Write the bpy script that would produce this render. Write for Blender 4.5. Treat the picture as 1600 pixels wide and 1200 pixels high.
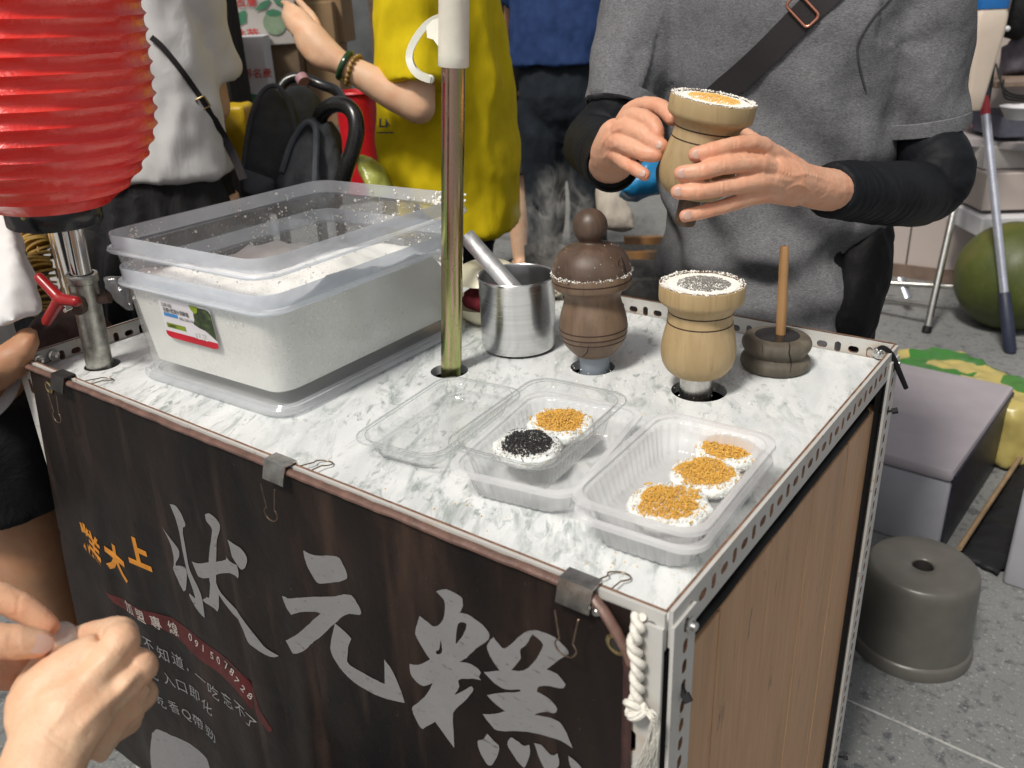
import bpy, bmesh, math, random
import numpy as np
from mathutils import Vector, Matrix, noise
from mathutils.geometry import delaunay_2d_cdt

random.seed(7)
sc = bpy.context.scene
for _o in list(bpy.data.objects):
    bpy.data.objects.remove(_o)
COL = sc.collection
V = Vector
pi = math.pi

# ------------------------------------------------------------------ camera
RIGHT = V((0.80471755, 0.59235525, -0.03930549))
DOWN = V((0.21057767, -0.34672058, -0.9140251))
FWD = V((-0.55505559, 0.72725518, -0.40374892))
CAM = V((1.1424, -0.4459, 1.1928))
FPX = 1342.4
cd = bpy.data.cameras.new('camera')
cam = bpy.data.objects.new('camera', cd)
COL.objects.link(cam)
m3 = Matrix((RIGHT, -DOWN, -FWD)).transposed()
cam.matrix_world = Matrix.Translation(CAM) @ m3.to_4x4()
cd.sensor_width = 36
cd.lens = FPX / 1600 * 36
cd.clip_start = 0.02
cd.clip_end = 200
cd.dof.use_dof = True
cd.dof.focus_distance = 1.02
cd.dof.aperture_fstop = 8.0
sc.camera = cam

# ------------------------------------------------------------------ light: one lamp-like sun, dim sky
SUN_EL, SUN_AZ = math.radians(55), math.radians(180)   # azimuth of the light, measured from +y towards +x
wd = bpy.data.worlds.new('World')
sc.world = wd
wd.use_nodes = True
nt = wd.node_tree
nt.nodes.clear()
sky = nt.nodes.new('ShaderNodeTexSky')
sky.sky_type = 'NISHITA'
sky.sun_disc = False
sky.sun_elevation = SUN_EL
sky.sun_rotation = SUN_AZ
sky.air_density = 0.6
sky.dust_density = 2.5
hsv = nt.nodes.new('ShaderNodeHueSaturation')
hsv.inputs['Saturation'].default_value = 0.12
bg = nt.nodes.new('ShaderNodeBackground')
bg.inputs['Strength'].default_value = 0.115
wo = nt.nodes.new('ShaderNodeOutputWorld')
nt.links.new(sky.outputs[0], hsv.inputs['Color'])
nt.links.new(hsv.outputs[0], bg.inputs['Color'])
nt.links.new(bg.outputs[0], wo.inputs['Surface'])
sl = bpy.data.lights.new('sun', 'SUN')
sl.energy = 3.0
sl.angle = math.radians(10)
sl.color = (1.0, 0.945, 0.86)
sun = bpy.data.objects.new('sun', sl)
COL.objects.link(sun)
sdir = V((math.sin(SUN_AZ) * math.cos(SUN_EL), math.cos(SUN_AZ) * math.cos(SUN_EL), math.sin(SUN_EL)))
sun.rotation_euler = sdir.to_track_quat('Z', 'Y').to_euler()
sun.location = (0, 0, 6)
sc.view_settings.view_transform = 'Standard'
sc.view_settings.look = 'None'
sc.view_settings.exposure = 0
sc.view_settings.gamma = 1
sc.view_settings.use_curve_mapping = False
sc.cycles.max_bounces = 10
sc.cycles.transparent_max_bounces = 24
sc.cycles.use_denoising = True
sc.cycles.sample_clamp_indirect = 6
sc.cycles.caustics_reflective = False
sc.cycles.caustics_refractive = False
sc.cycles.volume_step_rate = 2

# ------------------------------------------------------------------ survey helpers (sight lines measured on the photograph)
def ray(u, v):
    return RIGHT * ((u - 800) / FPX) + DOWN * ((v - 600) / FPX) + FWD
def AZ(u, v, z):
    d = ray(u, v); return CAM + d * ((z - CAM.z) / d.z)
def AY(u, v, y):
    d = ray(u, v); return CAM + d * ((y - CAM.y) / d.y)
def AX(u, v, x):
    d = ray(u, v); return CAM + d * ((x - CAM.x) / d.x)
def AD(u, v, d):
    return CAM + ray(u, v) * d

W, D, H = 0.93, 0.599, 0.80          # cart width, depth, height of its rim
ZM = 0.7777                          # marble top

# ------------------------------------------------------------------ mesh builder
ORG = {}
def org(o):
    return ORG.get(o.name, V((0, 0, 0))) if o else V((0, 0, 0))

class MB:
    def __init__(s):
        s.v = []; s.f = []; s.m = []; s.mi = 0
    def add(s, vs, fs, mi=None):
        b = len(s.v)
        s.v.extend(V(p) for p in vs)
        mi = s.mi if mi is None else mi
        for f in fs:
            s.f.append([b + i for i in f]); s.m.append(mi)
    def box(s, lo, hi, mi=None):
        x0, y0, z0 = lo; x1, y1, z1 = hi
        s.add([(x0, y0, z0), (x1, y0, z0), (x1, y1, z0), (x0, y1, z0), (x0, y0, z1), (x1, y0, z1), (x1, y1, z1), (x0, y1, z1)],
              [(0, 3, 2, 1), (4, 5, 6, 7), (0, 1, 5, 4), (1, 2, 6, 5), (2, 3, 7, 6), (3, 0, 4, 7)], mi)
    def obox(s, c, ax, ay, az, mi=None):
        """box from centre and three half-axis vectors"""
        c, ax, ay, az = V(c), V(ax), V(ay), V(az)
        P = [c + ax * i + ay * j + az * k for k in (-1, 1) for j in (-1, 1) for i in (-1, 1)]
        s.add(P, [(0, 2, 3, 1), (4, 5, 7, 6), (0, 1, 5, 4), (1, 3, 7, 5), (3, 2, 6, 7), (2, 0, 4, 6)], mi)
    def rbox(s, c, ax, ay, az, r, mi=None):
        """box with chamfered rims: stacked rounded rectangles along az"""
        c, ax, ay, az = V(c), V(ax), V(ay), V(az)
        la, lb, lc = ax.length, ay.length, az.length
        ua, ub, uc = ax / la, ay / lb, az / lc
        rings = []
        for ins, h in ((r, -lc), (r * .3, -lc + r * .3), (0, -lc + r), (0, lc - r), (r * .3, lc - r * .3), (r, lc)):
            rings.append([c + ua * p[0] + ub * p[1] + uc * h for p in rrect(la - ins, lb - ins, max(r * 1.2 - ins * .8, 1e-4), 3)])
        s.loft(rings, mi=mi)
    def loft(s, rings, cap=True, closed=False, mi=None):
        n = len(rings[0]); vs = [p for r in rings for p in r]; fs = []
        K = len(rings)
        for k in range(K if closed else K - 1):
            a, b = k * n, ((k + 1) % K) * n
            for i in range(n):
                j = (i + 1) % n
                fs.append((a + i, a + j, b + j, b + i))
        if cap and not closed:
            fs.append(tuple(range(n - 1, -1, -1)))
            fs.append(tuple((K - 1) * n + i for i in range(n)))
        s.add(vs, fs, mi)
    def tube(s, pts, r, n=12, cap=True, closed=False, flat=1.0, up=None, mi=None, sub=0):
        pts = [V(p) for p in pts]
        R = list(r) if isinstance(r, (list, tuple)) else [r] * len(pts)
        if sub:
            pts, R = crom(pts, R, sub)
        K = len(pts)
        T = []
        for k in range(K):
            if closed: t = pts[(k + 1) % K] - pts[k - 1]
            else: t = pts[min(k + 1, K - 1)] - pts[max(k - 1, 0)]
            T.append(t.normalized() if t.length > 1e-9 else V((0, 0, 1)))
        nrm = V(up) if up is not None else (V((0, 0, 1)) if abs(T[0].z) < .9 else V((0, 1, 0)))
        rings = []
        for k in range(K):
            nrm = nrm - T[k] * nrm.dot(T[k])
            if nrm.length < 1e-6: nrm = T[k].orthogonal()
            nrm.normalize(); bi = T[k].cross(nrm)
            rings.append([pts[k] + (nrm * math.cos(2 * pi * i / n) * flat + bi * math.sin(2 * pi * i / n)) * R[k] for i in range(n)])
        s.loft(rings, cap=cap, closed=closed, mi=mi)
    def lathe(s, prof, n=32, o=(0, 0, 0), M=None, cap=False, mi=None, fn=None):
        o = V(o); rings = []
        for r, z in prof:
            ring = []
            for i in range(n):
                a = 2 * pi * i / n
                rr = r if fn is None else fn(r, z, a)
                p = V((rr * math.cos(a), rr * math.sin(a), z))
                ring.append(o + (M @ p if M else p))
            rings.append(ring)
        s.loft(rings, cap=cap, mi=mi)
    def sphere(s, c, r, n=12, sc_=(1, 1, 1), M=None, mi=None):
        c = V(c); K = max(4, n // 2); rings = []
        for k in range(K + 1):
            t = pi * k / K
            t = min(max(t, .02), pi - .02)
            ring = []
            for i in range(n):
                a = 2 * pi * i / n
                p = V((math.sin(t) * math.cos(a) * sc_[0], math.sin(t) * math.sin(a) * sc_[1], -math.cos(t) * sc_[2])) * r
                ring.append(c + (M @ p if M else p))
            rings.append(ring)
        s.loft(rings, mi=mi)
    def grid(s, fn, nu, nv, mi=None, wrap=False):
        vs = [fn(i / nu, j / nv) for j in range(nv + 1) for i in range(nu + 1)]
        fs = [(j * (nu + 1) + i, j * (nu + 1) + i + 1, (j + 1) * (nu + 1) + i + 1, (j + 1) * (nu + 1) + i) for j in range(nv) for i in range(nu)]
        s.add(vs, fs, mi)
    def sheet(s, fn, nu, nv, th, mi=None):
        """grid surface with thickness th (offset vector or callable)"""
        top = [V(fn(i / nu, j / nv)) for j in range(nv + 1) for i in range(nu + 1)]
        off = V(th)
        n = len(top); vs = top + [p + off for p in top]; fs = []
        w = nu + 1
        for j in range(nv):
            for i in range(nu):
                a = j * w + i
                fs.append((a, a + 1, a + 1 + w, a + w)); fs.append((n + a, n + a + w, n + a + 1 + w, n + a + 1))
        for i in range(nu):
            a = i; fs.append((a, n + a, n + a + 1, a + 1)); a = nv * w + i; fs.append((a, a + 1, n + a + 1, n + a))
        for j in range(nv):
            a = j * w; fs.append((a, a + w, n + a + w, n + a)); a = j * w + nu; fs.append((a, n + a, n + a + w, a + w))
        s.add(vs, fs, mi)
    def mesh(s, name, mats, off=V((0, 0, 0)), smooth=40):
        me = bpy.data.meshes.new(name)
        me.from_pydata([p - off for p in s.v], [], s.f)
        for m_ in (mats if isinstance(mats, (list, tuple)) else [mats]):
            me.materials.append(m_)
        if any(s.m): me.polygons.foreach_set('material_index', s.m)
        me.validate()
        bm = bmesh.new(); bm.from_mesh(me)
        bmesh.ops.recalc_face_normals(bm, faces=bm.faces)
        bm.to_mesh(me); bm.free()
        if smooth:
            me.shade_smooth(); me.set_sharp_from_angle(angle=math.radians(smooth))
        return me
    def build(s, name, mats, parent=None, smooth=40, bevel=0):
        off = org(parent)
        me = s.mesh(name, mats, off, smooth)
        return link(name, me, parent, bevel)

def link(name, me, parent=None, bevel=0):
    o = bpy.data.objects.new(name, me); COL.objects.link(o)
    if parent:
        o.parent = parent; ORG[o.name] = org(parent)
    else:
        ORG[o.name] = V((0, 0, 0))
    if bevel:
        b = o.modifiers.new('bevel', 'BEVEL'); b.width = bevel; b.segments = 2; b.limit_method = 'ANGLE'; b.angle_limit = math.radians(50)
    return o

def thing(name, label, cat, loc=(0, 0, 0), group=None):
    o = bpy.data.objects.new(name, None); COL.objects.link(o)
    o.empty_display_size = .05
    o.location = loc; ORG[o.name] = V(loc)
    o['label'] = label; o['category'] = cat
    if group: o['group'] = group
    return o
def tag(o, label, cat, group=None):
    o['label'] = label; o['category'] = cat
    if group: o['group'] = group
    return o
def kind(o, k):
    o['kind'] = k; return o

def crom(pts, R, sub):
    P, Q = [], []
    n = len(pts)
    for k in range(n - 1):
        p0, p1, p2, p3 = pts[max(k - 1, 0)], pts[k], pts[k + 1], pts[min(k + 2, n - 1)]
        for i in range(sub):
            t = i / sub
            P.append(.5 * ((2 * p1) + (p2 - p0) * t + (2 * p0 - 5 * p1 + 4 * p2 - p3) * t * t + (3 * p1 - p0 - 3 * p2 + p3) * t ** 3))
            Q.append(R[k] * (1 - t) + R[k + 1] * t)
    P.append(pts[-1]); Q.append(R[-1])
    return P, Q

def rrect(a, b, r, seg=4, n=None):
    """rounded rectangle outline, half sizes a, b"""
    r = min(r, a - 1e-5, b - 1e-5)
    out = []
    for cx, cy, a0 in ((a - r, b - r, 0), (-a + r, b - r, pi / 2), (-a + r, -b + r, pi), (a - r, -b + r, 3 * pi / 2)):
        for i in range(seg + 1):
            t = a0 + pi / 2 * i / seg
            out.append((cx + r * math.cos(t), cy + r * math.sin(t)))
    if n:
        P = out + [out[0]]
        L = [0]
        for i in range(len(P) - 1): L.append(L[-1] + math.hypot(P[i + 1][0] - P[i][0], P[i + 1][1] - P[i][1]))
        res = []; k = 0
        for j in range(n):
            t = L[-1] * j / n
            while L[k + 1] < t: k += 1
            f = (t - L[k]) / max(L[k + 1] - L[k], 1e-9)
            res.append((P[k][0] + (P[k + 1][0] - P[k][0]) * f, P[k][1] + (P[k + 1][1] - P[k][1]) * f))
        return res
    return out

def nz(p, s=1.0, seed=0):
    return noise.noise(V((p[0] * s + seed * 13.7, p[1] * s - seed * 7.1, p[2] * s + seed * 3.3)))
def fbm(p, s=1.0, seed=0, oc=3):
    a, t = 1.0, 0.0
    for k in range(oc):
        t += a * nz(p, s, seed + k * 5); a *= .5; s *= 2.03
    return t

# ------------------------------------------------------------------ soft bodies: union of overlapping lofts, skinned as one surface
def remesh(mb, voxel, smooth=4, disp=None, name='tmp', lam=.5):
    me = bpy.data.meshes.new(name); me.from_pydata([tuple(p) for p in mb.v], [], mb.f); me.validate()
    bm = bmesh.new(); bm.from_mesh(me); bmesh.ops.recalc_face_normals(bm, faces=bm.faces); bm.to_mesh(me); bm.free()
    o = bpy.data.objects.new(name, me); COL.objects.link(o)
    md = o.modifiers.new('r', 'REMESH'); md.mode = 'VOXEL'; md.voxel_size = voxel
    dg = bpy.context.evaluated_depsgraph_get(); dg.update()
    ev = bpy.data.meshes.new_from_object(o.evaluated_get(dg), depsgraph=dg)
    bpy.data.objects.remove(o); bpy.data.meshes.remove(me)
    n = len(ev.vertices)
    co = np.empty(n * 3); ev.vertices.foreach_get('co', co); co = co.reshape(-1, 3)
    ed = np.empty(len(ev.edges) * 2, dtype=np.int64); ev.edges.foreach_get('vertices', ed); ed = ed.reshape(-1, 2)
    deg = np.bincount(ed.ravel(), minlength=n).astype(float)[:, None]
    for it in range(smooth):
        acc = np.zeros_like(co)
        np.add.at(acc, ed[:, 0], co[ed[:, 1]]); np.add.at(acc, ed[:, 1], co[ed[:, 0]])
        co = co * (1 - lam) + acc / np.maximum(deg, 1) * lam
    ev.vertices.foreach_set('co', co.ravel()); ev.update()
    if disp:
        nr = np.empty(n * 3); ev.vertices.foreach_get('normal', nr); nr = nr.reshape(-1, 3)
        dd = np.array([disp(V(co[i]), V(nr[i])) for i in range(n)])
        co = co + nr * dd[:, None]
        ev.vertices.foreach_set('co', co.ravel()); ev.update()
    fs = [list(p.vertices) for p in ev.polygons]
    out = MB(); out.v = [V(c) for c in co]; out.f = fs; out.m = [0] * len(fs)
    bpy.data.meshes.remove(ev)
    return out
def join(*mbs):
    o = MB()
    for i, m in enumerate(mbs):
        b = len(o.v); o.v.extend(m.v); o.f.extend([[b + k for k in f] for f in m.f]); o.m.extend(m.m)
    return o

# ------------------------------------------------------------------ materials
def newmat(name):
    m = bpy.data.materials.new(name); m.use_nodes = True
    t = m.node_tree; t.nodes.clear()
    out = t.nodes.new('ShaderNodeOutputMaterial')
    return m, t, out
def nd(t, typ, **kw):
    n = t.nodes.new(typ)
    for k, v in kw.items():
        if k in n.inputs.keys() if hasattr(n.inputs, 'keys') else False: n.inputs[k].default_value = v
        else: setattr(n, k, v)
    return n
def coords(t, scale=(1, 1, 1), rot=(0, 0, 0)):
    tc = t.nodes.new('ShaderNodeTexCoord'); mp = t.nodes.new('ShaderNodeMapping')
    mp.inputs['Scale'].default_value = scale; mp.inputs['Rotation'].default_value = rot
    t.links.new(tc.outputs['Object'], mp.inputs['Vector'])
    return mp.outputs[0]
def ntex(t, vec, scale, detail=4, rough=.55, dist=0):
    n = t.nodes.new('ShaderNodeTexNoise')
    n.inputs['Scale'].default_value = scale; n.inputs['Detail'].default_value = detail
    n.inputs['Roughness'].default_value = rough; n.inputs['Distortion'].default_value = dist
    t.links.new(vec, n.inputs['Vector'])
    return n.outputs['Fac']
def ramp(t, fac, stops):
    r = t.nodes.new('ShaderNodeValToRGB')
    e = r.color_ramp.elements
    while len(e) < len(stops): e.new(.5)
    for k, (p, c) in enumerate(stops):
        e[k].position = p
        e[k].color = (c, c, c, 1) if isinstance(c, (int, float)) else (*c[:3], 1)
    t.links.new(fac, r.inputs[0])
    return r.outputs[0]
def mixc(t, f, a, b, mode='MIX'):
    m = t.nodes.new('ShaderNodeMix'); m.data_type = 'RGBA'; m.blend_type = mode
    for s, i in ((f, 0), (a, 6), (b, 7)):
        if hasattr(s, 'links'): t.links.new(s, m.inputs[i])
        elif i == 0: m.inputs[i].default_value = s
        else: m.inputs[i].default_value = (*s[:3], 1)
    return m.outputs[2]
def math_(t, op, a, b=0.0):
    m = t.nodes.new('ShaderNodeMath'); m.operation = op
    for s, i in ((a, 0), (b, 1)):
        if hasattr(s, 'links'): t.links.new(s, m.inputs[i])
        else: m.inputs[i].default_value = s
    return m.outputs[0]
def bump(t, h, strength=.3, dist=.002):
    b = t.nodes.new('ShaderNodeBump'); b.inputs['Strength'].default_value = strength; b.inputs['Distance'].default_value = dist
    t.links.new(h, b.inputs['Height'])
    return b.outputs[0]
def princ(t, out, col, rough=.5, metal=0.0, normal=None, **kw):
    p = t.nodes.new('ShaderNodeBsdfPrincipled')
    for s, k in ((col, 'Base Color'), (rough, 'Roughness'), (metal, 'Metallic')):
        if hasattr(s, 'links'): t.links.new(s, p.inputs[k])
        elif k == 'Base Color': p.inputs[k].default_value = (*s[:3], 1)
        else: p.inputs[k].default_value = s
    if normal: t.links.new(normal, p.inputs['Normal'])
    for k, v in kw.items():
        k = k.replace('_', ' ')
        if hasattr(v, 'links'): t.links.new(v, p.inputs[k])
        else: p.inputs[k].default_value = v
    t.links.new(p.outputs[0], out.inputs['Surface'])
    return p
def M(name, col, rough=.55, metal=0.0, var=.18, vs=25, bs=0, bsc=150, bd=.001, scale=(1, 1, 1), rv=.1, **kw):
    m, t, out = newmat(name)
    vec = coords(t, scale)
    n1 = ntex(t, vec, vs, 5)
    c = mixc(t, ramp(t, n1, [(.3, 0.0), (.7, 1.0)]), tuple(x * (1 - var) for x in col), tuple(min(x * (1 + var), .95) for x in col))
    nm = None
    if bs:
        nm = bump(t, ntex(t, vec, bsc, 4), bs, bd)
    rr = math_(t, 'ADD', math_(t, 'MULTIPLY', ntex(t, vec, vs * 2.3, 4), rv * 2), rough - rv)
    princ(t, out, c, rr, metal, nm, **kw)
    return m
def thin_plastic(name, tint=(.95, .96, .97), haze=.15, gloss=.6, rough=.08, dust=0.0, dustcol=(.85, .84, .8), dscale=120, trans=.6, wav=0):
    """thin sheet of clear or milky plastic: straight-through light, milky scatter and a glossy skin"""
    m, t, out = newmat(name)
    vec = coords(t)
    tr = t.nodes.new('ShaderNodeBsdfTransparent'); tr.inputs[0].default_value = (*tint, 1)
    df = t.nodes.new('ShaderNodeBsdfDiffuse'); tl = t.nodes.new('ShaderNodeBsdfTranslucent')
    colr = dustcol if dust else tint
    df.inputs[0].default_value = (*colr, 1); tl.inputs[0].default_value = (*colr, 1)
    mx = t.nodes.new('ShaderNodeMixShader'); mx.inputs[0].default_value = trans
    t.links.new(df.outputs[0], mx.inputs[1]); t.links.new(tl.outputs[0], mx.inputs[2])
    gl = t.nodes.new('ShaderNodeBsdfGlossy'); gl.inputs['Roughness'].default_value = rough
    geo = t.nodes.new('ShaderNodeNewGeometry'); vd = t.nodes.new('ShaderNodeVectorMath'); vd.operation = 'DOT_PRODUCT'
    t.links.new(geo.outputs['Normal'], vd.inputs[0]); t.links.new(geo.outputs['Incoming'], vd.inputs[1])
    ca = math_(t, 'SUBTRACT', 1.0, math_(t, 'ABSOLUTE', vd.outputs['Value']))
    lw_ = math_(t, 'ADD', math_(t, 'MULTIPLY', math_(t, 'POWER', ca, 5.0), .9), .05)
    a = t.nodes.new('ShaderNodeMixShader')
    f1 = ramp(t, ntex(t, vec, 14, 4), [(.3, haze * .8), (.7, min(haze * 1.2, 1))])
    if dust:
        sp = ramp(t, ntex(t, vec, dscale, 6, .7), [(.52, 0.0), (.66, dust)])
        big = ramp(t, ntex(t, vec, 11, 4), [(.38, .0), (.62, 1.0)])
        f1 = math_(t, 'MAXIMUM', f1, math_(t, 'MULTIPLY', sp, big))
    t.links.new(f1, a.inputs[0])
    t.links.new(tr.outputs[0], a.inputs[1]); t.links.new(mx.outputs[0], a.inputs[2])
    b = t.nodes.new('ShaderNodeMixShader')
    t.links.new(math_(t, 'MULTIPLY', lw_, gloss), b.inputs[0])
    t.links.new(a.outputs[0], b.inputs[1]); t.links.new(gl.outputs[0], b.inputs[2])
    t.links.new(b.outputs[0], out.inputs['Surface'])
    return m
# ------------------------------------------------------------------ floor
def floor_mat():
    m, t, out = newmat('granite_floor')
    vec = coords(t)
    base = ramp(t, ntex(t, vec, 1.3, 5), [(.3, (.15, .155, .155)), (.7, (.225, .23, .225))])
    sp = t.nodes.new('ShaderNodeTexVoronoi'); sp.inputs['Scale'].default_value = 55; t.links.new(vec, sp.inputs['Vector'])
    c = mixc(t, ramp(t, ntex(t, vec, 48, 5, .65), [(.53, 0.0), (.66, .85)]), base, (.075, .08, .085))
    c = mixc(t, ramp(t, ntex(t, vec, 26, 4, .5), [(.60, 0.0), (.66, .75)]), c, (.06, .065, .075))
    c = mixc(t, ramp(t, ntex(t, vec, 150, 3, .6), [(.58, 0.0), (.7, .6)]), c, (.48, .47, .44))
    c = mixc(t, ramp(t, ntex(t, vec, 3.1, 5), [(.52, 0.0), (.75, .55)]), c, (.17, .165, .16))
    nm = bump(t, ntex(t, vec, 120, 4), .25, .002)
    princ(t, out, c, ramp(t, ntex(t, vec, 9, 4), [(.3, .45), (.7, .75)]), 0, nm)
    return m
mFloor = floor_mat()
b = MB(); b.grid(lambda u, v: V((-30 + 60 * u, -30 + 60 * v, 0)), 6, 6)
fl = kind(b.build('ground', mFloor, smooth=0), 'structure')
mJoint = M('joint_mortar', (.36, .36, .35), .8, var=.3, vs=60, bs=.3)
def joint(p, q, w=.0045):
    p, q = V(p), V(q); d = (q - p).normalized(); n = V((-d.y, d.x, 0)) * w / 2
    b = MB(); K = 24
    b.sheet(lambda u, v: p + (q - p) * u + n * (2 * v - 1) * (1 + .4 * nz((u * 30, v, 0), 1, 3)) + V((0, 0, .003)), K, 1, (0, 0, -.002))
    return b.build('paving_joint', mJoint, fl, smooth=0)
j0, j1 = AZ(1322, 1094, 0), AZ(1565, 1202, 0)
dj = (j1 - j0)
joint(j0 - dj * 1.0, j1 + dj * 1.5)

# ------------------------------------------------------------------ the cart
def marble_mat():
    m, t, out = newmat('marble_laminate')
    vec = coords(t, (1, 1, 1), (0, 0, math.radians(-27)))
    mp = t.nodes.new('ShaderNodeMapping'); mp.inputs['Scale'].default_value = (2.7, 1, 1); t.links.new(vec, mp.inputs['Vector'])
    v2 = mp.outputs[0]
    c = ramp(t, ntex(t, v2, 9, 6, .62, .8), [(.36, (.63, .655, .655)), (.6, (.77, .79, .785))])
    veins = ramp(t, ntex(t, v2, 15, 7, .70, 1.0), [(.50, 0.0), (.58, .40), (.70, 1.0)])
    patch = ramp(t, ntex(t, vec, 4.2, 4, .6), [(.36, .2), (.60, 1.0)])
    c = mixc(t, math_(t, 'MULTIPLY', veins, patch), c, (.22, .27, .255))
    thin = ramp(t, ntex(t, v2, 38, 5, .62, .5), [(.58, 0.0), (.66, .85)])
    c = mixc(t, math_(t, 'MULTIPLY', thin, patch), c, (.27, .31, .30))
    c = mixc(t, ramp(t, ntex(t, vec, 210, 2, .5), [(.70, 0.0), (.76, .35)]), c, (.30, .30, .29))
    ro = ramp(t, ntex(t, vec, 16, 5), [(.3, .16), (.7, .34)])
    princ(t, out, c, ro, 0, bump(t, ntex(t, vec, 60, 3), .04, .001))
    return m
def paint_mat(name, base=(.56, .55, .52), rust=.95):
    m, t, out = newmat(name)
    vec = coords(t)
    c = mixc(t, ntex(t, vec, 30, 4), base, tuple(x * .85 for x in base))
    ch = ramp(t, ntex(t, vec, 70, 6, .7), [(.60, 0.0), (.66, 1.0)])
    pa = ramp(t, ntex(t, vec, 9, 4), [(.42, 0.0), (.66, rust * 1.3)])
    k = math_(t, 'MULTIPLY', ch, pa)
    c = mixc(t, k, c, (.16, .075, .035))
    st = math_(t, 'MULTIPLY', ramp(t, ntex(t, vec, 26, 5), [(.52, 0.0), (.74, .7)]), pa)
    c = mixc(t, st, c, (.42, .27, .13))
    princ(t, out, c, .45, 0, bump(t, ntex(t, vec, 90, 4), .15, .001))
    return m
mMarble = marble_mat()
mPaint = paint_mat('white_rail_paint')
mRustEdge = M('rusty_edge', (.19, .10, .06), .7, var=.5, vs=80, bs=.5)
mBolt = M('zinc_bolt', (.62, .62, .60), .3, 1.0, var=.2, vs=200)
mBlack = M('black_rubber', (.009, .009, .010), .6, var=.3, Specular_IOR_Level=.2)
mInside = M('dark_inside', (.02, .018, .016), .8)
def plank_mat():
    m, t, out = newmat('brown_board')
    vec = coords(t, (1, 14, 1.0))
    c = ramp(t, ntex(t, vec, 9, 6, .6, .4), [(.3, (.50, .285, .150)), (.7, (.64, .385, .215))])
    c = mixc(t, ramp(t, ntex(t, coords(t, (1, 3, .6)), 5, 4), [(.35, 0.0), (.7, .5)]), c, (.38, .21, .11))
    c = mixc(t, ramp(t, ntex(t, coords(t, (1, 2.2, .5)), 26, 5, .7), [(.62, 0.0), (.72, .7)]), c, (.10, .065, .05))
    princ(t, out, c, .5, 0, bump(t, ntex(t, vec, 22, 5), .2, .001))
    return m
mPlank = plank_mat()

cart = thing('food_cart', 'white slotted-angle food cart with marble top, brown side boards and dark front banner', 'food cart', (W / 2, D / 2, 0))

HOLES = [(AZ(705, 580, ZM).x - .003, AZ(705, 580, ZM).y, .0235), (AZ(926, 573, ZM).x, AZ(926, 573, ZM).y, .0275),
         (AZ(1092, 610, ZM).x, AZ(1092, 610, ZM).y, .0315), (AZ(160, 570, ZM).x, AZ(160, 570, ZM).y, .0225)]
def plate_with_holes(x0, y0, x1, y1, z1, z0, holes, n=40):
    vs = [(x0, y0), (x1, y0), (x1, y1), (x0, y1)]; ed = [(0, 1), (1, 2), (2, 3), (3, 0)]
    for cx, cy, r in holes:
        s = len(vs)
        for i in range(n): vs.append((cx + r * math.cos(2 * pi * i / n), cy + r * math.sin(2 * pi * i / n)))
        ed += [(s + i, s + (i + 1) % n) for i in range(n)]
    rv, re, rf, ov, oe, of_ = delaunay_2d_cdt([V(p) for p in vs], ed, [], 0, 1e-6)
    b = MB(); F = []
    for f in rf:
        c = sum((rv[i] for i in f), V((0, 0))) / len(f)
        if any((c - V((h[0], h[1]))).length < h[2] * .995 for h in holes): continue
        F.append(tuple(f))
    b.add([(p.x, p.y, z1) for p in rv], F); b.add([(p.x, p.y, z0) for p in rv], [tuple(reversed(f)) for f in F])
    for cx, cy, r in holes:
        b.lathe([(r, z0), (r, z1)], n, (cx, cy, 0))
    for (ax, ay), (bx, by) in (((x0, y0), (x1, y0)), ((x1, y0), (x1, y1)), ((x1, y1), (x0, y1)), ((x0, y1), (x0, y0))):
        b.add([(ax, ay, z0), (bx, by, z0), (bx, by, z1), (ax, ay, z1)], [(0, 1, 2, 3)])
    return b
b = plate_with_holes(.003, .003, W - .003, D - .003, ZM, ZM - .012, HOLES)
b.build('marble_top', mMarble, cart, smooth=30)

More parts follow.
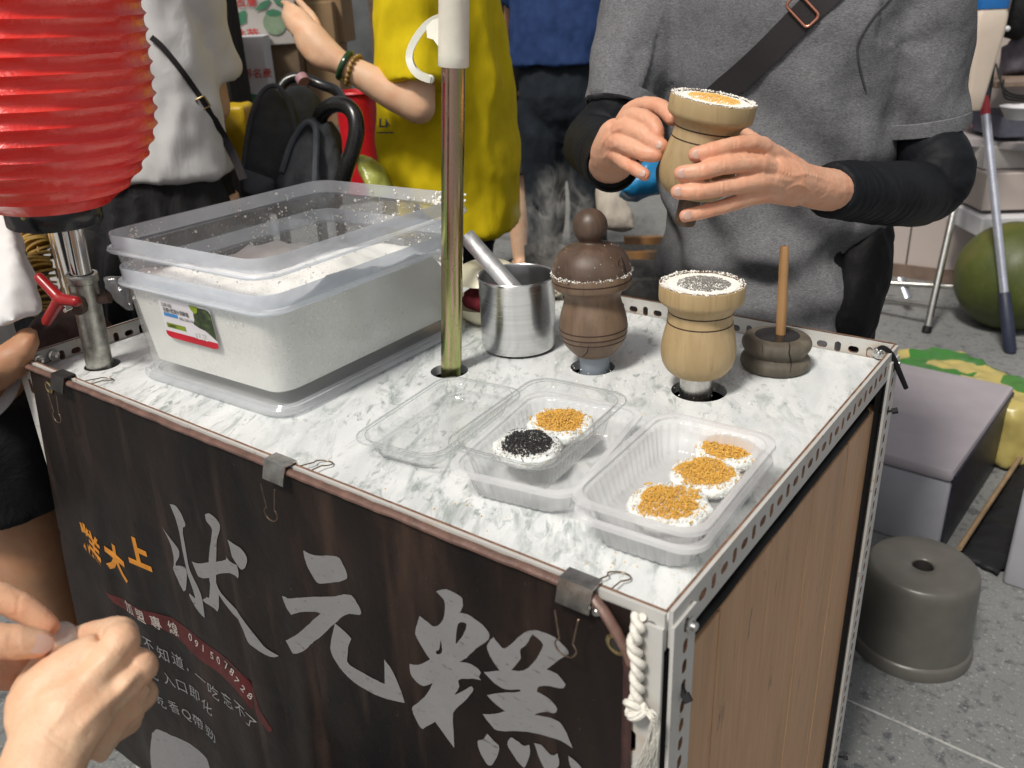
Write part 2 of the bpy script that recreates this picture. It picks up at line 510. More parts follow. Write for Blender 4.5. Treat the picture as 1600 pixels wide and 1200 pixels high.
def slotted(b, o, u, v, L, wid, th, cell, kinds, vc=.5, off=.5):
    """flat strip from o along u (length L), across v (width wid), with a slot in every cell"""
    o, u, v = V(o), V(u).normalized(), V(v).normalized(); nrm = u.cross(v)
    n = max(1, int(L / cell)); cell = L / n
    N = 16
    for k in range(n):
        kd = kinds[k % len(kinds)]
        x0, x1 = k * cell, (k + 1) * cell
        if kd is None:
            for s_ in (0, 1):
                off_ = nrm * (-th * s_)
                b.add([o + u * x0 + off_, o + u * x1 + off_, o + u * x1 + v * wid + off_, o + u * x0 + v * wid + off_], [(0, 1, 2, 3)])
        else:
            a_, c_ = kd
            cx, cy = (x0 + x1) / 2, wid * vc
            inner, outer = [], []
            for i in range(N):
                t = 2 * pi * (i + .5) / N
                ct, st = math.cos(t), math.sin(t)
                e = .55
                px = a_ * math.copysign(abs(ct) ** e, ct); py = c_ * math.copysign(abs(st) ** e, st)
                r = min(a_, c_)
                # stadium
                if a_ > c_:
                    px = math.copysign(a_ - c_, ct) + c_ * ct; py = c_ * st
                else:
                    px = a_ * ct; py = math.copysign(c_ - a_, st) + a_ * st
                inner.append((cx + px, cy + py))
                # the matching point on the cell outline
                dx, dy = ct * (x1 - x0), st * wid
                tx = ((x1 - x0) / 2) / max(abs(dx), 1e-9)
                ty = 1e9
                if dy > 0: ty = (wid - cy) / dy
                elif dy < 0: ty = cy / -dy
                q = min(tx, ty)
                outer.append((cx + dx * q, cy + dy * q))
            for cxn, cyn in ((x0, 0), (x1, 0), (x1, wid), (x0, wid)):
                j = min(range(N), key=lambda i: (outer[i][0] - cxn) ** 2 + (outer[i][1] - cyn) ** 2)
                outer[j] = (cxn, cyn)
            P = lambda q, s_: o + u * q[0] + v * q[1] - nrm * th * s_
            vs = [P(q, 0) for q in outer] + [P(q, 0) for q in inner] + [P(q, 1) for q in outer] + [P(q, 1) for q in inner]
            fs = []
            for i in range(N):
                j = (i + 1) % N
                fs += [(i, j, N + j, N + i), (2 * N + i, 3 * N + i, 3 * N + j, 2 * N + j)]
            b.add(vs, fs)
            b.add(vs, [(N + i, N + (i + 1) % N, 3 * N + (i + 1) % N, 3 * N + i) for i in range(N)], 1)
    for w_ in (0, wid):
        b.add([o + v * w_, o + u * L + v * w_, o + u * L + v * w_ - nrm * th, o + v * w_ - nrm * th], [(0, 1, 2, 3)])
    for l_ in (0, L):
        b.add([o + u * l_, o + u * l_ + v * wid, o + u * l_ + v * wid - nrm * th, o + u * l_ - nrm * th], [(0, 1, 2, 3)])
SL = [(.0066, .0043), (.0040, .0068)]
RH = .033
b = MB(); slotted(b, (0, 0, H - RH), (1, 0, 0), (0, 0, 1), W, RH, -.0034, .0192, SL); b.box((.003, .0025, ZM - .0155), (W - .003, .035, ZM - .0135)); b.build('slotted_rail', [mPaint, mRustEdge], cart, smooth=30)
b = MB(); slotted(b, (W, .0025, H - RH), (0, 1, 0), (0, 0, 1), D - .005, RH, -.0034, .0192, SL); b.build('slotted_rail', [mPaint, mRustEdge], cart, smooth=30)
b = MB(); slotted(b, (W, D, H - RH), (-1, 0, 0), (0, 0, 1), W, RH, -.0034, .0192, SL); b.build('slotted_rail', [mPaint, mRustEdge], cart, smooth=30)
b = MB(); slotted(b, (0, D - .0025, H - RH), (0, -1, 0), (0, 0, 1), D - .005, RH, -.0034, .0192, SL); b.build('slotted_rail', [mPaint, mRustEdge], cart, smooth=30)
# worn rusty rim of the rails
b = MB()
for p, q in (((-.0004, -.0004, H), (W, -.0004, H)), ((W + .0001, 0, H), (W + .0001, D, H)), ((0, D, H), (W, D, H)), ((0, 0, H), (0, D, H))):
    p, q = V(p), V(q); K = 60
    d = (q - p).normalized(); s = V((-d.y, d.x, 0)) * .0019
    if p.y == D: s = -s
    if p.x == 0 and q.x == 0: s = -s
    b.sheet(lambda u, v: p + (q - p) * u + s * v + V((0, 0, .0006 + .0004 * nz((u * 40, v, p.x), 1, 5))), K, 1, (0, 0, -.0012))
b.build('rail_edge', mRustEdge, cart, smooth=0)
LS = [(.0068, .0035), (.0068, .0035)]
def leg(x, y, sx, sy, lean=0.0):
    b = MB()
    zt = H - RH - .001 if False else H - .012
    o = V((x, y, 0)); top = V((x + lean, y, zt)); L = (top - o).length
    u = (top - o)
    # flange lying in the xz plane, then the one in the yz plane
    slotted(b, o + V((0, -.003 * sy, 0)), u, (sx, 0, 0), L, .042, .0030 * sx * sy, .0192 * 2.4, [(.0105, .0042)], .55)
    slotted(b, o + V((-.003 * sx, 0, 0)), u, (0, sy, 0), L, .036, -.0030 * sx * sy, .0192, [(.0062, .0038)], .55)
    lg = b.build('leg', [mPaint, mRustEdge], cart, smooth=30)
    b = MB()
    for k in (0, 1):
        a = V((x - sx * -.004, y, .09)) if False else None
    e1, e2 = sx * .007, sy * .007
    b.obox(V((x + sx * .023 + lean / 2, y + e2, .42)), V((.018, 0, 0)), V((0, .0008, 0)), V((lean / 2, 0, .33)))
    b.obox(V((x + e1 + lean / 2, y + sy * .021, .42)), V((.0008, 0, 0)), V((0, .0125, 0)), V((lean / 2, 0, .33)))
    b.build('leg_slot_shade', mInside, lg, smooth=0)  # added dark strips that stand in for shade behind the slots
    return lg
leg(W, 0, -1, 1); leg(W, D, -1, -1); leg(0, D, 1, -1); leg(0, 0, 1, 1)
# bolts
def bolt(p, n, r=.0062, parent=cart, long=.006):
    p, n = V(p), V(n).normalized(); q = n.to_track_quat('Z', 'Y').to_matrix()
    b = MB()
    b.lathe([(r * 1.35, 0), (r * 1.35, .0012), (r * 1.2, .0016)], 20, p, q, cap=True)
    b.lathe([(r * .98, .0014), (r, .0022), (r, long), (r * .8, long + .001)], 6, p, q, cap=True)
    b.lathe([(r * .55, long), (r * .55, long + .004), (r * .4, long + .005)], 12, p, q, cap=True)
    return b.build('bolt', mBolt, parent, smooth=30)
bolt(AX(1068, 972, W + .001), (1, 0, 0), .0066)
bolt((W + .001, D - .018, H - .017), (1, 0, 0))
bolt(AY(1374, 551, D - .0035), (0, -1, 0), .006, long=.003)
bolt((.0035, .040, H - .012), (1, 0, 0), .0055, long=.002)
bolt((.0035, .0205, H - .012), (1, 0, 0), .005, long=.004)
bolt(AY(42, 575, -.001), (0, -1, 0), .0062)
bolt((W - .052, -.001, H - .016), (0, -1, 0))
# boards on the right side, each its own
ys = [.036, .052, .117, .2355, .352, .47, D - .012]
for k in range(len(ys) - 1):
    b = MB()
    z1 = .7215 + .004 * nz((k, 0, 0), 1.7)
    b.box((W - .018 + .0012 * (k % 2), ys[k] + .0007, .085), (W - .008 + .0012 * ((k * 7) % 3) * .5, ys[k + 1] - .0007, z1))
    b.build('board', mPlank, cart, smooth=0, bevel=.0012)
b = MB(); b.box((W - .030, .0045, .69), (W - .0195, D - .006, .764)); b.build('dark_gap_strip', mBlack, cart, smooth=0)  # black strip set in to keep the shaded gap under the rail dark
b = MB()
b.tube([(W - .013, .05 + .5 * i / 24, .7265 + .0025 * nz((i * .4, 0, 0), 1, 2)) for i in range(25)], .0048, 10)
b.build('rubber_edge', mBlack, cart)
# inside: back, left and bottom panels
b = MB(); b.box((.02, D - .016, .08), (W - .032, D - .008, .755)); b.build('back_panel', mInside, cart, smooth=0)
b = MB(); b.box((.006, .02, .08), (.012, D - .02, .755)); b.build('side_panel', mInside, cart, smooth=0)
b = MB(); b.box((.02, .02, .075), (W - .035, D - .02, .083)); b.build('base_shelf', mInside, cart, smooth=0)
b = MB(); b.box((.03, .10, .60), (W - .04, D - .03, .61)); b.build('steam_tank', M('tank_steel', (.35, .34, .33), .4, 1.0), cart, smooth=0)
mPVC = M('grey_pvc', (.22, .25, .29), .4, var=.15)
mSteel = M('steam_steel', (.55, .54, .52), .28, 1.0, var=.15, vs=60)
h1, h2 = HOLES[1], HOLES[2]
b = MB(); b.lathe([(.0185, .61), (.0185, ZM + .024), (.015, ZM + .024), (.015, .62)], 32, (h1[0] + .003, h1[1], 0)); b.build('steam_pipe', mPVC, cart)
b = MB(); b.lathe([(.0185, .61), (.0185, ZM + .026), (.015, ZM + .026), (.015, .62)], 32, (h2[0] - .003, h2[1] - .002, 0)); b.build('steam_pipe', mSteel, cart)
# casters
for x, y in ((.05, .05), (W - .05, .05), (W - .05, D - .05), (.05, D - .05)):
    b = MB(); b.box((x - .014, y - .018, .055), (x + .014, y + .018, .075)); c = b.build('caster', mBolt, cart, smooth=0)
    b = MB(); Mx = Matrix.Rotation(pi / 2, 3, 'Y'); b.lathe([(.006, -.01), (.03, -.01), (.032, -.006), (.032, .006), (.03, .01), (.006, .01)], 24, (x, y, .033), Mx, cap=True); b.build('wheel', mBlack, c)

# ------------------------------------------------------------------ front banner, printed, clipped to the front rail
def bx(s, z):
    t = (.77 - z) / .44
    return (.030 - .070 * t) * (1 - s) + (.9045 - .001 * t) * s
def brip(x, z):
    k = max(0.0, min(1.0, (.79 - z) / .25))
    r = .0062 * nz((x * 7, 0, z * 2.2), 1, 1) + .0030 * nz((x * 17, 0, z * 5), 1, 2)
    r -= .0022 * math.exp(-abs(x - .40) / .006) + .0022 * math.exp(-abs(z - .47 + .15 * (x - .4)) / .006)
    for cx in (.12, .522, .864):
        dx = x - cx + .05 * (.79 - z)
        r += .0035 * math.exp(-(dx / .02) ** 2) * k
    return r * (.25 + .75 * k) + .006 * k
def bpt(x, z, off=0.0):
    return V((x, -.0062 - brip(x, z) - off, z))
def banner_mat():
    m, t, out = newmat('banner_print')
    vec = coords(t)
    c = ramp(t, ntex(t, coords(t, (3, 1, 1.2)), 3.5, 5, .6, .5), [(.35, (.006, .005, .005)), (.6, (.015, .010, .0085)), (.8, (.036, .020, .015))])
    c = mixc(t, ramp(t, ntex(t, coords(t, (6, 1, .7), (0, .4, 0)), 4, 4), [(.55, 0.0), (.75, .55)]), c, (.070, .042, .030))
    c = mixc(t, ramp(t, ntex(t, vec, 230, 3, .7), [(.70, 0.0), (.76, .5)]), c, (.20, .18, .16))
    h = ntex(t, vec, 1100, 2)
    princ(t, out, c, ramp(t, ntex(t, vec, 12, 4), [(.3, .36), (.7, .52)]), 0, bump(t, ntex(t, vec, 24, 5, .6), .35, .005), Specular_IOR_Level=.22)
    return m
mBanner = banner_mat()
mHem = M('banner_hem', (.145, .082, .064), .42, var=.35, vs=50, bs=.5, bsc=120, bd=.002)
banner = thing('cloth_banner', 'dark brown printed banner with large pale brush characters clipped along the cart front', 'banner', (W / 2, -.008, .1))
b = MB(); b.sheet(lambda u, v: bpt(bx(u, .10 + .694 * v), .10 + .694 * v), 150, 90, (0, .0009, 0)); b.build('banner_sheet', mBanner, banner)
b = MB()
hp = []
for i in range(90):
    x = .034 + (.872 - .034) * i / 89
    hp.append(V((x, -.0075 - .0012 * nz((x * 30, 1, 1), 1), .7955 + .0014 * nz((x * 24, 0, 0), 1, 4))))
hp += [V((.885, -.011, .789)), V((.897, -.0125, .776)), V((.905, -.012, .762)), V((.908, -.0105, .752))]
b.tube(hp, [.0044 + .0007 * nz((i * .9, 2, 0), 1, 1) for i in range(len(hp))], 10, flat=.8)
b.build('rolled_hem', mHem, banner)
mHemDark = M('banner_side_hem', (.05, .022, .02), .4, var=.4, vs=40, bs=.4)
b = MB(); b.tube([bpt(bx(1, z), z, .001) for z in np.linspace(.755, .11, 50)], [.006] + [.0042 + .0006 * nz((i * .7, 0, 0), 1) for i in range(49)], 8, flat=.5, up=(0, 1, 0)); b.build('side_hem', mHemDark, banner)
mBrass = M('old_brass', (.42, .33, .17), .35, 1.0, var=.3, vs=300)
def eyelet(x, z, r=.0085):
    p = bpt(x, z, .0012); q = Matrix.Rotation(pi / 2, 3, 'X')
    b = MB(); b.lathe([(r * .6, -.0008), (r * .62, .001), (r * .8, .0016), (r, .0008), (r, -.0008)], 28, p, q); b.build('eyelet', mBrass, banner)
    b = MB(); b.lathe([(.0005, .0001), (r * .6, .0001)], 20, p, q); b.build('eyelet_hole', mInside, banner)
pe = AY(75, 606, -.009); eyelet(pe.x, pe.z)
pe = AY(961, 1010, -.011); eyelet(pe.x, pe.z, .0095)

# lettering, drawn stroke by stroke in the banner's own plane
mLetter0 = M('print_base', (.20, .197, .20), .6, var=.10, vs=40, bs=.15, bsc=300, Specular_IOR_Level=.15)
mOrange = M('print_orange', (.52, .20, .02), .45, var=.12, vs=60, Specular_IOR_Level=.35)
mRedPr = M('print_red', (.065, .008, .008), .45, var=.45, vs=30, Specular_IOR_Level=.35)
def letter_mat():
    m, t, out = newmat('print_white'); vec = coords(t)
    c = mixc(t, ntex(t, vec, 30, 4), (.185, .182, .185), (.225, .222, .225))
    sc_ = ramp(t, ntex(t, coords(t, (2.2, 1, 7), (0, .35, 0)), 26, 5, .7), [(.60, 0.0), (.67, .65)])
    c = mixc(t, sc_, c, (.06, .05, .047))
    c = mixc(t, ramp(t, ntex(t, vec, 210, 3, .7), [(.66, 0.0), (.72, .6)]), c, (.07, .06, .055))
    princ(t, out, c, .55, 0, bump(t, ntex(t, vec, 24, 5, .6), .3, .004), Specular_IOR_Level=.18); return m
mLetter = letter_mat()
def pip(p, poly):
    c = False; n = len(poly); j = n - 1
    for i in range(n):
        a, b_ = poly[i], poly[j]
        if (a[1] > p[1]) != (b_[1] > p[1]) and p[0] < (b_[0] - a[0]) * (p[1] - a[1]) / (b_[1] - a[1]) + a[0]: c = not c
        j = i
    return c
def smooth_poly(P, k=3):
    out = []; n = len(P)
    for i in range(n):
        p0, p1, p2, p3 = (V(P[(i + d) % n]) for d in (-1, 0, 1, 2))
        sharp = lambda a, b_, c: (b_ - a).normalized().dot((c - b_).normalized()) < .35
        t1 = V((0, 0)) if sharp(p0, p1, p2) else (p2 - p0) * .5
        t2 = V((0, 0)) if sharp(p1, p2, p3) else (p3 - p1) * .5
        for j in range(k):
            t = j / k
            out.append(p1 * (2 * t ** 3 - 3 * t * t + 1) + t1 * (t ** 3 - 2 * t * t + t) + p2 * (-2 * t ** 3 + 3 * t * t) + t2 * (t ** 3 - t * t))
    return out
def stroke_mesh(b, poly, off, holes=(), rough=.0007, step=.009, place=bpt):
    """poly in (x, z) metres"""
    def dense(P):
        P = smooth_poly(P); out = []
        for i in range(len(P)):
            a, c = P[i], P[(i + 1) % len(P)]
            k = max(1, int((c - a).length / .006))
            for j in range(k):
                q = a + (c - a) * j / k
                out.append(V((q.x + rough * nz((q.x * 260, q.y * 260, 0), 1, 3), q.y + rough * nz((q.x * 260, q.y * 260, 9), 1, 4))))
        return out
    P = dense(poly); Hs = [dense(h) for h in holes]
    vs = list(P); ed = [(i, (i + 1) % len(P)) for i in range(len(P))]
    for h in Hs:
        s = len(vs); vs += h; ed += [(s + i, s + (i + 1) % len(h)) for i in range(len(h))]
    x0, x1 = min(p.x for p in P), max(p.x for p in P); y0, y1 = min(p.y for p in P), max(p.y for p in P)
    x = x0 + step / 2
    while x < x1:
        y = y0 + step / 2
        while y < y1:
            if pip((x, y), P): vs.append(V((x, y)))
            y += step
        x += step
    rv, re, rf, *_ = delaunay_2d_cdt(vs, ed, [], 0, 1e-7)
    F = []
    for f in rf:
        c = sum((rv[i] for i in f), V((0, 0))) / len(f)
        if pip(c, P) and not any(pip(c, h) for h in Hs): F.append(tuple(f))
    b.add([place(p.x, p.y, off) for p in rv], F)
def toban(poly, ox, oy, s):
    out = []
    for x, y in poly:
        p = AY(ox + x / s, oy + y / s, -.011); out.append((p.x, p.z))
    return out
A = (240, 770, 3.429); B_ = (620, 900, 4.0)
CH = {'zhuang': (A, [
    ([(70, 68), (100, 75), (130, 110), (157, 165), (157, 187), (145, 195), (147, 235), (158, 290), (180, 400), (205, 455), (240, 520), (262, 585), (273, 670), (250, 650), (210, 595), (187, 552), (190, 542), (217, 568), (216, 550), (190, 480), (172, 430), (140, 300), (125, 220), (100, 140)], []),
    ([(33, 188), (62, 230), (100, 280), (122, 310), (127, 345), (113, 375), (108, 395), (150, 400), (170, 430), (168, 520), (155, 528), (135, 490), (100, 415), (100, 395), (97, 345), (75, 270)], []),
    ([(265, 118), (295, 120), (335, 165), (342, 210), (330, 260), (328, 330), (330, 480), (345, 520), (350, 600), (345, 635), (315, 610), (280, 590), (262, 575), (285, 560), (297, 560), (300, 490), (295, 460), (290, 380), (292, 320), (303, 220), (297, 190), (272, 155)], []),
    ([(198, 370), (230, 380), (300, 375), (375, 365), (372, 340), (400, 370), (440, 390), (453, 435), (448, 462), (420, 440), (350, 435), (310, 455), (270, 460), (235, 450)], []),
    ([(387, 255), (425, 280), (460, 305), (490, 350), (490, 390), (475, 412), (455, 405), (415, 345), (403, 300)], []),
    ([(335, 490), (360, 540), (440, 630), (500, 700), (560, 770), (610, 830), (672, 872), (630, 875), (550, 825), (510, 790), (470, 710), (400, 620), (345, 540)], [])]),
    'yuan': (A, [
    ([(793, 312), (850, 343), (965, 350), (1000, 390), (1025, 445), (1015, 475), (960, 488), (880, 492), (855, 470), (820, 410), (800, 355)], []),
    ([(682, 555), (705, 560), (720, 568), (800, 562), (960, 562), (1000, 552), (1050, 557), (1080, 590), (1105, 635), (1100, 658), (1040, 655), (1000, 672), (965, 705), (900, 765), (855, 800), (840, 815), (800, 850), (760, 860), (740, 850), (705, 793), (760, 765), (820, 715), (890, 650), (860, 642), (790, 640), (735, 655), (712, 625), (695, 590)], []),
    ([(965, 705), (1010, 740), (1055, 785), (1040, 830), (1035, 905), (1060, 930), (1130, 965), (1200, 1000), (1245, 1018), (1240, 890), (1290, 960), (1335, 1060), (1355, 1118), (1320, 1110), (1220, 1085), (1130, 1045), (1060, 1000), (1000, 940), (950, 855), (950, 790)], [])]),
    'gao': (B_, [
    ([(228, 112), (290, 95), (380, 140), (397, 170), (395, 210), (378, 243), (430, 252), (500, 295), (555, 345), (572, 385), (555, 415), (490, 460), (430, 515), (388, 543), (440, 550), (500, 580), (522, 610), (510, 630), (525, 655), (470, 645), (385, 650), (388, 690), (360, 745), (410, 720), (465, 692), (478, 715), (440, 765), (370, 830), (355, 870), (360, 950), (370, 1065), (310, 990), (245, 905), (175, 945), (150, 920), (105, 820), (140, 785), (190, 735), (222, 672), (165, 688), (110, 645), (85, 600), (78, 550), (130, 560), (200, 528), (160, 470), (105, 370), (115, 310), (130, 262), (180, 300), (222, 328), (275, 285), (285, 200), (275, 160)],
     [[(370, 312), (422, 305), (420, 340), (390, 400), (358, 432)], [(262, 408), (272, 460), (268, 490), (240, 498), (235, 480), (255, 462)]]),
    ([(560, 440), (580, 405), (597, 390), (630, 430), (665, 458), (710, 430), (770, 375), (835, 345), (900, 355), (980, 390), (1050, 455), (1070, 490), (1010, 530), (935, 587), (1000, 615), (1055, 680), (1035, 703), (960, 690), (890, 690), (877, 722), (940, 755), (995, 810), (1002, 840), (985, 855), (920, 845), (865, 865), (950, 880), (1020, 910), (1065, 980), (1100, 1072), (1030, 1025), (900, 985), (780, 965), (640, 960), (590, 920), (540, 858), (610, 860), (680, 842), (620, 800), (565, 742), (640, 730), (765, 722), (765, 706), (680, 710), (610, 670), (540, 603), (640, 593), (600, 540), (565, 480)],
     [[(840, 370), (880, 400), (907, 440), (870, 520), (790, 592), (715, 590), (770, 520), (765, 470), (800, 440), (825, 400)]]),
    ([(515, 1022), (550, 1010), (575, 975), (620, 1025), (645, 1045), (648, 1090), (610, 1165), (580, 1160), (540, 1100)], []),
    ([(700, 1045), (718, 1003), (760, 1025), (800, 1055), (835, 1048), (838, 1110), (805, 1190), (770, 1160), (730, 1100)], []),
    ([(865, 1038), (910, 1050), (970, 1110), (1012, 1100), (1025, 1165), (1000, 1200), (960, 1240), (920, 1180), (890, 1110)], []),
    ([(1078, 1115), (1120, 1150), (1160, 1200), (1180, 1260), (1120, 1230), (1090, 1170)], [])])}
for nm, (fr, strokes) in CH.items():
    b = MB()
    for k, (poly, holes) in enumerate(strokes):
        stroke_mesh(b, toban(poly, *fr), .0005 + .00008 * k, [toban(h, *fr) for h in holes])
    b.build('printed_character', mLetter, banner, smooth=0)
b = MB()
stroke_mesh(b, toban([(30, 85), (150, 145), (300, 212), (480, 300), (650, 438), (800, 525), (935, 690), (1005, 835), (1080, 950), (1060, 965), (960, 850), (860, 720), (740, 620), (600, 520), (480, 400), (330, 300), (200, 235), (90, 160)], 160, 900, 4), .0004)
b.build('red_brush_stroke', mRedPr, banner, smooth=0)
b = MB()
stroke_mesh(b, toban([(320, 975), (420, 990), (540, 1050), (640, 1150), (655, 1200), (655, 1290), (325, 1290)], 160, 900, 4), .0004)
b.build('white_card_print', mLetter, banner, smooth=0)

def glyph_mesh(txt, size=1.0, bold=0.0, extrude=0.0):
    cu = bpy.data.curves.new('t', 'FONT'); cu.body = txt; cu.size = size; cu.align_x = 'CENTER'; cu.align_y = 'CENTER'
    cu.offset = bold; cu.resolution_u = 3; cu.extrude = extrude
    o = bpy.data.objects.new('t', cu); COL.objects.link(o)
    dg = bpy.context.evaluated_depsgraph_get(); dg.update()
    me = bpy.data.meshes.new_from_object(o.evaluated_get(dg), depsgraph=dg)
    vs = [v.co.copy() for v in me.vertices]; fs = [list(p.vertices) for p in me.polygons]
    bpy.data.objects.remove(o); bpy.data.curves.remove(cu); bpy.data.meshes.remove(me)
    if vs:
        xs = [p.x for p in vs]; ys_ = [p.y for p in vs]
        c = V(((min(xs) + max(xs)) / 2, (min(ys_) + max(ys_)) / 2, 0)); vs = [p - c for p in vs]
    return vs, fs
def put_text(b, txt, c, ex, ez, size, bold=0.0, off=None):
    """glyphs laid in the plane of ex, ez around c"""
    vs, fs = glyph_mesh(txt, 1.0, bold)
    b.add([V(c) + V(ex) * (p.x * size) + V(ez) * (p.y * size) for p in vs], fs)
def ban_text(name, mat_, chars, anchors, ox, oy, s, size, bold=.0, off=.0008, rotk=1.0):
    P = [AY(ox + x / s, oy + y / s, -.011) for x, y in anchors]
    for i, ch in enumerate(chars):
        a, c = P[max(i - 1, 0)], P[min(i + 1, len(P) - 1)]
        th = math.atan2((c - a).z, (c - a).x) * rotk
        sz = size * (.7 if ch in '0123456789' else 1)
        vs, fs = glyph_mesh(ch, 1.0, bold)
        b = MB()
        ct, st = math.cos(th), math.sin(th)
        b.add([bpt(P[i].x + (p.x * ct - p.y * st) * sz, P[i].z + (p.x * st + p.y * ct) * sz, off) for p in vs], fs)
        b.build(name, mat_, banner, smooth=0)
mCreamPr = M('print_cream', (.36, .32, .29), .45, Specular_IOR_Level=.35)
ban_text('phone_character', mCreamPr, '加盟專線0915078728', [(180, 190), (260, 235), (345, 285), (440, 330), (545, 385), (585, 425), (625, 455), (680, 500), (722, 530), (775, 560), (815, 595), (850, 645), (890, 695), (930, 745)], 160, 900, 4, .022, .008)
ban_text('slogan_character', mLetter, '不吃不知道,一吃忘不了', [(140, 290), (235, 390), (310, 415), (390, 480), (470, 530), (530, 590), (610, 640), (690, 725), (780, 780), (870, 830), (935, 900)], 160, 900, 4, .0245)
ban_text('slogan_character', mLetter, '熱吃入口即化', [(250, 500), (335, 590), (425, 640), (495, 690), (570, 740), (650, 820)], 160, 900, 4, .0245)
ban_text('slogan_character', mLetter, '冷吃香Q帶勁', [(290, 740), (375, 775), (455, 815), (525, 870), (590, 920), (670, 990)], 160, 900, 4, .0245)
b = MB()
for ch, a, s_, r in (('糕', (144, 850), .056, -.25), ('大', (184, 874), .050, -.12), ('上', (217, 862), .046, .02)):
    b = MB(); p = AY(a[0], a[1], -.011); vs, fs = glyph_mesh(ch, 1.0, .022 if ch == '糕' else .05)
    ct, st = math.cos(r), math.sin(r)
    b.add([bpt(p.x + (q.x * ct - q.y * st) * s_, p.z + (q.x * st + q.y * ct) * s_, .0006) for q in vs], fs)
    b.build('orange_character', mOrange, banner, smooth=0)

# ------------------------------------------------------------------ binder clips on the banner's top edge
mClipSteel = M('worn_clip_steel', (.50, .48, .45), .30, 1.0, var=.35, vs=70, bs=.2)
mClipBlack = M('clip_black', (.03, .028, .027), .35, .3, var=.4, vs=90)
mWire = M('clip_wire', (.30, .22, .16), .35, 1.0, var=.3, vs=200)
def binder_clip(x, label, mat_, w=.034, top_wire=True, front=True):
    c = thing('binder_clip', label, 'binder clip', (x, -.01, H), 'binder clips holding the banner')
    b = MB(); y0, y1 = -.0165, .0065
    prof = [(y0 - .001, H - .0155), (y0 - .0012, H - .0135), (y0 + .004, H + .0042), (y1 - .004, H + .0042), (y1 + .0, H - .017), (y1 - .001, H - .019)]
    th = .0009
    cx, cz = (y0 + y1) / 2, H - .008
    pin = [(cx + (a - cx) * .86, cz + (z_ - cz) * .86) for a, z_ in prof]
    rings = []
    for xx in (x - w / 2, x + w / 2):
        rings.append([V((xx, a, z_)) for a, z_ in prof] + [V((xx, a, z_)) for a, z_ in reversed(pin)])
    b.loft(rings); b.build('clip_body', mat_, c, smooth=30)
    if front:
        b = MB(); yb = y0 - .003 - .004
        L = .036
        z0 = H - .017
        pts = [(x - .011, yb, z0), (x - .007, yb - .001, z0 - L * .62), (x - .0075, yb - .001, z0 - L * .68), (x - .0105, yb - .0015, z0 - L * .82), (x - .006, yb - .002, z0 - L), (x + .004, yb - .002, z0 - L), (x + .0085, yb - .0015, z0 - L * .82), (x + .006, yb - .001, z0 - L * .68), (x + .0055, yb - .001, z0 - L * .62), (x + .0095, yb, z0)]
        b.tube(pts, .0007, 8, sub=3); b.build('wire_arm', mWire, c)
    if top_wire:
        b = MB(); z0 = ZM + .0015; yy = y1 + .001
        L = .040
        pts = [(x - .010, yy, H - .016), (x + .000, yy + L * .60, z0 + .004), (x - .0005, yy + L * .68, z0 + .003), (x - .002, yy + L * .82, z0 + .002), (x + .004, yy + L, z0), (x + .012, yy + L, z0), (x + .016, yy + L * .84, z0 + .002), (x + .013, yy + L * .68, z0 + .003), (x + .0125, yy + L * .60, z0 + .004), (x + .011, yy, H - .016)]
        b.tube(pts, .0007, 8, sub=3); b.build('wire_arm', mWire, c)
    return c
def clipx(u, v): return AY(u, v, -.006).x
binder_clip(clipx(97, 583), 'black binder clip at the banner corner beside the chrome lantern pole', mClipBlack, .030)
binder_clip(clipx(436, 716), 'worn grey binder clip in the middle of the banner edge', mClipSteel, .030)
binder_clip(clipx(906, 906), 'silver binder clip near the twisted white rope', mClipSteel, .029)

# ------------------------------------------------------------------ white twisted rope at the corner, and cable ties
mRope = M('white_rope', (.72, .69, .62), .75, var=.15, vs=200, bs=.4, bsc=500)
rope = thing('twisted_rope', 'white twisted nylon rope tied at the front right cart corner', 'rope', (.905, -.012, .74))
rp = [AY(*q, y_) for q, y_ in (((998, 962), -.007), ((996, 985), -.012), ((990, 1010), -.013), ((997, 1035), -.013), ((995, 1060), -.013), ((996, 1085), -.013), ((988, 1105), -.014))]
P_, R_ = crom([V(p) for p in rp], [1] * len(rp), 8)
for ph in (0, pi):
    b = MB(); pts = []
    for i, p in enumerate(P_):
        a = i * .52 + ph
        pts.append(p + V((math.cos(a) * .0028, math.sin(a) * .0028, 0)))
    b.tube(pts, .0031, 10); b.build('strand', mRope, rope)
b = MB()
for k in range(3):
    c0 = AY(990 + k * 3, 1103 + k * 5, -.015)
    b.tube([c0 + V((math.cos(t) * .0058, -math.sin(t) * .004 * (1 if k != 1 else -1), math.sin(t + k) * .005)) for t in np.linspace(0, 2 * pi, 14)[:-1]], .0028, 8, closed=True)
b.build('knot', mRope, rope)
mFray = M('frayed_fibre', (.72, .70, .63), .6, var=.2)
b = MB()
for k in range(60):
    x = random.uniform(-.002, .002)
    p0 = AY(1000, 1108, -.014); p1 = AY(1022 + random.uniform(-6, 6), 1122 + random.uniform(-8, 5), -.018 + random.uniform(-.004, .003)); p2 = AY(1022 + random.uniform(-12, 8), 1160 + random.uniform(-10, 10), -.012 + random.uniform(-.006, .002)); p3 = AY(1005 + random.uniform(-22, 14), 1205 + random.uniform(-15, 40), -.010 + random.uniform(-.006, .002))
    b.tube([p0, p1, p2, p3], [.0004, .00035, .0003, .0002], 4, sub=3)
b.build('frayed_end', mFray, rope)
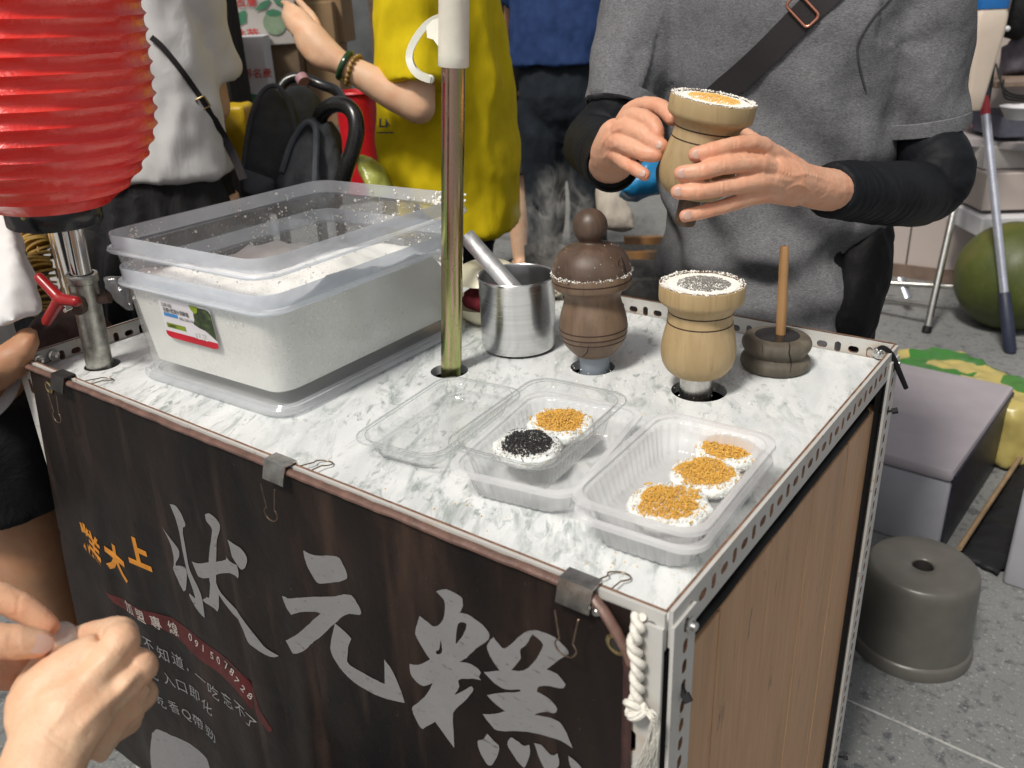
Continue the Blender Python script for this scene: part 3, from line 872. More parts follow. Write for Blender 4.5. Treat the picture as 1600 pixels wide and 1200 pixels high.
def tie(p, d, label, L=.014):
    t = thing('cable_tie', label, 'cable tie', p, 'black cable ties on the cart frame')
    p, d = V(p), V(d).normalized(); s = d.orthogonal().normalized(); u = d.cross(s)
    b = MB(); b.tube([p - d * .004, p, p + d * L * .6 + u * .001, p + d * L], .0024, 8, flat=.5); b.build('strap_tail', mBlack, t)
    b = MB(); b.obox(p + d * L, d * .0035, s * .0032, u * .0026); b.build('head', mBlack, t, smooth=0, bevel=.0006)
tie(AX(1060, 1062, W + .001), (.6, -.3, -.55), 'black cable tie poking from the front right leg')
tie(AX(1306, 1182, W + .001), (.9, .3, .1), 'black cable tie low on the back right leg')
tie(AX(1379, 645, W + .001), (.9, .3, .3), 'short black cable tie just under the back right corner')
b = MB(); b.tube([(W - .012, D - .03, H + .002), (W - .006, D - .035, H + .006), (W + .003, D - .028, H - .004), (W + .012, D - .018, H - .028), (W + .020, D - .008, H - .05)], [.0026, .003, .0034, .0034, .003], 8, sub=3)
tag(b.build('black_strap', mBlack), 'black strap looped over the back right corner of the rail', 'strap')
# ------------------------------------------------------------------ tall pole with a white clamp
def pole_mat():
    m, t, out = newmat('zinc_chromate_pole')
    tc = t.nodes.new('ShaderNodeTexCoord')
    sep = t.nodes.new('ShaderNodeSeparateXYZ'); t.links.new(tc.outputs['Object'], sep.inputs[0])
    at = t.nodes.new('ShaderNodeMath'); at.operation = 'ARCTAN2'
    t.links.new(sep.outputs['Y'], at.inputs[0]); t.links.new(sep.outputs['X'], at.inputs[1])
    cmb = t.nodes.new('ShaderNodeCombineXYZ'); t.links.new(at.outputs[0], cmb.inputs[0])
    t.links.new(math_(t, 'MULTIPLY', sep.outputs['Z'], .35), cmb.inputs[1])
    f = ntex(t, cmb.outputs[0], 2.6, 4, .6)
    c = ramp(t, f, [(.25, (.38, .31, .18)), (.4, (.52, .42, .22)), (.5, (.34, .44, .14)), (.57, (.56, .34, .30)), (.68, (.46, .36, .19)), (.85, (.30, .25, .17))])
    c = mixc(t, ramp(t, ntex(t, coords(t), 240, 4, .7), [(.60, 0.0), (.70, .7)]), c, (.20, .16, .10))
    princ(t, out, c, ramp(t, ntex(t, coords(t), 40, 4), [(.3, .16), (.7, .3)]), 1.0)
    return m
mZinc = pole_mat()
mWhitePl = M('cream_plastic', (.74, .71, .61), .38, var=.06, vs=40, bs=.1, bsc=200, Subsurface_Weight=.1)
mWhiteTube = M('white_tube', (.74, .76, .80), .3, var=.05)
mDkHole = M('screw_grey', (.22, .22, .23), .4, .6)
pb = V((AZ(705, 578, ZM).x, AZ(705, 578, ZM).y, .60)); 
pt = AY(708.5, 104, .297 + 0.0)
pd = (pt - AZ(705, 578, ZM)).normalized()
base = AZ(705, 578, ZM)
pq = pd.to_track_quat('Z', 'Y').to_matrix()
pole = thing('canopy_pole', 'gold zinc pole with white clamp lever standing in the marble top', 'pole', base)
Lp = (pt - base).length
b = MB(); b.lathe([(.0128, -.25), (.0128, 0.0), (.0128, Lp + .03)], 40, base, pq, cap=True); b.build('pole_tube', mZinc, pole)
b = MB(); b.lathe([(.0118, Lp), (.0118, Lp + .9)], 32, base, pq, cap=True); b.build('upper_tube', mWhiteTube, pole)
b = MB()
b.lathe([(.0135, Lp), (.0158, Lp), (.0166, Lp + .0012), (.0163, Lp + .012), (.0160, Lp + .064), (.0166, Lp + .0665), (.0162, Lp + .068), (.0125, Lp + .068)], 40, base, pq)
clampb = b.build('clamp_body', mWhitePl, pole)
# lever: C-shaped channel on the left, in the plane facing the camera
ux = (RIGHT - pd * RIGHT.dot(pd)).normalized(); uy = pd; un = ux.cross(uy)
def cp(u, v, dn=0.0):
    """point on the clamp plane from its place on the photograph"""
    d = ray(u, v); n = FWD; k = (pt - CAM).dot(n) / d.dot(n); return CAM + d * k + un * dn
LEV = [(689, 27), (676, 32), (664, 41), (651, 58), (642, 76), (640, 92), (645, 106), (654, 116), (664, 121), (673, 123.5)]
b = MB()
for w in (-.0042, .0042):
    rings = []
    for k, q in enumerate(LEV):
        pass
P1 = [cp(*q) for q in LEV]
P1, _ = crom(P1, [1] * len(P1), 4)
def lever_ring(p, tdir, w, hgt, th):
    s = tdir.cross(un).normalized()
    return p, s
rings = []
for k in range(len(P1)):
    tdir = (P1[min(k + 1, len(P1) - 1)] - P1[max(k - 1, 0)]).normalized(); s = un.cross(tdir).normalized()
    w = .0052; h = .0036; e = .0011
    # channel section: back plate plus two lips
    sec = [(-w, -h), (w, -h), (w, h), (w - e, h), (w - e, -h + e), (-w + e, -h + e), (-w + e, h), (-w, h)]
    rings.append([P1[k] + un * a + s * c for a, c in sec])
b.loft(rings)
b.sphere(P1[-1], .0045, 10)
b.build('clamp_lever', mWhitePl, pole, smooth=35)
b = MB()
for dn in (-.006, .0045):
    tri = [(690, 26), (676, 31), (667, 42), (668, 58), (678, 61), (690, 78)]
    F = [cp(*q, dn) for q in tri]; G = [p + un * .0018 for p in F]
    b.loft([F, G])
b.build('clamp_bracket', mWhitePl, pole, smooth=20)
b = MB(); b.lathe([(.0001, 0), (.0040, 0), (.0042, -.001), (.0042, .004)], 16, cp(672, 49, -.0075), Matrix((ux, uy, un)).transposed(), cap=True); b.build('pivot_screw', mDkHole, pole)
b = MB(); b.lathe([(.0001, 0), (.0022, 0), (.0022, .003)], 16, cp(685, 48, -.0072), Matrix((ux, uy, un)).transposed(), cap=True); b.build('pivot_pin', mDkHole, pole)

# ------------------------------------------------------------------ lantern pole with red wing screw
mChrome = M('chrome_tube', (.72, .70, .66), .12, 1.0, var=.12, vs=40)
mGalv = M('scratched_galvanised', (.44, .43, .39), .38, 1.0, var=.35, vs=90, bs=.3, bsc=300)
mRedPl = M('red_plastic', (.30, .010, .012), .32, var=.15, vs=40, Subsurface_Weight=.05)
mRustDisc = M('rusty_disc', (.085, .05, .038), .65, .2, var=.4, vs=90, bs=.4)
lb = AZ(156, 571, ZM); lt = AY(111, 345, .068)
ld = (lt - lb).normalized(); lq = ld.to_track_quat('Z', 'Y').to_matrix()
lpole = thing('lantern_pole', 'two-part steel lantern pole with red wing screw at the cart corner', 'pole', lb)
tc_ = (AY(130.5, 428, .068) - lb).length
b = MB(); b.lathe([(.0165, -.2), (.0165, tc_ - .012), (.0188, tc_ - .010), (.0192, tc_ - .002), (.0185, tc_), (.0145, tc_ + .0005)], 36, lb, lq); b.build('outer_tube', mGalv, lpole)
b = MB(); b.lathe([(.0128, tc_ - .05), (.0128, tc_ + .62)], 36, lb, lq, cap=True); b.build('inner_tube', mChrome, lpole)
boss = lb + ld * (tc_ - .035)
toc = (CAM - boss); toc = (toc - ld * toc.dot(ld)).normalized()
side = (toc * .85 - RIGHT * .7).normalized(); sq = side.to_track_quat('Z', 'Y').to_matrix()
b = MB(); b.lathe([(.001, .021), (.012, .021), (.0145, .019), (.0145, .012)], 28, boss, sq, cap=True); b.build('rust_collar', mRustDisc, lpole)
b = MB(); b.lathe([(.0045, .015), (.0045, .034), (.001, .035)], 14, boss + side * .002, sq, cap=True); b.build('screw_shank', mChrome, lpole)
wc = AY(91, 467, .030)
def wp(u, v, y): return AY(u, v, y)
b = MB()
hub = wp(94, 467, .028)
for tip in (wp(62, 434, .024), wp(73, 502, .022), wp(119, 471, .034)):
    b.tube([hub, hub + (tip - hub) * .5, tip], [.0078, .0070, .0066], 14)
    b.sphere(tip, .0066, 12)
b.sphere(hub, .0085, 14)
bb = remesh(b, .0011, 6); bb.build('wing_screw', mRedPl, lpole)
b = MB(); b.tube([boss - side * .016, boss - side * .024], .0075, 6); b.build('back_nut', mRustDisc, lpole)
b = MB(); b.tube([boss + RIGHT * .014, boss + RIGHT * .030 + V((0, 0, .003))], [.006, .0075], 8); b.build('hinge_lug', mRustDisc, lpole)

# ------------------------------------------------------------------ red paper lantern
def lantern_mat():
    m, t, out = newmat('red_lantern_film')
    vec = coords(t, (1, 1, 2.0))
    c = mixc(t, ramp(t, ntex(t, vec, 9, 4), [(.35, 0.0), (.7, 1.0)]), (.80, .016, .012), (.92, .05, .03))
    h = ntex(t, coords(t, (1, 1, 2.6)), 34, 5, .62, .9)
    h2 = ntex(t, coords(t, (1, 1, .8)), 90, 4, .6, 1.2)
    hh = math_(t, 'ADD', h, math_(t, 'MULTIPLY', h2, .4))
    princ(t, out, c, ramp(t, ntex(t, vec, 22, 4), [(.35, .24), (.7, .42)]), 0, bump(t, hh, .5, .004), Transmission_Weight=0.0, Subsurface_Weight=.2, Coat_Weight=.45, Coat_Roughness=.18)
    return m
mLant = lantern_mat()
lc = AY(82, 322, .052)             # centre of its bottom ring
laq = (ld * .85 + V((-.01, 0, .15))).normalized().to_track_quat('Z', 'Y').to_matrix()
lant = thing('paper_lantern', 'red ribbed paper lantern with black base ring hanging over the cart corner', 'lantern', lc)
Rl = .136
prof = []
NR = 22; pitch = .0178
def lr(z):
    """lantern radius at height z above the ring"""
    if z < .12:
        t = z / .12
        return .054 + (Rl - .054) * math.sin(min(1, t) * pi / 2) ** .62
    if z > .40:
        t = (z - .40) / .12
        return Rl - (Rl - .06) * (1 - math.cos(min(1, t) * pi / 2))
    return Rl + .004 * math.sin((z - .12) / .28 * pi)
SUBZ = 5
for i in range(0, 27 * SUBZ + 1):
    z = i / SUBZ * pitch * .98 + .004
    fr = (i % SUBZ) / SUBZ
    prof.append((lr(z) - .0044 * math.sin(fr * pi) ** .6, z, fr))
def lfn(r, z, a):
    fr = ((z - .004) / (pitch * .98)) % 1
    k = math.sin(fr * pi)
    p = (math.cos(a) * 3, math.sin(a) * 3, z * 26)
    return r + k * (.0008 * nz((math.cos(a) * 9, math.sin(a) * 9, z * 30), 1, 3) + .0008 * nz((math.cos(a) * 26, math.sin(a) * 26, z * 60), 1, 6)) + .0010 * nz((math.cos(a) * 5, math.sin(a) * 5, z * 55), 1, 8)
b = MB(); b.lathe([(r, z) for r, z, _ in prof], 220, lc, laq, fn=lfn); b.build('lantern_body', mLant, lant, smooth=50)
mBlkGloss = M('black_gloss_ring', (.014, .014, .015), .22, var=.3)
b = MB(); b.lathe([(.052, .006), (.0535, .004), (.0535, -.018), (.0525, -.0195), (.048, -.0195), (.048, .006)], 64, lc, laq); b.build('base_ring', mBlkGloss, lant)
for a in (math.radians(-160), math.radians(-15)):
    p = lc + laq @ V((.0537 * math.cos(a), .0537 * math.sin(a), -.001)); q = (laq @ V((math.cos(a), math.sin(a), 0))).to_track_quat('Z', 'Y').to_matrix()
    b = MB(); b.lathe([(.0001, .0014), (.002, .0012), (.003, 0)], 12, p, q); b.build('ring_rivet', mBrass, lant)
b = MB(); b.lathe([(.06, .49), (.0615, .50), (.0615, .525), (.055, .525), (.055, .49)], 48, lc, laq); b.build('top_ring', mBlkGloss, lant)

# ------------------------------------------------------------------ nested flour bins
CX, CY, CR = .277, .253, math.radians(2.2)
cr, sr = math.cos(CR), math.sin(CR)
def cw(x, y, z): return V((CX + x * cr - y * sr, CY + x * sr + y * cr, z))
mBin = thin_plastic('milky_bin_plastic', (.93, .955, .98), haze=.20, gloss=.8, rough=.12, dust=.8, dustcol=(.92, .92, .90), dscale=170, trans=.15)
mBinO = thin_plastic('outer_bin_plastic', (.985, .985, .975), haze=.13, gloss=.8, rough=.12, trans=.3)
mBinRim = thin_plastic('milky_bin_rim', (.92, .95, .99), haze=.40, gloss=.9, rough=.12, trans=.35)
mLid = thin_plastic('milky_lid_plastic', (.94, .95, .965), haze=.38, gloss=.9, rough=.12, trans=.45)
mFlour = M('rice_flour', (.92, .90, .84), .95, var=.03, vs=30, bs=.25, bsc=160, bd=.002, Specular_IOR_Level=.1)
def rr3(a, b_, r, z, seg=6): return [cw(x, y, z) for x, y in rrect(a, b_, r, seg)]
lidt = thing('bin_lid', 'shallow milky plastic lid lying under the flour bins', 'lid', (CX, CY, ZM))
b = MB(); z = ZM + .0008; A0, B0 = .138, .176
b.loft([rr3(A0 - .012, B0 - .012, .022, z + .0), rr3(A0 - .004, B0 - .004, .026, z), rr3(A0, B0, .03, z + .003), rr3(A0, B0, .03, z + .009), rr3(A0 - .002, B0 - .002, .029, z + .0115), rr3(A0 - .005, B0 - .005, .027, z + .0115), rr3(A0 - .007, B0 - .007, .026, z + .0085), rr3(A0 - .008, B0 - .008, .026, z + .0085), rr3(A0 - .010, B0 - .010, .025, z + .011), rr3(A0 - .013, B0 - .013, .024, z + .011), rr3(A0 - .016, B0 - .016, .022, z + .004)], cap=True)
b.build('lid_tray', mLid, lidt)
zb = ZM + .0065
ZR1, ZR2 = ZM + .146, ZM + .187      # rims of the outer and inner bins
def bin_shell(z0, z1, a0, b0, a1, b1, step_z, name, label, rimh=.021):
    t = thing('flour_bin', label, 'plastic bin', (CX, CY, z0), 'nested flour bins')
    b = MB(); th = .0016
    prof = [(a0 - .006, b0 - .006, .018, z0), (a0 - .001, b0 - .001, .020, z0 + .003), (a0, b0, .021, z0 + .008), (a1 - .004, b1 - .004, .026, z1 - rimh)]
    b.loft([rr3(*q) for q in prof], cap=False)
    b.add(rr3(a0 - .006, b0 - .006, .018, z0), [tuple(range(28))])
    b.build('bin_wall', mBinO if name == 'o' else mBin, t)
    b = MB()
    prof = [(a1 - .004, b1 - .004, .026, z1 - rimh), (a1 + .0035, b1 + .0035, .03, z1 - rimh - .001), (a1 + .005, b1 + .005, .031, z1 - rimh + .0015), (a1 + .0035, b1 + .0035, .03, z1 - rimh + .004), (a1 - .001, b1 - .001, .028, z1 - rimh + .0045), (a1, b1, .029, z1 - .001), (a1 - .0005, b1 - .0005, .0285, z1), (a1 - .002, b1 - .002, .0275, z1 - .0005), (a1 - .003, b1 - .003, .027, z1 - rimh + .004)]
    b.loft([rr3(*q) for q in prof], cap=False); b.build('bin_rim', mBinRim, t)
    return t
binO = bin_shell(zb, ZR1, .126, .166, .139, .178, 0, 'o', 'outer milky bin with the product sticker holding another bin of flour')
zi = zb + .016
binI = bin_shell(zi, ZR2, .123, .162, .141, .181, 0, 'i', 'inner milky bin filled with white rice flour and set into another')
# flour: one heap filling the inner bin
flour = thing('rice_flour_heap', 'white rice flour heaped inside the upper milky bin', 'flour', (CX, CY, zi))
FH = .098
def fh(x, y):
    h = FH + .012 * nz((x * 12, y * 12, 0), 1, 2) + .005 * nz((x * 40, y * 40, 0), 1, 3) + .0025 * nz((x * 110, y * 110, 0), 1, 5)
    h += .030 * math.exp(-((x - .085) ** 2 / .0035 + (y + .02) ** 2 / .012)) + .018 * math.exp(-((x + .05) ** 2 / .006 + (y + .13) ** 2 / .003))
    h -= .020 * math.exp(-((x + .03) ** 2 / .004 + (y - .03) ** 2 / .009)) + .030 * math.exp(-((y - .15) ** 2 / .002))
    return h
b = MB(); K = 60
rings = []
aa = lambda h: .1215 + h * .096; ab = lambda h: .1605 + h * .102
n_ = 112
base_ = rrect(1, 1, .18, 8, n_)
for h in (.003, .02, .04, .06):
    rings.append([cw(x * aa(h), y * ab(h), zi + h) for x, y in base_])
edge = []
for x, y in base_:
    h = max(.055, fh(x * .125, y * .165)); 
    edge.append(cw(x * aa(h), y * ab(h), zi + h))
rings.append(edge)
for s in np.linspace(.97, .05, 26):
    r = []
    for x, y in base_:
        X, Y = x * .125 * s, y * .165 * s
        r.append(cw(X, Y, zi + max(.05, fh(X, Y))))
    rings.append(r)
b.loft(rings, cap=True); b.build('flour', mFlour, flour)
# flour clumps on the walls of the upper bin
b = MB()
def clump(p, r, n=None):
    q = Matrix.Rotation(random.uniform(0, 6), 3, V((random.random(), random.random(), random.random())).normalized())
    pts = [V((1, 0, 0)), V((-1, 0, 0)), V((0, 1, 0)), V((0, -1, 0)), V((0, 0, 1)), V((0, 0, -1))]
    b.add([p + (q @ (x * random.uniform(.6, 1.25))) * r for x in pts], [(0, 2, 4), (2, 1, 4), (1, 3, 4), (3, 0, 4), (2, 0, 5), (1, 2, 5), (3, 1, 5), (0, 3, 5)])
def wall_pt(face, t, h):
    """t along the wall, h height above zi, on the inside of the inner bin"""
    a = .1225 + h * .098 - .0012; c = .1615 + h * .105 - .0012
    return {'n': cw(t * a * .92, c, zi + h), 's': cw(t * a * .92, -c, zi + h), 'e': cw(a, t * c * .94, zi + h), 'w': cw(-a, t * c * .94, zi + h)}[face]
for face, cnt in (('n', 330), ('w', 520), ('s', 260), ('e', 300)):
    for _ in range(cnt):
        t = random.uniform(-1, 1); h = .08 + (.16 - .08) * random.random() ** 1.5
        if nz((t * 3.5, h * 30, ord(face)), 1, 2) < random.uniform(-.35, .2): continue
        clump(wall_pt(face, t, h), random.choice((.0007, .0009, .0011, .0016, .0022)) * random.uniform(.6, 1.3))
for (cx_, cy_, n__, s_) in ((.105, .176, 130, .016), (-.115, -.14, 16, .012), (-.05, .04, 20, .02)):
    for _ in range(n__):
        x, y = random.gauss(cx_, s_), random.gauss(cy_, s_ * .25)
        if n__ > 100: clump(cw(min(max(x, .06), .135), .1775 + random.uniform(-.003, .0015), ZR2 - .018 + abs(random.gauss(0, .008))), random.uniform(.0012, .0026))
        elif n__ == 16: clump(cw(-.1365 + random.uniform(0, .001), y, ZR2 - random.uniform(.002, .016)), random.uniform(.0008, .002))
kind(b.build('flour_clumps', mFlour, flour, smooth=0), 'stuff')

# sticker on the front wall of the outer bin
def binface(u, v):
    """point on the outer bin's front wall under sight line (u, v)"""
    p0 = cw(0, -.166, zb + .008); p1 = cw(0, -.174, ZR1 - .021)
    ex = V((cr, sr, 0)); up = (p1 - p0); n = ex.cross(up).normalized()
    d = ray(u, v); return CAM + d * ((p0 - CAM).dot(n) / d.dot(n)), ex, up.normalized(), n
sp0, sex, sup, sn = binface(246, 464)
sn = sn if sn.dot(CAM - sp0) > 0 else -sn
q1 = binface(332, 487)[0]; q2 = binface(262, 524)[0]; q3 = binface(340, 549)[0]
sw = ((q1 - sp0).dot(sex) + (q3 - q2).dot(sex)) / 2; sh = ((sp0 - q2).dot(sup) + (q1 - q3).dot(sup)) / 2
def sk(x, y, o=.0006):
    """sticker coordinates: x from 0 to 1, y from 0 (bottom) to 1 (top)"""
    return sp0 + sex * (x * sw) - sup * ((1 - y) * sh) + sn * o
sticker = binO
def prt(name, mat_, polys, o, parent=sticker):
    b = MB()
    for P in polys: b.add([sk(x, y, o) for x, y in P], [tuple(range(len(P)))])
    return b.build(name, mat_, parent, smooth=0)
rrp = [((x + 1) / 2, (y + 1) / 2) for x, y in rrect(1, 1, .16, 6)]
mStk = M('sticker_paper', (.66, .64, .66), .35, var=.05)
b = MB(); b.loft([[sk(x, y, .0002) for x, y in rrp], [sk(x, y, .0008) for x, y in rrp]])
stk = b.build('product_sticker', mStk, binO, smooth=20)
mInk = M('ink_black', (.03, .03, .03), .4); mInkW = M('ink_white', (.75, .75, .73), .4); mInkR = M('ink_red', (.50, .008, .025), .35); mInkB = M('ink_blue', (.06, .25, .55), .4); mInkG = M('ink_green', (.20, .27, .02), .4)
prt('sticker_red_band', mInkR, [[(x, y) for x, y in rrp if y < .17] + [(1, .17), (0, .17)]], .0012, stk) if False else None
band = [(0, .17), (.0, .08), (.025, .025), (.08, 0), (.92, 0), (.975, .025), (1, .08), (1, .17)]
prt('red_band', mInkR, [band], .0011, stk)
prt('blue_tag', mInkB, [[(.055, .56), (.33, .56), (.33, .65), (.055, .65)]], .0011, stk)
prt('green_tag', mInkG, [[(.055, .27), (.43, .27), (.43, .39), (.055, .39)]], .0011, stk)
def veg_mat():
    m, t, out = newmat('printed_greens'); vec = coords(t)
    c = ramp(t, ntex(t, vec, 160, 5, .7), [(.35, (.015, .022, .012)), (.55, (.045, .07, .025)), (.75, (.14, .17, .07))])
    princ(t, out, c, .4); return m
prt('printed_vegetables', veg_mat(), [[(.70, 1 - .03), (.85, .97), (.93, .97), (.975, .94), (1, .87), (1, .22), (.93, .30), (.82, .42), (.72, .45), (.62, .52), (.66, .65), (.66, .75)]], .0011, stk)
prt('printed_leaf', M('leaf_print', (.27, .36, .03), .4), [[(.62, 1), (.78, 1), (.76, .86), (.70, .80), (.64, .88)]], .0014, stk)
def stx(txt, x, y, h, mat_, name, bold=0.0, o=.0017, sx=1.0):
    b = MB(); vs, fs = glyph_mesh(txt, 1.0, bold)
    w = max(p.x for p in vs) - min(p.x for p in vs)
    b.add([sk(x, y, o) + sex * ((p.x + w / 2) * h * sh * sx) + sup * (p.y * h * sh) for p in vs], fs)
    kind(b.build(name, mat_, stk, smooth=0), 'stuff')
stx('LW-01', .07, .86, .135, mInk, 'model_print', .01)
stx('名廚1號滴水保鮮盒', .07, .735, .125, mInk, 'name_print', .012, sx=.9)
stx('380x265x166', .36, .585, .10, mInk, 'size_print', .0)
stx('12.6L', .60, .26, .26, mInkW, 'volume_print', .018, .0019, .82)
stx('加厚密封', .085, .33, .075, mInk, 'tag_print', .01)

# ------------------------------------------------------------------ steel cup with tongs, plates and red cloth behind it
mInox = M('brushed_steel', (.60, .60, .60), .24, 1.0, var=.10, vs=30, scale=(.2, .2, 8))
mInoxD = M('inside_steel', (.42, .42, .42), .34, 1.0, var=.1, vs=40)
cb = AZ(811, 541, ZM)
cup = thing('steel_cup', 'straight-sided stainless steel cup holding a steel handle', 'cup', cb)
CHh = .098
b = MB(); b.lathe([(.001, .0012), (.038, .001), (.0445, .0014), (.0478, .004), (.0488, .009), (.0490, CHh - .004), (.0500, CHh - .002), (.0508, CHh), (.0500, CHh + .0012), (.0490, CHh)], 64, cb); b.build('cup_wall', mInox, cup)
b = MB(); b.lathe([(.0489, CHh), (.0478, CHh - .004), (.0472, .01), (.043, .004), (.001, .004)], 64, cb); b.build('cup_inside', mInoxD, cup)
tongs = thing('steel_tongs', 'stainless steel handle leaning in the steel cup', 'tongs', cb + V((0, 0, .01)))
b = MB()
t0 = AY(722, 367, cb.y + .012); t1 = AY(794, 448, cb.y - .006); t2 = t1 + (t1 - t0) * .55
for off in (V((.003, .003, 0)),):
    d = (t1 - t0).normalized(); s = d.cross(FWD).normalized(); n = s.cross(d)
    rings = []
    for k in range(9):
        p = t0 + (t2 - t0) * k / 8 + off; w = .0112
        rings.append([p + s * a + n * c for a, c in ((-w, .0022), (-w * .4, .0004), (w * .4, .0004), (w, .0022), (w, .0012), (w * .4, -.0006), (-w * .4, -.0006), (-w, .0012))])
    b.loft(rings)
b.build('tongs_arms', M('dark_steel', (.38, .37, .36), .16, 1.0, var=.2, vs=30), tongs)
mCream = M('cream_melamine', (.74, .69, .50), .35, var=.05)
mWine = M('wine_cloth', (.16, .012, .022), .9, var=.35, vs=50, bs=.6, bsc=400)
pc = AZ(737, 516, ZM); pc = V((pc.x - .004, pc.y + .045, ZM))
bowl = thing('cream_bowl', 'cream bowl under the wine red cloth behind the pole', 'bowl', pc, 'cream dishes behind the cup')
def bowl_prof(r, h): return [(.001, .001), (r * .5, .001), (r * .55, .004), (r * .85, h * .55), (r, h), (r * 1.02, h + .0012), (r * .97, h), (r * .8, h * .55), (r * .5, .006), (.001, .005)]
b = MB(); b.lathe(bowl_prof(.055, .03), 48, pc); b.build('bowl_shell', mCream, bowl)
cl = MB()
for k in range(4): cl.sphere(pc + V((random.uniform(-.012, .015), random.uniform(-.01, .012), .034 + k * .005)), .032, 14, (1.1, 1, .55))
cl = remesh(cl, .003, 4, lambda p, n: .004 * nz(p, 55, 2) + .003 * nz(p, 110, 4))
tag(cl.build('red_cloth', mWine), 'crumpled wine red cloth stuffed between two cream bowls', 'cloth')
bowl2 = thing('cream_bowl', 'upturned cream dish lying on top of the red cloth', 'bowl', pc + V((0, 0, .1)), 'cream dishes behind the cup')
b = MB(); b.lathe([(.001, .020), (.030, .020), (.036, .017), (.050, .003), (.052, 0), (.049, .002), (.034, .015), (.001, .017)], 48, pc + V((-.004, .006, .062))); b.build('bowl_shell', mCream, bowl2)
pc3 = AZ(872, 466, ZM); pc3 = V((pc3.x - .02, pc3.y + .0, ZM))
b = MB(); b.lathe([(.001, .003), (.022, .003), (.034, .012), (.035, .0135), (.033, .012), (.02, .005), (.001, .005)], 40, pc3)
dish = thing('cream_saucer', 'small cream saucer at the back rail behind the steel cup', 'saucer', pc3); b.build('saucer_shell', mCream, dish)

# ------------------------------------------------------------------ wooden cake moulds
def wood_mat(name, c0, c1, c2, rough=.5, gs=1.0):
    m, t, out = newmat(name)
    vec = coords(t, (1, 1, .12))
    c = ramp(t, ntex(t, vec, 42 * gs, 6, .62, .6), [(.3, c0), (.55, c1), (.75, c2)])
    c = mixc(t, ramp(t, ntex(t, coords(t, (1, 1, .3)), 14, 4), [(.4, 0.0), (.75, .6)]), c, tuple(x * .62 for x in c0))
    fine = ntex(t, coords(t, (1, 1, .05)), 260, 3, .6)
    c = mixc(t, ramp(t, fine, [(.56, 0.0), (.72, .4)]), c, tuple(x * .45 for x in c0))
    princ(t, out, c, ramp(t, ntex(t, vec, 20, 4), [(.3, rough - .1), (.7, rough + .15)]), 0, bump(t, fine, .18, .0008))
    return m
mWoodD = wood_mat('dark_mould_wood', (.115, .070, .044), (.19, .125, .080), (.25, .17, .11), .48)
mWoodK = wood_mat('dark_lid_wood', (.060, .036, .025), (.105, .066, .046), (.15, .10, .072), .42)
mWoodL = wood_mat('light_mould_wood', (.36, .25, .12), (.45, .325, .165), (.52, .39, .22), .5)
mWoodG = wood_mat('grey_weathered_wood', (.075, .062, .046), (.13, .11, .08), (.20, .17, .125), .6)
mBurn = M('scorched_rim', (.11, .068, .042), .6, var=.5, vs=80)
mGroove = M('burnt_groove', (.035, .016, .010), .7)
mSesame = M('black_sesame_mix', (.24, .23, .21), .8, var=.7, vs=500)
mSesameD = M('black_sesame', (.028, .027, .028), .85, var=.5, vs=600)
mPeanut = M('peanut_crumb', (.74, .41, .075), .75, var=.3, vs=350, Subsurface_Weight=.1)
mPeanutL = M('peanut_powder_light', (.80, .48, .13), .8, var=.2, vs=350)
def grains(b, fn, n, r0, r1):
    for _ in range(n):
        p, nn = fn(); r = random.uniform(r0, r1)
        q = Matrix.Rotation(random.uniform(0, 6), 3, V((random.random() + .01, random.random(), random.random())).normalized())
        sx, sy, sz = random.uniform(.8, 1.15), random.uniform(.75, 1.1), random.uniform(.7, 1)
        pts = [V((sx, 0, 0)), V((-sx, 0, 0)), V((0, sy, 0)), V((0, -sy, 0)), V((0, 0, sz)), V((0, 0, -sz))]
        b.add([p + (q @ x) * r for x in pts], [(0, 2, 4), (2, 1, 4), (1, 3, 4), (3, 0, 4), (2, 0, 5), (1, 2, 5), (3, 1, 5), (0, 3, 5)])
def groove(b, o, q, r, z, w=.0007):
    b.lathe([(r + .00025, z - w), (r + .0004, z), (r + .00025, z + w), (r - .001, z + w), (r - .001, z - w)], 64, o, q)
def prof_r(prof, z):
    for (r0, z0), (r1, z1) in zip(prof, prof[1:]):
        if min(z0, z1) <= z <= max(z0, z1) and z1 != z0: return r0 + (r1 - r0) * (z - z0) / (z1 - z0)
    return prof[0][0]
def sprof(P, k=4):
    pts, _ = crom([V((r, 0, z)) for r, z in P], [1] * len(P), k)
    return [(p.x, p.z) for p in pts]
I3 = Matrix.Identity(3)

# dark mould with a domed, knobbed lid, steaming
o1 = V((h1[0] + .003, h1[1], ZM)); tl1 = Matrix.Rotation(math.radians(-2.0), 3, 'Y') @ Matrix.Rotation(math.radians(0), 3, 'X')
mould1 = thing('cake_mould', 'dark walnut cake mould with a knobbed dome lid standing on grey pipe', 'wooden mould', o1, 'wooden cake moulds')
pr1 = sprof([(.012, .0185), (.020, .018), (.027, .023), (.037, .036), (.0415, .052), (.0395, .070), (.0345, .086), (.0343, .094), (.0375, .101), (.044, .1045)]) + [(.0468, .107), (.0475, .110), (.0475, .1215), (.0468, .1225), (.030, .1225)]
b = MB(); b.lathe(pr1, 72, o1, tl1, cap=True); body1 = b.build('mould_body', mWoodD, mould1, smooth=35)
b = MB()
for z in (.041, .0475, .0545, .1145):
    b = MB(); groove(b, o1, tl1, prof_r(pr1, z), z); b.build('groove_ring', mGroove, body1)
prl = sprof([(.0470, .1225), (.0465, .129), (.043, .139), (.036, .148), (.027, .1535), (.0175, .1565), (.0135, .159), (.0150, .1625)]) + sprof([(.0150, .1625), (.0185, .168), (.0203, .176), (.0185, .1855), (.012, .1935), (.004, .1965), (.0004, .197)])
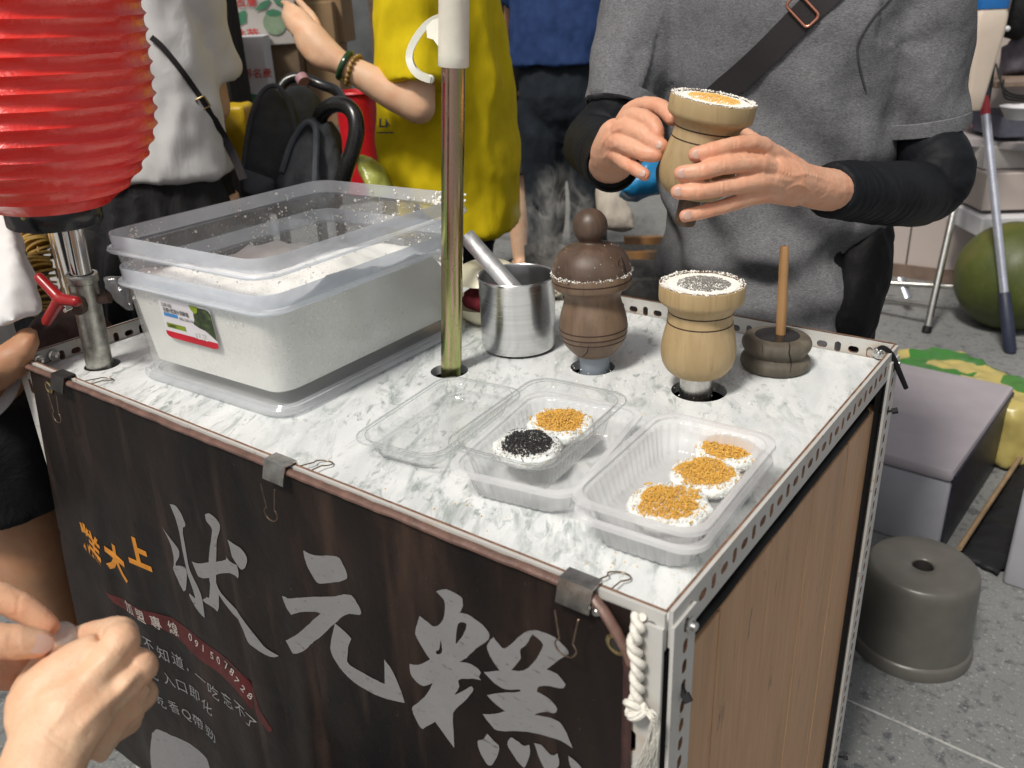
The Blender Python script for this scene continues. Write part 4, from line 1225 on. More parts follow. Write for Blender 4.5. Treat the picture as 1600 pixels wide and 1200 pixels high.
b = MB(); b.lathe([(.02, .1227)] + prl, 72, o1, tl1); lid1 = b.build('mould_lid', mWoodK, mould1, smooth=50)
b = MB()
def rimgr(o, q, r0, r1, z, zj):
    def f():
        a = random.uniform(0, 2 * pi); r = random.uniform(r0, r1)
        return o + q @ V((r * math.cos(a), r * math.sin(a), z + random.uniform(-zj, zj) + .0008 * nz((math.cos(a) * 4, math.sin(a) * 4, 0), 1))), None
    return f
def rim1():
    while True:
        a = random.uniform(0, 2 * pi); k = nz((math.cos(a) * 5, math.sin(a) * 5, 3), 1)
        if k > random.uniform(-.45, .1): break
    r = .0463 + abs(random.gauss(0, .0011)) * (1 + k); return o1 + tl1 @ V((r * math.cos(a), r * math.sin(a), .1222 + random.gauss(.0002, .0010 + .0008 * max(0, k)))), None
grains(b, rim1, 620, .0003, .0009); grains(b, rim1, 90, .0009, .0016)
def onlid():
    a = random.uniform(0, 2 * pi); z = random.uniform(.124, .156); return o1 + tl1 @ V((prof_r(prl, z) * math.cos(a), prof_r(prl, z) * math.sin(a), z)), None
grains(b, onlid, 55, .0003, .0007)
kind(b.build('flour_crumbs', mFlour, mould1, smooth=180), 'stuff')

def open_mould(name_label, o, q, fill, group='wooden cake moulds', s=1.0, peg=False):
    m_ = thing('cake_mould', name_label, 'wooden mould', o, group)
    pr = sprof([(.014, .0225), (.024, .0222), (.032, .026), (.0392, .036), (.0418, .050), (.0402, .066), (.0372, .080), (.0352, .091), (.0355, .098), (.0385, .104), (.0440, .1085)]) + [(.0462, .111), (.0466, .114), (.0466, .1275), (.0460, .129)]
    b = MB(); b.lathe(pr + [(.0452, .1295)], 72, o, q, cap=False)
    b.lathe([(.001, .0226), (.014, .0225)], 72, o, q)
    body = b.build('mould_body', mWoodL, m_, smooth=35)
    b = MB(); b.lathe([(.0452, .1295), (.0440, .1298), (.0415, .1285), (.0395, .1245), (.036, .1215), (.001, .1215)], 72, o, q); b.build('scorched_cup', mBurn, m_)
    for gz in (.0855, .0975): b = MB(); groove(b, o, q, prof_r(pr, gz), gz); b.build('groove_ring', mGroove, body)
    # flour with a topping
    b = MB()
    def fz(r, a): return .1278 + .0022 * max(0, 1 - (r / .034) ** 2) + .0007 * nz((r * 90 * math.cos(a), r * 90 * math.sin(a), 2), 1) 
    b.lathe([(r, 0) for r in (.0405, .036, .03, .022, .014, .006, .0005)], 48, o, None)
    b.v = []; b.f = []; b.m = []
    rings = []
    for r in (.0446, .0425, .039, .036, .032, .026, .02, .013, .006, .0006):
        rings.append([o + q @ V((r * math.cos(2 * pi * i / 48), r * math.sin(2 * pi * i / 48), fz(r, 2 * pi * i / 48) - (.002 if r > .044 else 0))) for i in range(48)])
    b.loft(rings, cap=False); b.build('packed_flour', mFlour, m_)
    b = MB()
    def on_rim():
        a = random.gauss(-1.9, 1.7); r = .030 + .0163 * random.random() ** .6
        if nz((math.cos(a) * 3.2, math.sin(a) * 3.2, r * 260), 1, 4) < random.uniform(-.5, .25): a += .25 * random.random(); r = min(r, .0425)
        z = fz(min(r, .036), a) + .0006 if r < .039 else .1292 + random.uniform(0, .0012)
        return o + q @ V((r * math.cos(a), r * math.sin(a), z)), None
    grains(b, on_rim, 1500, .0003, .0010); grains(b, on_rim, 90, .0010, .0019)
    kind(b.build('flour_crumbs', mFlour, m_, smooth=180), 'stuff')
    b = MB()
    def on_top():
        a = random.uniform(0, 2 * pi); r = .0285 * math.sqrt(random.random()) * (1 + .12 * nz((math.cos(a) * 2, math.sin(a) * 2, 5), 1))
        return o + q @ V((r * math.cos(a) + .002, r * math.sin(a), fz(r, a) + random.uniform(.0002, .0022) * (1 - r / .034))), None
    if fill == 'sesame':
        grains(b, on_top, 1500, .0005, .0011); kind(b.build('sesame_topping', mSesame, m_, smooth=0), 'stuff')
    else:
        grains(b, on_top, 1300, .0005, .0011); kind(b.build('peanut_topping', mPeanutL, m_, smooth=0), 'stuff')
    if peg:
        b = MB(); b.lathe([(.0105, -.012), (.012, -.010), (.012, .0228), (.010, .0230)], 28, o, q, cap=True); b.build('base_peg', mBurn, m_)
    return m_
o2 = V((h2[0] - .003, h2[1] - .002, ZM)); q2_ = Matrix.Rotation(math.radians(.5), 3, 'Y')
open_mould('pale cake mould topped with grey sesame standing on steel pipe', o2, q2_, 'sesame')
# the one in the vendor's hands
hp0 = AD(1083, 292, .968); hp1 = AD(1115, 156, .922)
hax = (hp1 - hp0).normalized(); hq = hax.to_track_quat('Z', 'Y').to_matrix()
ho = hp1 - hax * .1275
open_mould('pale cake mould topped with yellow peanut powder held in both hands', ho, hq, 'peanut', peg=True)

# spindle: grooved wooden disc with an upright stick
so = AZ(1210, 573, ZM)
spin = thing('pusher_tool', 'grey cracked wooden pusher disc with an upright tan stick', 'wooden tool', so)
pr = sprof([(.020, .0), (.036, .0008), (.0405, .006), (.0405, .013), (.0365, .0175), (.0345, .0195), (.0365, .0225), (.0400, .028), (.0405, .034), (.037, .0395), (.030, .0415)], 3)
b = MB(); b.lathe([(.001, 0)] + pr + [(.001, .0418)], 64, so, None, fn=lambda r, z, a: r * (1 - (.03 if abs(a - 4.95) < .045 and r > .02 else 0)) ); b.build('disc', mWoodG, spin, smooth=40)
b = MB(); b.lathe([(.001, .0424), (.020, .0422), (.026, .0418)], 40, so, None); b.build('wet_ring', M('wet_dark_wood', (.02, .018, .018), .12), spin)
b = MB()
s0 = so + V((.003, .003, .040)); s1 = AY(1226, 384, so.y + .005)
dd = (s1 - s0).normalized(); L = (s1 - s0).length
b.lathe([(.0058, 0), (.0060, L * .3), (.0056, L * .62), (.0053, L * .66), (.0056, L * .7), (.0052, L - .003), (.0042, L - .0005), (.001, L)], 20, s0, dd.to_track_quat('Z', 'Y').to_matrix(), fn=lambda r, z, a: r * (1 + .03 * nz((math.cos(a) * 2, math.sin(a) * 2, z * 160), 1)))
b.build('stick', wood_mat('tan_stick', (.30, .155, .06), (.40, .225, .095), (.50, .31, .15), .45), spin)

# ------------------------------------------------------------------ takeaway trays
mTrayF = thin_plastic('frosted_tray_plastic', (.955, .955, .96), haze=.5, gloss=.7, rough=.12, trans=.35)
mTrayRim = thin_plastic('clear_tray_edge', (.90, .92, .92), haze=.22, gloss=1.0, rough=.08, trans=.5)
mTrayC = thin_plastic('clear_tray_plastic', (.975, .98, .98), haze=.05, gloss=1.0, rough=.05, trans=.5)
def quad_frame(c0, c1, c2, c3):
    """plan rectangle fitted to four plan corners: centre, half sizes, angle"""
    c = (c0 + c1 + c2 + c3) / 4
    u = ((c1 - c0) + (c2 - c3)) / 2; v = ((c3 - c0) + (c2 - c1)) / 2
    return c, u.length / 2, v.length / 2, math.atan2(v.y, v.x) - pi / 2
def tray(label, group, c, a, b_, rot, z0, h, mat_, rib=.0005, taper=.010, n=220, rim=.006, name='food_tray', tiltx=0, parent=None, part='tray_shell', lip=.004, cat='tray'):
    t = parent or thing(name, label, cat, (c.x, c.y, z0), group)
    ct, st = math.cos(rot), math.sin(rot)
    mb = MB(); rings = []
    def ring(ins, r, z, ribk):
        pts = rrect(a - ins, b_ - ins, r, 8, n); out = []
        for i, (x, y) in enumerate(pts):
            j = (i + 1) % n; k = (i - 1) % n
            tx, ty = pts[j][0] - pts[k][0], pts[j][1] - pts[k][1]; l = math.hypot(tx, ty) or 1
            o = ribk * (1 if (i // 2) % 2 else -1)
            X, Y = x + ty / l * o, y - tx / l * o
            out.append(V((c.x + X * ct - Y * st, c.y + X * st + Y * ct, z0 + z + tiltx * X)))
        return out
    R = .022
    rings = [ring(taper + .012 + .02, R - .008, .0015, 0), ring(taper + .010, R - .006, .0006, 0), ring(taper + .004, R - .003, .0006, rib * .6), ring(taper, R - .002, .004, rib), ring(taper * .35, R, h - .006, rib), ring(taper * .2, R, h - .004, 0), ring(0, R, h - .0035, 0), ring(0, R, h - .0005, 0), ring(-rim * .3, R, h, 0), ring(-rim, R, h - .0005, 0), ring(-rim - .0006, R, h - lip, 0)]
    mb.loft(rings, cap=False)
    mb.add(rings[0], [tuple(range(n))])
    mb.build(part, mat_, t, smooth=60)
    if mat_ is mTrayC:
        for nm, ins, zz, rr_, R_ in (('rim_bead', -rim, h - lip * .5, .0008, R), ('inner_edge', 0, h - .001, .0006, R)):
            e = MB(); pts = [V((c.x + x * ct - y * st, c.y + x * st + y * ct, z0 + zz)) for x, y in rrect(a - ins, b_ - ins, R_, 8)]
            e.tube(pts, rr_, 8, closed=True, up=(0, 0, 1)); e.build(nm, mTrayRim, t)
    return t
def zpl(u, v, z): p = AZ(u, v, z); return V((p.x, p.y, 0))
# right: frosted trays stacked two deep, with three cakes
hz = ZM + .050
c_, a_, b__, r_ = quad_frame(zpl(884, 778, hz), zpl(1092, 838, hz), zpl(1221, 683, hz), zpl(1032, 643, hz))
a_ -= .004; b__ -= .004
tray('frosted tray at the bottom of the stack under three peanut cakes', 'frosted food trays', c_, a_ - .001, b__ - .001, r_, ZM + .0006, .034, mTrayF, part='tray_shell')
tray('frosted tray holding three rice cakes with peanut crumbs', 'frosted food trays', c_, a_, b__, r_, ZM + .017, .034, mTrayF, part='tray_shell')
cR, aR, bR, rR = c_, a_, b__, r_
# left: frosted tray with the clear clamshell set into it
hz = ZM + .036
c_, a_, b__, r_ = quad_frame(zpl(694, 728, hz), zpl(892, 775, hz), zpl(1008, 637, hz), zpl(835, 606, hz))
a_ -= .004; b__ -= .004
tray('empty frosted tray under the clear clamshell box', 'frosted food trays', c_, a_, b__, r_, ZM + .0006, .034, mTrayF)
clam = thing('clamshell_box', 'open clear clamshell box with one black sesame and one peanut cake', 'food box', (c_.x, c_.y, ZM + .02), None)
hz = ZM + .062
c2_, a2, b2, r2 = quad_frame(zpl(694, 690, hz), zpl(850, 735, hz), zpl(992, 607, hz), zpl(830, 596, hz))
a2 -= .003; b2 -= .003
tray(None, None, c2_, a2, b2, r2, ZM + .022, .040, mTrayC, parent=clam, part='clear_tray', rib=.0004)
hz = ZM + .024
c3_, a3, b3, r3 = quad_frame(zpl(542, 703, hz), zpl(690, 694, hz), zpl(822, 597, hz), zpl(686, 603, hz))
tray(None, None, c3_, a3, b3, r3, ZM + .001, .024, mTrayC, parent=clam, part='clear_lid', rib=.0004, taper=.008)

# rice cakes
def cake(label, u, v, z, r, topping, zc, seed, ex=1.0):
    p = AZ(u, v, z + .012); o = V((p.x, p.y, z))
    c = thing('rice_cake', label, 'rice cake', o, 'steamed rice cakes')
    rnd = random.Random(seed)
    b = MB(); n = 90
    prof = [(r_, h_ * .64) for r_, h_ in ((.55, .0005), (.86, .0015), (.97, .006), (1.0, .011), (.985, .0155), (.93, .0185), (.8, .0200), (.6, .0208), (.4, .021), (.2, .021), (.02, .021))]
    rings = []
    for rr, h in prof:
        ring = []
        for i in range(n):
            a = 2 * pi * i / n
            k = 1 + .13 * nz((math.cos(a) * 1.5, math.sin(a) * 1.5, seed), 1) + .065 * nz((math.cos(a) * 9, math.sin(a) * 9, h * 300 + seed), 1)
            R = r * rr * k
            ring.append(o + V((R * math.cos(a) * ex, R * math.sin(a), h + .0010 * nz((math.cos(a) * rr * 11, math.sin(a) * rr * 11, seed), 1))))
        rings.append(ring)
    b.loft(rings); b.build('cake_body', mCake, c, smooth=60)
    b = MB()
    def rim():
        a = rnd.uniform(0, 2 * pi); rr = rnd.uniform(.72, 1.0)
        return o + V((r * rr * math.cos(a) * ex, r * rr * math.sin(a), .0125 - .008 * max(0, rr - .9) / .1 + rnd.uniform(-.0003, .0009))), None
    grains(b, rim, 800, .0004, .0013); kind(b.build('cake_crumbs', mCake, c, smooth=180), 'stuff')
    b = MB()
    def top():
        a = rnd.uniform(0, 2 * pi); rr = (.74 if rnd.random() < .94 else .97) * math.sqrt(rnd.random()) * (1 + .26 * nz((math.cos(a) * 1.6, math.sin(a) * 1.6, seed + 4), 1) + .16 * nz((math.cos(a) * 5, math.sin(a) * 5, seed + 4), 1))
        return o + V((r * rr * math.cos(a) * ex, r * rr * math.sin(a), .0130 + rnd.uniform(.0002, .0040) * (1 - (rr / .95) ** 2))), None
    if topping == 'p': grains(b, top, 2600, .0005, .0013); kind(b.build('peanut_crumbs', mPeanut, c, smooth=100), 'stuff')
    else: grains(b, top, 2400, .0005, .0011); kind(b.build('sesame_crumbs', mSesameD, c, smooth=0), 'stuff')
    return c
mCake = M('steamed_rice_cake', (.84, .83, .79), .8, var=.03, vs=90, bs=.6, bsc=420, bd=.0015, Subsurface_Weight=.15)
zf = ZM + .020
cake('rice cake with peanut crumbs at the tray corner nearest the sesame mould', 1136, 701, zf, .0300, 'p', 0, 3)
cake('middle peanut-topped rice cake of the row of three', 1101, 739, zf, .0310, 'p', 0, 11)
cake('peanut-topped rice cake beside a loose round crumb', 1045, 786, zf, .0345, 'p', 0, 23)
zf2 = ZM + .0255
cake('rice cake with black sesame in the clear clamshell', 824, 694, zf2, .0325, 's', 0, 31)
cake('lone peanut-topped rice cake behind the black sesame one', 876, 659, zf2, .0325, 'p', 0, 41)
b = MB(); b.sphere(AZ(1015, 758, ZM + .023), .0028, 12); tag(b.build('crumb_ball', mPeanut), 'single round brown crumb lying in the frosted tray', 'crumb')
# flour specks scattered on the marble
b = MB()
def speck():
    x, y = random.uniform(.45, .9), random.uniform(.05, .57)
    return V((x, y, ZM + .0006)), None
grains(b, speck, 110, .0004, .0012)
for cx_, cy_, n__, s_ in ((h1[0], h1[1], 40, .03), (h2[0], h2[1], 30, .035), (so.x, so.y, 14, .03), (.72, .47, 20, .03)):
    grains(b, lambda: (V((random.gauss(cx_, s_), random.gauss(cy_, s_), ZM + .0007)), None), n__, .0004, .0013)
o = b.build('flour_specks', mFlour, smooth=0); kind(o, 'stuff')

def snap_to(objs, pts):
    from mathutils.bvhtree import BVHTree
    vs, fs = [], []
    for o_ in objs:
        k = len(vs); off = org(o_); vs += [v.co + off for v in o_.data.vertices]; fs += [[k + i for i in p.vertices] for p in o_.data.polygons]
    bvh = BVHTree.FromPolygons(vs, fs); out = []
    for u, v in pts:
        h, n, i_, d_ = bvh.ray_cast(CAM, ray(u, v).normalized())
        if h is not None: out.append(h)
    return out
mCrack = M('crack_dark', (.012, .008, .006), .9)
def crack(o_, pts, r=.0006):
    P, _ = crom([V((u, v, 0)) for u, v in pts], [1] * len(pts), 4)
    H_ = snap_to([o_], [(p.x, p.y) for p in P])
    if len(H_) < 3: return
    b = MB(); K = len(H_); b.tube(H_, [r * (.35 + .9 * math.sin(pi * (i + .6) / (K + .2))) for i in range(K)], 6); b.build('crack', mCrack, o_)
crack(lid1, [(971, 402), (974, 411), (976, 420), (979, 428)], .0011)
crack(lid1, [(968, 404), (966, 412), (968, 418)], .0005)
crack(body1, [(919, 540), (918, 549), (912, 556), (904, 560)], .0005)
crack(body1, [(888, 432), (889, 440), (888, 446)], .0005)
sd = [c for c in spin.children if c.name.startswith('disc')][0]
crack(sd, [(1231, 530), (1234, 541), (1233, 552), (1236, 566), (1235, 582)], .0007)
crack(sd, [(1190, 538), (1192, 545), (1191, 551)], .0004)
# orange crumbs dropped beside the trays
b = MB()
for cx_, cy_, n__, s_ in ((.70, .06, 16, .03), (.86, .06, 14, .02), (.72, .30, 12, .03)):
    grains(b, lambda: (V((random.gauss(cx_, s_), min(max(random.gauss(cy_, s_ * .6), .012), .5), ZM + .0007)), None), n__, .0004, .0010)
kind(b.build('peanut_specks', mPeanut, smooth=0), 'stuff')
# ------------------------------------------------------------------ people
def skin_mat(name, c, red=.25):
    m, t, out = newmat(name); vec = coords(t)
    col = mixc(t, ramp(t, ntex(t, vec, 38, 4), [(.35, 0.0), (.7, 1.0)]), c, (c[0] * .98, c[1] * .84, c[2] * .78))
    col = mixc(t, ramp(t, ntex(t, vec, 420, 3, .6), [(.5, 0.0), (.75, .35)]), col, tuple(x * .7 for x in c))
    at = t.nodes.new('ShaderNodeAttribute'); at.attribute_name = 'flush'
    col = mixc(t, at.outputs['Fac'], col, (c[0] * 1.02, c[1] * .66, c[2] * .62))
    hh = math_(t, 'ADD', ntex(t, vec, 520, 4, .6), math_(t, 'MULTIPLY', ntex(t, coords(t, (1, 1, 2.5)), 120, 3), .9))
    princ(t, out, col, ramp(t, ntex(t, vec, 60, 3), [(.3, .42), (.7, .56)]), 0, bump(t, hh, .22, .0012), Subsurface_Weight=.16, Subsurface_Radius=(.012, .005, .003), Subsurface_Scale=.6, Specular_IOR_Level=.4)
    return m
mSkinV = skin_mat('skin_tan', (.68, .385, .255))
mSkinP = skin_mat('skin_pale', (.74, .49, .32))
mSkinB = skin_mat('skin_brown', (.42, .23, .13))
mSkinD = skin_mat('skin_deep', (.24, .12, .07))
mNail = M('fingernail', (.60, .34, .27), .42, var=.06, Subsurface_Weight=.2)
mHair = M('black_hair', (.012, .010, .009), .42, var=.4, vs=60, scale=(4, 4, .5))
def cloth_mat(name, c, var=.12, vs=40, wrk=.35, wsc=16, rough=.85, heather=0.0, hc=(.5, .5, .5), scale=(1, 1, 1), weave=900):
    m, t, out = newmat(name); vec = coords(t, scale)
    col = mixc(t, ramp(t, ntex(t, vec, vs, 4), [(.3, 0.0), (.7, 1.0)]), tuple(x * (1 - var) for x in c), tuple(min(.9, x * (1 + var)) for x in c))
    if heather:
        hv = coords(t, (.8, .8, 3.6), (0, .12, 0))
        f = ramp(t, ntex(t, hv, 330, 4, .65), [(.40, 0.0), (.62, 1.0)])
        col = mixc(t, math_(t, 'MULTIPLY', f, heather), col, hc)
        f2 = ramp(t, ntex(t, hv, 110, 3, .6), [(.45, 0.0), (.7, .5)])
        col = mixc(t, math_(t, 'MULTIPLY', f2, heather), col, tuple(x * .55 for x in c))
    h = math_(t, 'ADD', math_(t, 'MULTIPLY', ntex(t, coords(t, (1, 1, .6), (.3, .2, 0)), wsc, 4, .55, .8), 1.0), math_(t, 'MULTIPLY', ntex(t, vec, weave, 2), .03))
    princ(t, out, col, rough, 0, bump(t, h, min(1.0, wrk), .014), Specular_IOR_Level=.15)
    return m
mGreyTee = cloth_mat('heather_grey_jersey', (.105, .107, .113), heather=.6, hc=(.27, .27, .28), wrk=.4, wsc=9)
mSleeve = cloth_mat('black_arm_sleeve', (.0085, .0095, .012), wrk=.2, wsc=30, rough=.6)
mBlackCl = cloth_mat('black_cloth', (.012, .012, .013), wrk=.5, wsc=22, rough=.7)
mBlackSat = cloth_mat('black_satin', (.018, .018, .019), wrk=.6, wsc=18, rough=.42)
mWhiteTee = cloth_mat('white_cotton', (.72, .72, .71), var=.03, wrk=.35, wsc=8)
mYellow = cloth_mat('mustard_yellow_cotton', (.62, .47, .008), var=.05, wrk=.4, wsc=7)
mBlue = cloth_mat('navy_blue_cotton', (.022, .045, .13), var=.15, wrk=.4, wsc=12)
mJeans = cloth_mat('dark_worn_denim', (.013, .016, .021), var=.35, vs=9, wrk=.5, wsc=14, heather=.1, hc=(.10, .13, .16))
mKhaki = cloth_mat('dark_olive_cotton', (.04, .04, .036), wrk=.4)
mGreyTrim = cloth_mat('grey_trim', (.36, .33, .33))
mShoe = M('shoe_dark', (.03, .028, .026), .6)

def Wr(z, cx, cy, rx, ry, yaw=0.0, n=28, sq=1.15):
    ring = []; c, s = math.cos(yaw), math.sin(yaw)
    for i in range(n):
        a = 2 * pi * i / n
        x = rx * math.copysign(abs(math.cos(a)) ** (1 / sq), math.cos(a)); y = ry * math.copysign(abs(math.sin(a)) ** (1 / sq), math.sin(a))
        ring.append(V((cx + x * c - y * s, cy + x * s + y * c, z)))
    return ring
def torso(mb, rings, yaw=0.0):
    P = [V((r[1], r[2], r[0])) for r in rings]; out = []
    K = len(rings)
    for k in range(K - 1):
        for j in range(4):
            t = j / 4; t = t * t * (3 - 2 * t) * .4 + t * .6
            q = [rings[k][i] * (1 - t) + rings[k + 1][i] * t for i in range(5)]
            out.append(Wr(*q, yaw))
    out.append(Wr(*rings[-1], yaw))
    mb.loft(out)
def fingers_mb(mb, specs, sub=4, n=12):
    for pts, r in specs:
        mb.tube(pts, r, n, sub=sub); mb.sphere(pts[-1], r[-1] * 1.0, n)
        for p, rr in list(zip(pts, r))[1:-1]: mb.sphere(p, rr * 1.06, 10)
def head(mb_skin, c, fwd, s=1.0):
    """head with brow, nose, lips and ears; c is the centre of the skull"""
    f = V(fwd); f.z = 0; f.normalize(); u = V((0, 0, 1)); r = f.cross(u)
    q = Matrix((r, f, u)).transposed()
    P = lambda x, y, z: c + q @ V((x, y, z)) * s
    mb_skin.sphere(P(0, -.01, .02), .094 * s, 24, (.82, 1.0, 1.05), q)
    mb_skin.sphere(P(0, .018, -.045), .066 * s, 20, (.88, .98, 1.05), q)
    mb_skin.sphere(P(0, .045, -.092), .026 * s, 14, (1.1, .9, .8), q)
    mb_skin.tube([P(0, .088, .005), P(0, .100, -.018), P(0, .112, -.034)], [.009 * s, .011 * s, .014 * s], 10)
    for sx in (-1, 1):
        mb_skin.sphere(P(sx * .012, .099, -.037), .0095 * s, 8)
        mb_skin.sphere(P(sx * .082, -.008, -.012), .03 * s, 12, (.28, .6, 1.0), q)
        mb_skin.sphere(P(sx * .032, .074, .018), .016 * s, 10, (1.5, .6, .5), q)
        mb_skin.sphere(P(sx * .040, .070, -.030), .024 * s, 10, (1, .6, .8), q)
    mb_skin.sphere(P(0, .090, -.062), .016 * s, 10, (1.5, .6, .35), q)
    mb_skin.sphere(P(0, .088, -.073), .015 * s, 10, (1.3, .6, .4), q)
    return P, q
mEye = M('eye_white', (.75, .73, .70), .2); mIris = M('dark_iris', (.02, .012, .008), .15)
def ridge(mb, px, amp, width):
    """raise (or sink) the surface along a line seen from the camera: tendons, veins, creases"""
    from mathutils.bvhtree import BVHTree
    bvh = BVHTree.FromPolygons(mb.v, mb.f)
    P, _ = crom([V((u, v, 0)) for u, v in px], [1] * len(px), 6); hits = []
    for p in P:
        h, n, i_, d_ = bvh.ray_cast(CAM, ray(p.x, p.y).normalized())
        if h is not None: hits.append((h, n if n.dot(CAM - h) > 0 else -n))
    if len(hits) < 2: return
    H_ = np.array([tuple(h) for h, n in hits]); N_ = [n for h, n in hits]
    co = np.array([tuple(p) for p in mb.v])
    lo, hi = H_.min(0) - 3 * width, H_.max(0) + 3 * width
    idx = np.where(((co > lo) & (co < hi)).all(1))[0]
    for i in idx:
        d2 = ((H_ - co[i]) ** 2).sum(1); k = int(d2.argmin())
        if d2[k] < 9 * width * width:
            e = min(k, len(hits) - 1 - k) / max(1, len(hits) / 4); mb.v[i] = mb.v[i] + N_[k] * (amp * math.exp(-d2[k] / (width * width)) * min(1, .4 + e))
def flush(o_, pts, r=.008):
    me = o_.data; off = org(o_)
    co = np.empty(len(me.vertices) * 3); me.vertices.foreach_get('co', co); co = co.reshape(-1, 3) + np.array(tuple(off))
    f = np.zeros(len(co))
    for p, w in pts: f = np.maximum(f, w * np.exp(-((co - np.array(tuple(p))) ** 2).sum(1) / (r * r)))
    a = me.attributes.new('flush', 'FLOAT', 'POINT'); a.data.foreach_set('value', f.astype(np.float32))
def flush_pts(specs): return [(p, w) for pts, r in specs for p, w in zip(pts[1:], ([.75, .35, .75, .95][-len(pts) + 1:]))]
def face_parts(P, q, s, parent, long_hair=False):
    b = MB()
    for sx in (-1, 1): b.sphere(P(sx * .031, .076, .004), .0125 * s, 12, (1.1, .75, .6), q)
    e = b.build('eyes', mEye, parent)
    b = MB()
    for sx in (-1, 1): b.sphere(P(sx * .031, .0845, .004), .0052 * s, 10, (1, .5, 1), q)
    b.build('irises', mIris, e)
    b = MB(); b.sphere(P(0, -.022, .035), .101 * s, 24, (.86, .96, 1.0), q)
    b.sphere(P(0, -.045, -.01), .082 * s, 20, (.95, .8, 1.1), q)
    if long_hair: b.tube([P(0, -.07, 0), P(0, -.10, -.10), P(0, -.10, -.22)], [.07 * s, .075 * s, .04 * s], 16)
    h = remesh(b, .005 * s, 3, lambda p, n: .004 * nz((p.x * 4, p.y * 4, p.z), 60, 3))
    h.build('hair', mHair, parent)

def wrinkle(fs, amp, seed, ax=(1, 1, .55)):
    def f(p, n):
        q = (p.x * ax[0], p.y * ax[1], p.z * ax[2])
        a = nz(q, fs, seed); a = 1 - abs(a) * 2.2
        return amp * (a * .6 + .6 * nz(q, fs * 2.1, seed + 3) + .2 * nz(q, fs * 5, seed + 5))
    return f

# ---- the vendor behind the cart
vx, vy = .645, .93
vend = thing('person', 'vendor in heather grey tee and black arm sleeves turning a wooden mould', 'person', (vx, vy, 0))
VS = lambda z: z
shoL, shoR = V((vx + .160, vy + .01, 1.315)), V((vx - .195, vy + .01, 1.315))
elbL = AD(1462, 287, 1.235); wriL = AD(1286, 297, 1.005)
elbR = AD(930, 222, 1.36); wriR = AD(958, 256, 1.085)
# skin: torso core, neck, head, arms, legs (coarse), then both hands (fine)
b = MB()
torso(b, [(.84, vx, vy, .145, .095), (1.0, vx, vy, .150, .095), (1.2, vx - .005, vy + .005, .160, .095), (1.32, vx - .005, vy + .01, .150, .075), (1.37, vx - .005, vy + .01, .07, .06)])
b.tube([(vx - .005, vy + .01, 1.33), (vx - .005, vy - .005, 1.46)], [.062, .056], 16)
hc = V((vx - .005, vy - .03, 1.56)); hf = (AD(1090, 220, .93) - hc); 
Ph, qh = head(b, hc, hf)
hemL = AD(1438, 205, 1.262); hemR = AD(972, 172, 1.345)
for sho, hem, elb, wri in ((shoL, hemL, elbL, wriL), (shoR, hemR, elbR, wriR)):
    b.tube([sho, sho + (hem - sho) * .5, hem, elb], [.048, .046, .042, .034], 16, sub=3); FA = [AD(1400, 303, 1.15), AD(1340, 299, 1.065)] if elb is elbL else [AD(940, 235, 1.25), AD(949, 250, 1.14)]
    b.tube([elb] + FA + [wri], [.031, .033, .029, .0255], 16, sub=3); b.sphere(elb, .031, 14)
for sx in (-1, 1):
    b.tube([(vx + sx * .085, vy, .88), (vx + sx * .09, vy + .01, .48), (vx + sx * .09, vy + .02, .09)], [.078, .056, .04], 16, sub=3)
core = remesh(b, .0075, 5)
# left hand (on the right of the picture), wrapped round the mould
LF = [
    ([AD(1240, 275, .968), AD(1192, 229, .925), AD(1150, 227, .905), AD(1112, 236, .899), AD(1087, 241.5, .902)], [.012, .0105, .0095, .0092, .0084]),
    ([AD(1240, 283, .965), AD(1186, 258, .918), AD(1137, 258, .899), AD(1099, 267, .894), AD(1065, 271, .899)], [.012, .0108, .0098, .0094, .0086]),
    ([AD(1240, 293, .965), AD(1186, 285, .922), AD(1132, 293, .907), AD(1092, 299, .901), AD(1059, 299.5, .906)], [.012, .0105, .0094, .0090, .0083]),
    ([AD(1240, 303, .970), AD(1190, 305, .935), AD(1148, 317, .924), AD(1107, 329, .918), AD(1071, 337, .918)], [.011, .0095, .0084, .0080, .0074]),
    ([AD(1240, 270, .980), AD(1205, 245, .985), AD(1165, 215, 1.005), AD(1130, 207, 1.000)], [.013, .0125, .0108, .0095])]
b = MB()
fingers_mb(b, LF)
b.tube([AD(1330, 298, 1.05), AD(1288, 296, 1.005), AD(1255, 288, .98), AD(1225, 278, .957), AD(1195, 266, .940)], [.030, .029, .0275, .027, .022], 20, flat=.85, sub=4)
b.tube([AD(1245, 272, .972), AD(1210, 248, .955), AD(1192, 236, .945)], [.017, .0155, .012], 14)
b.tube([AD(1245, 300, .975), AD(1212, 298, .955), AD(1192, 298, .945)], [.017, .015, .012], 14)
for a_, c_ in ((0, 1), (1, 2), (2, 3)):
    b.tube([(LF[a_][0][1] + LF[c_][0][1]) / 2 + FWD * .005, (LF[a_][0][0] + LF[c_][0][0]) / 2], [.010, .013], 10)
tend = []
def hand_disp(p, n): return .0005 * nz(p, 120, 2) + .0002 * nz(p, 300, 5)
handL = remesh(b, .0014, 7, hand_disp)
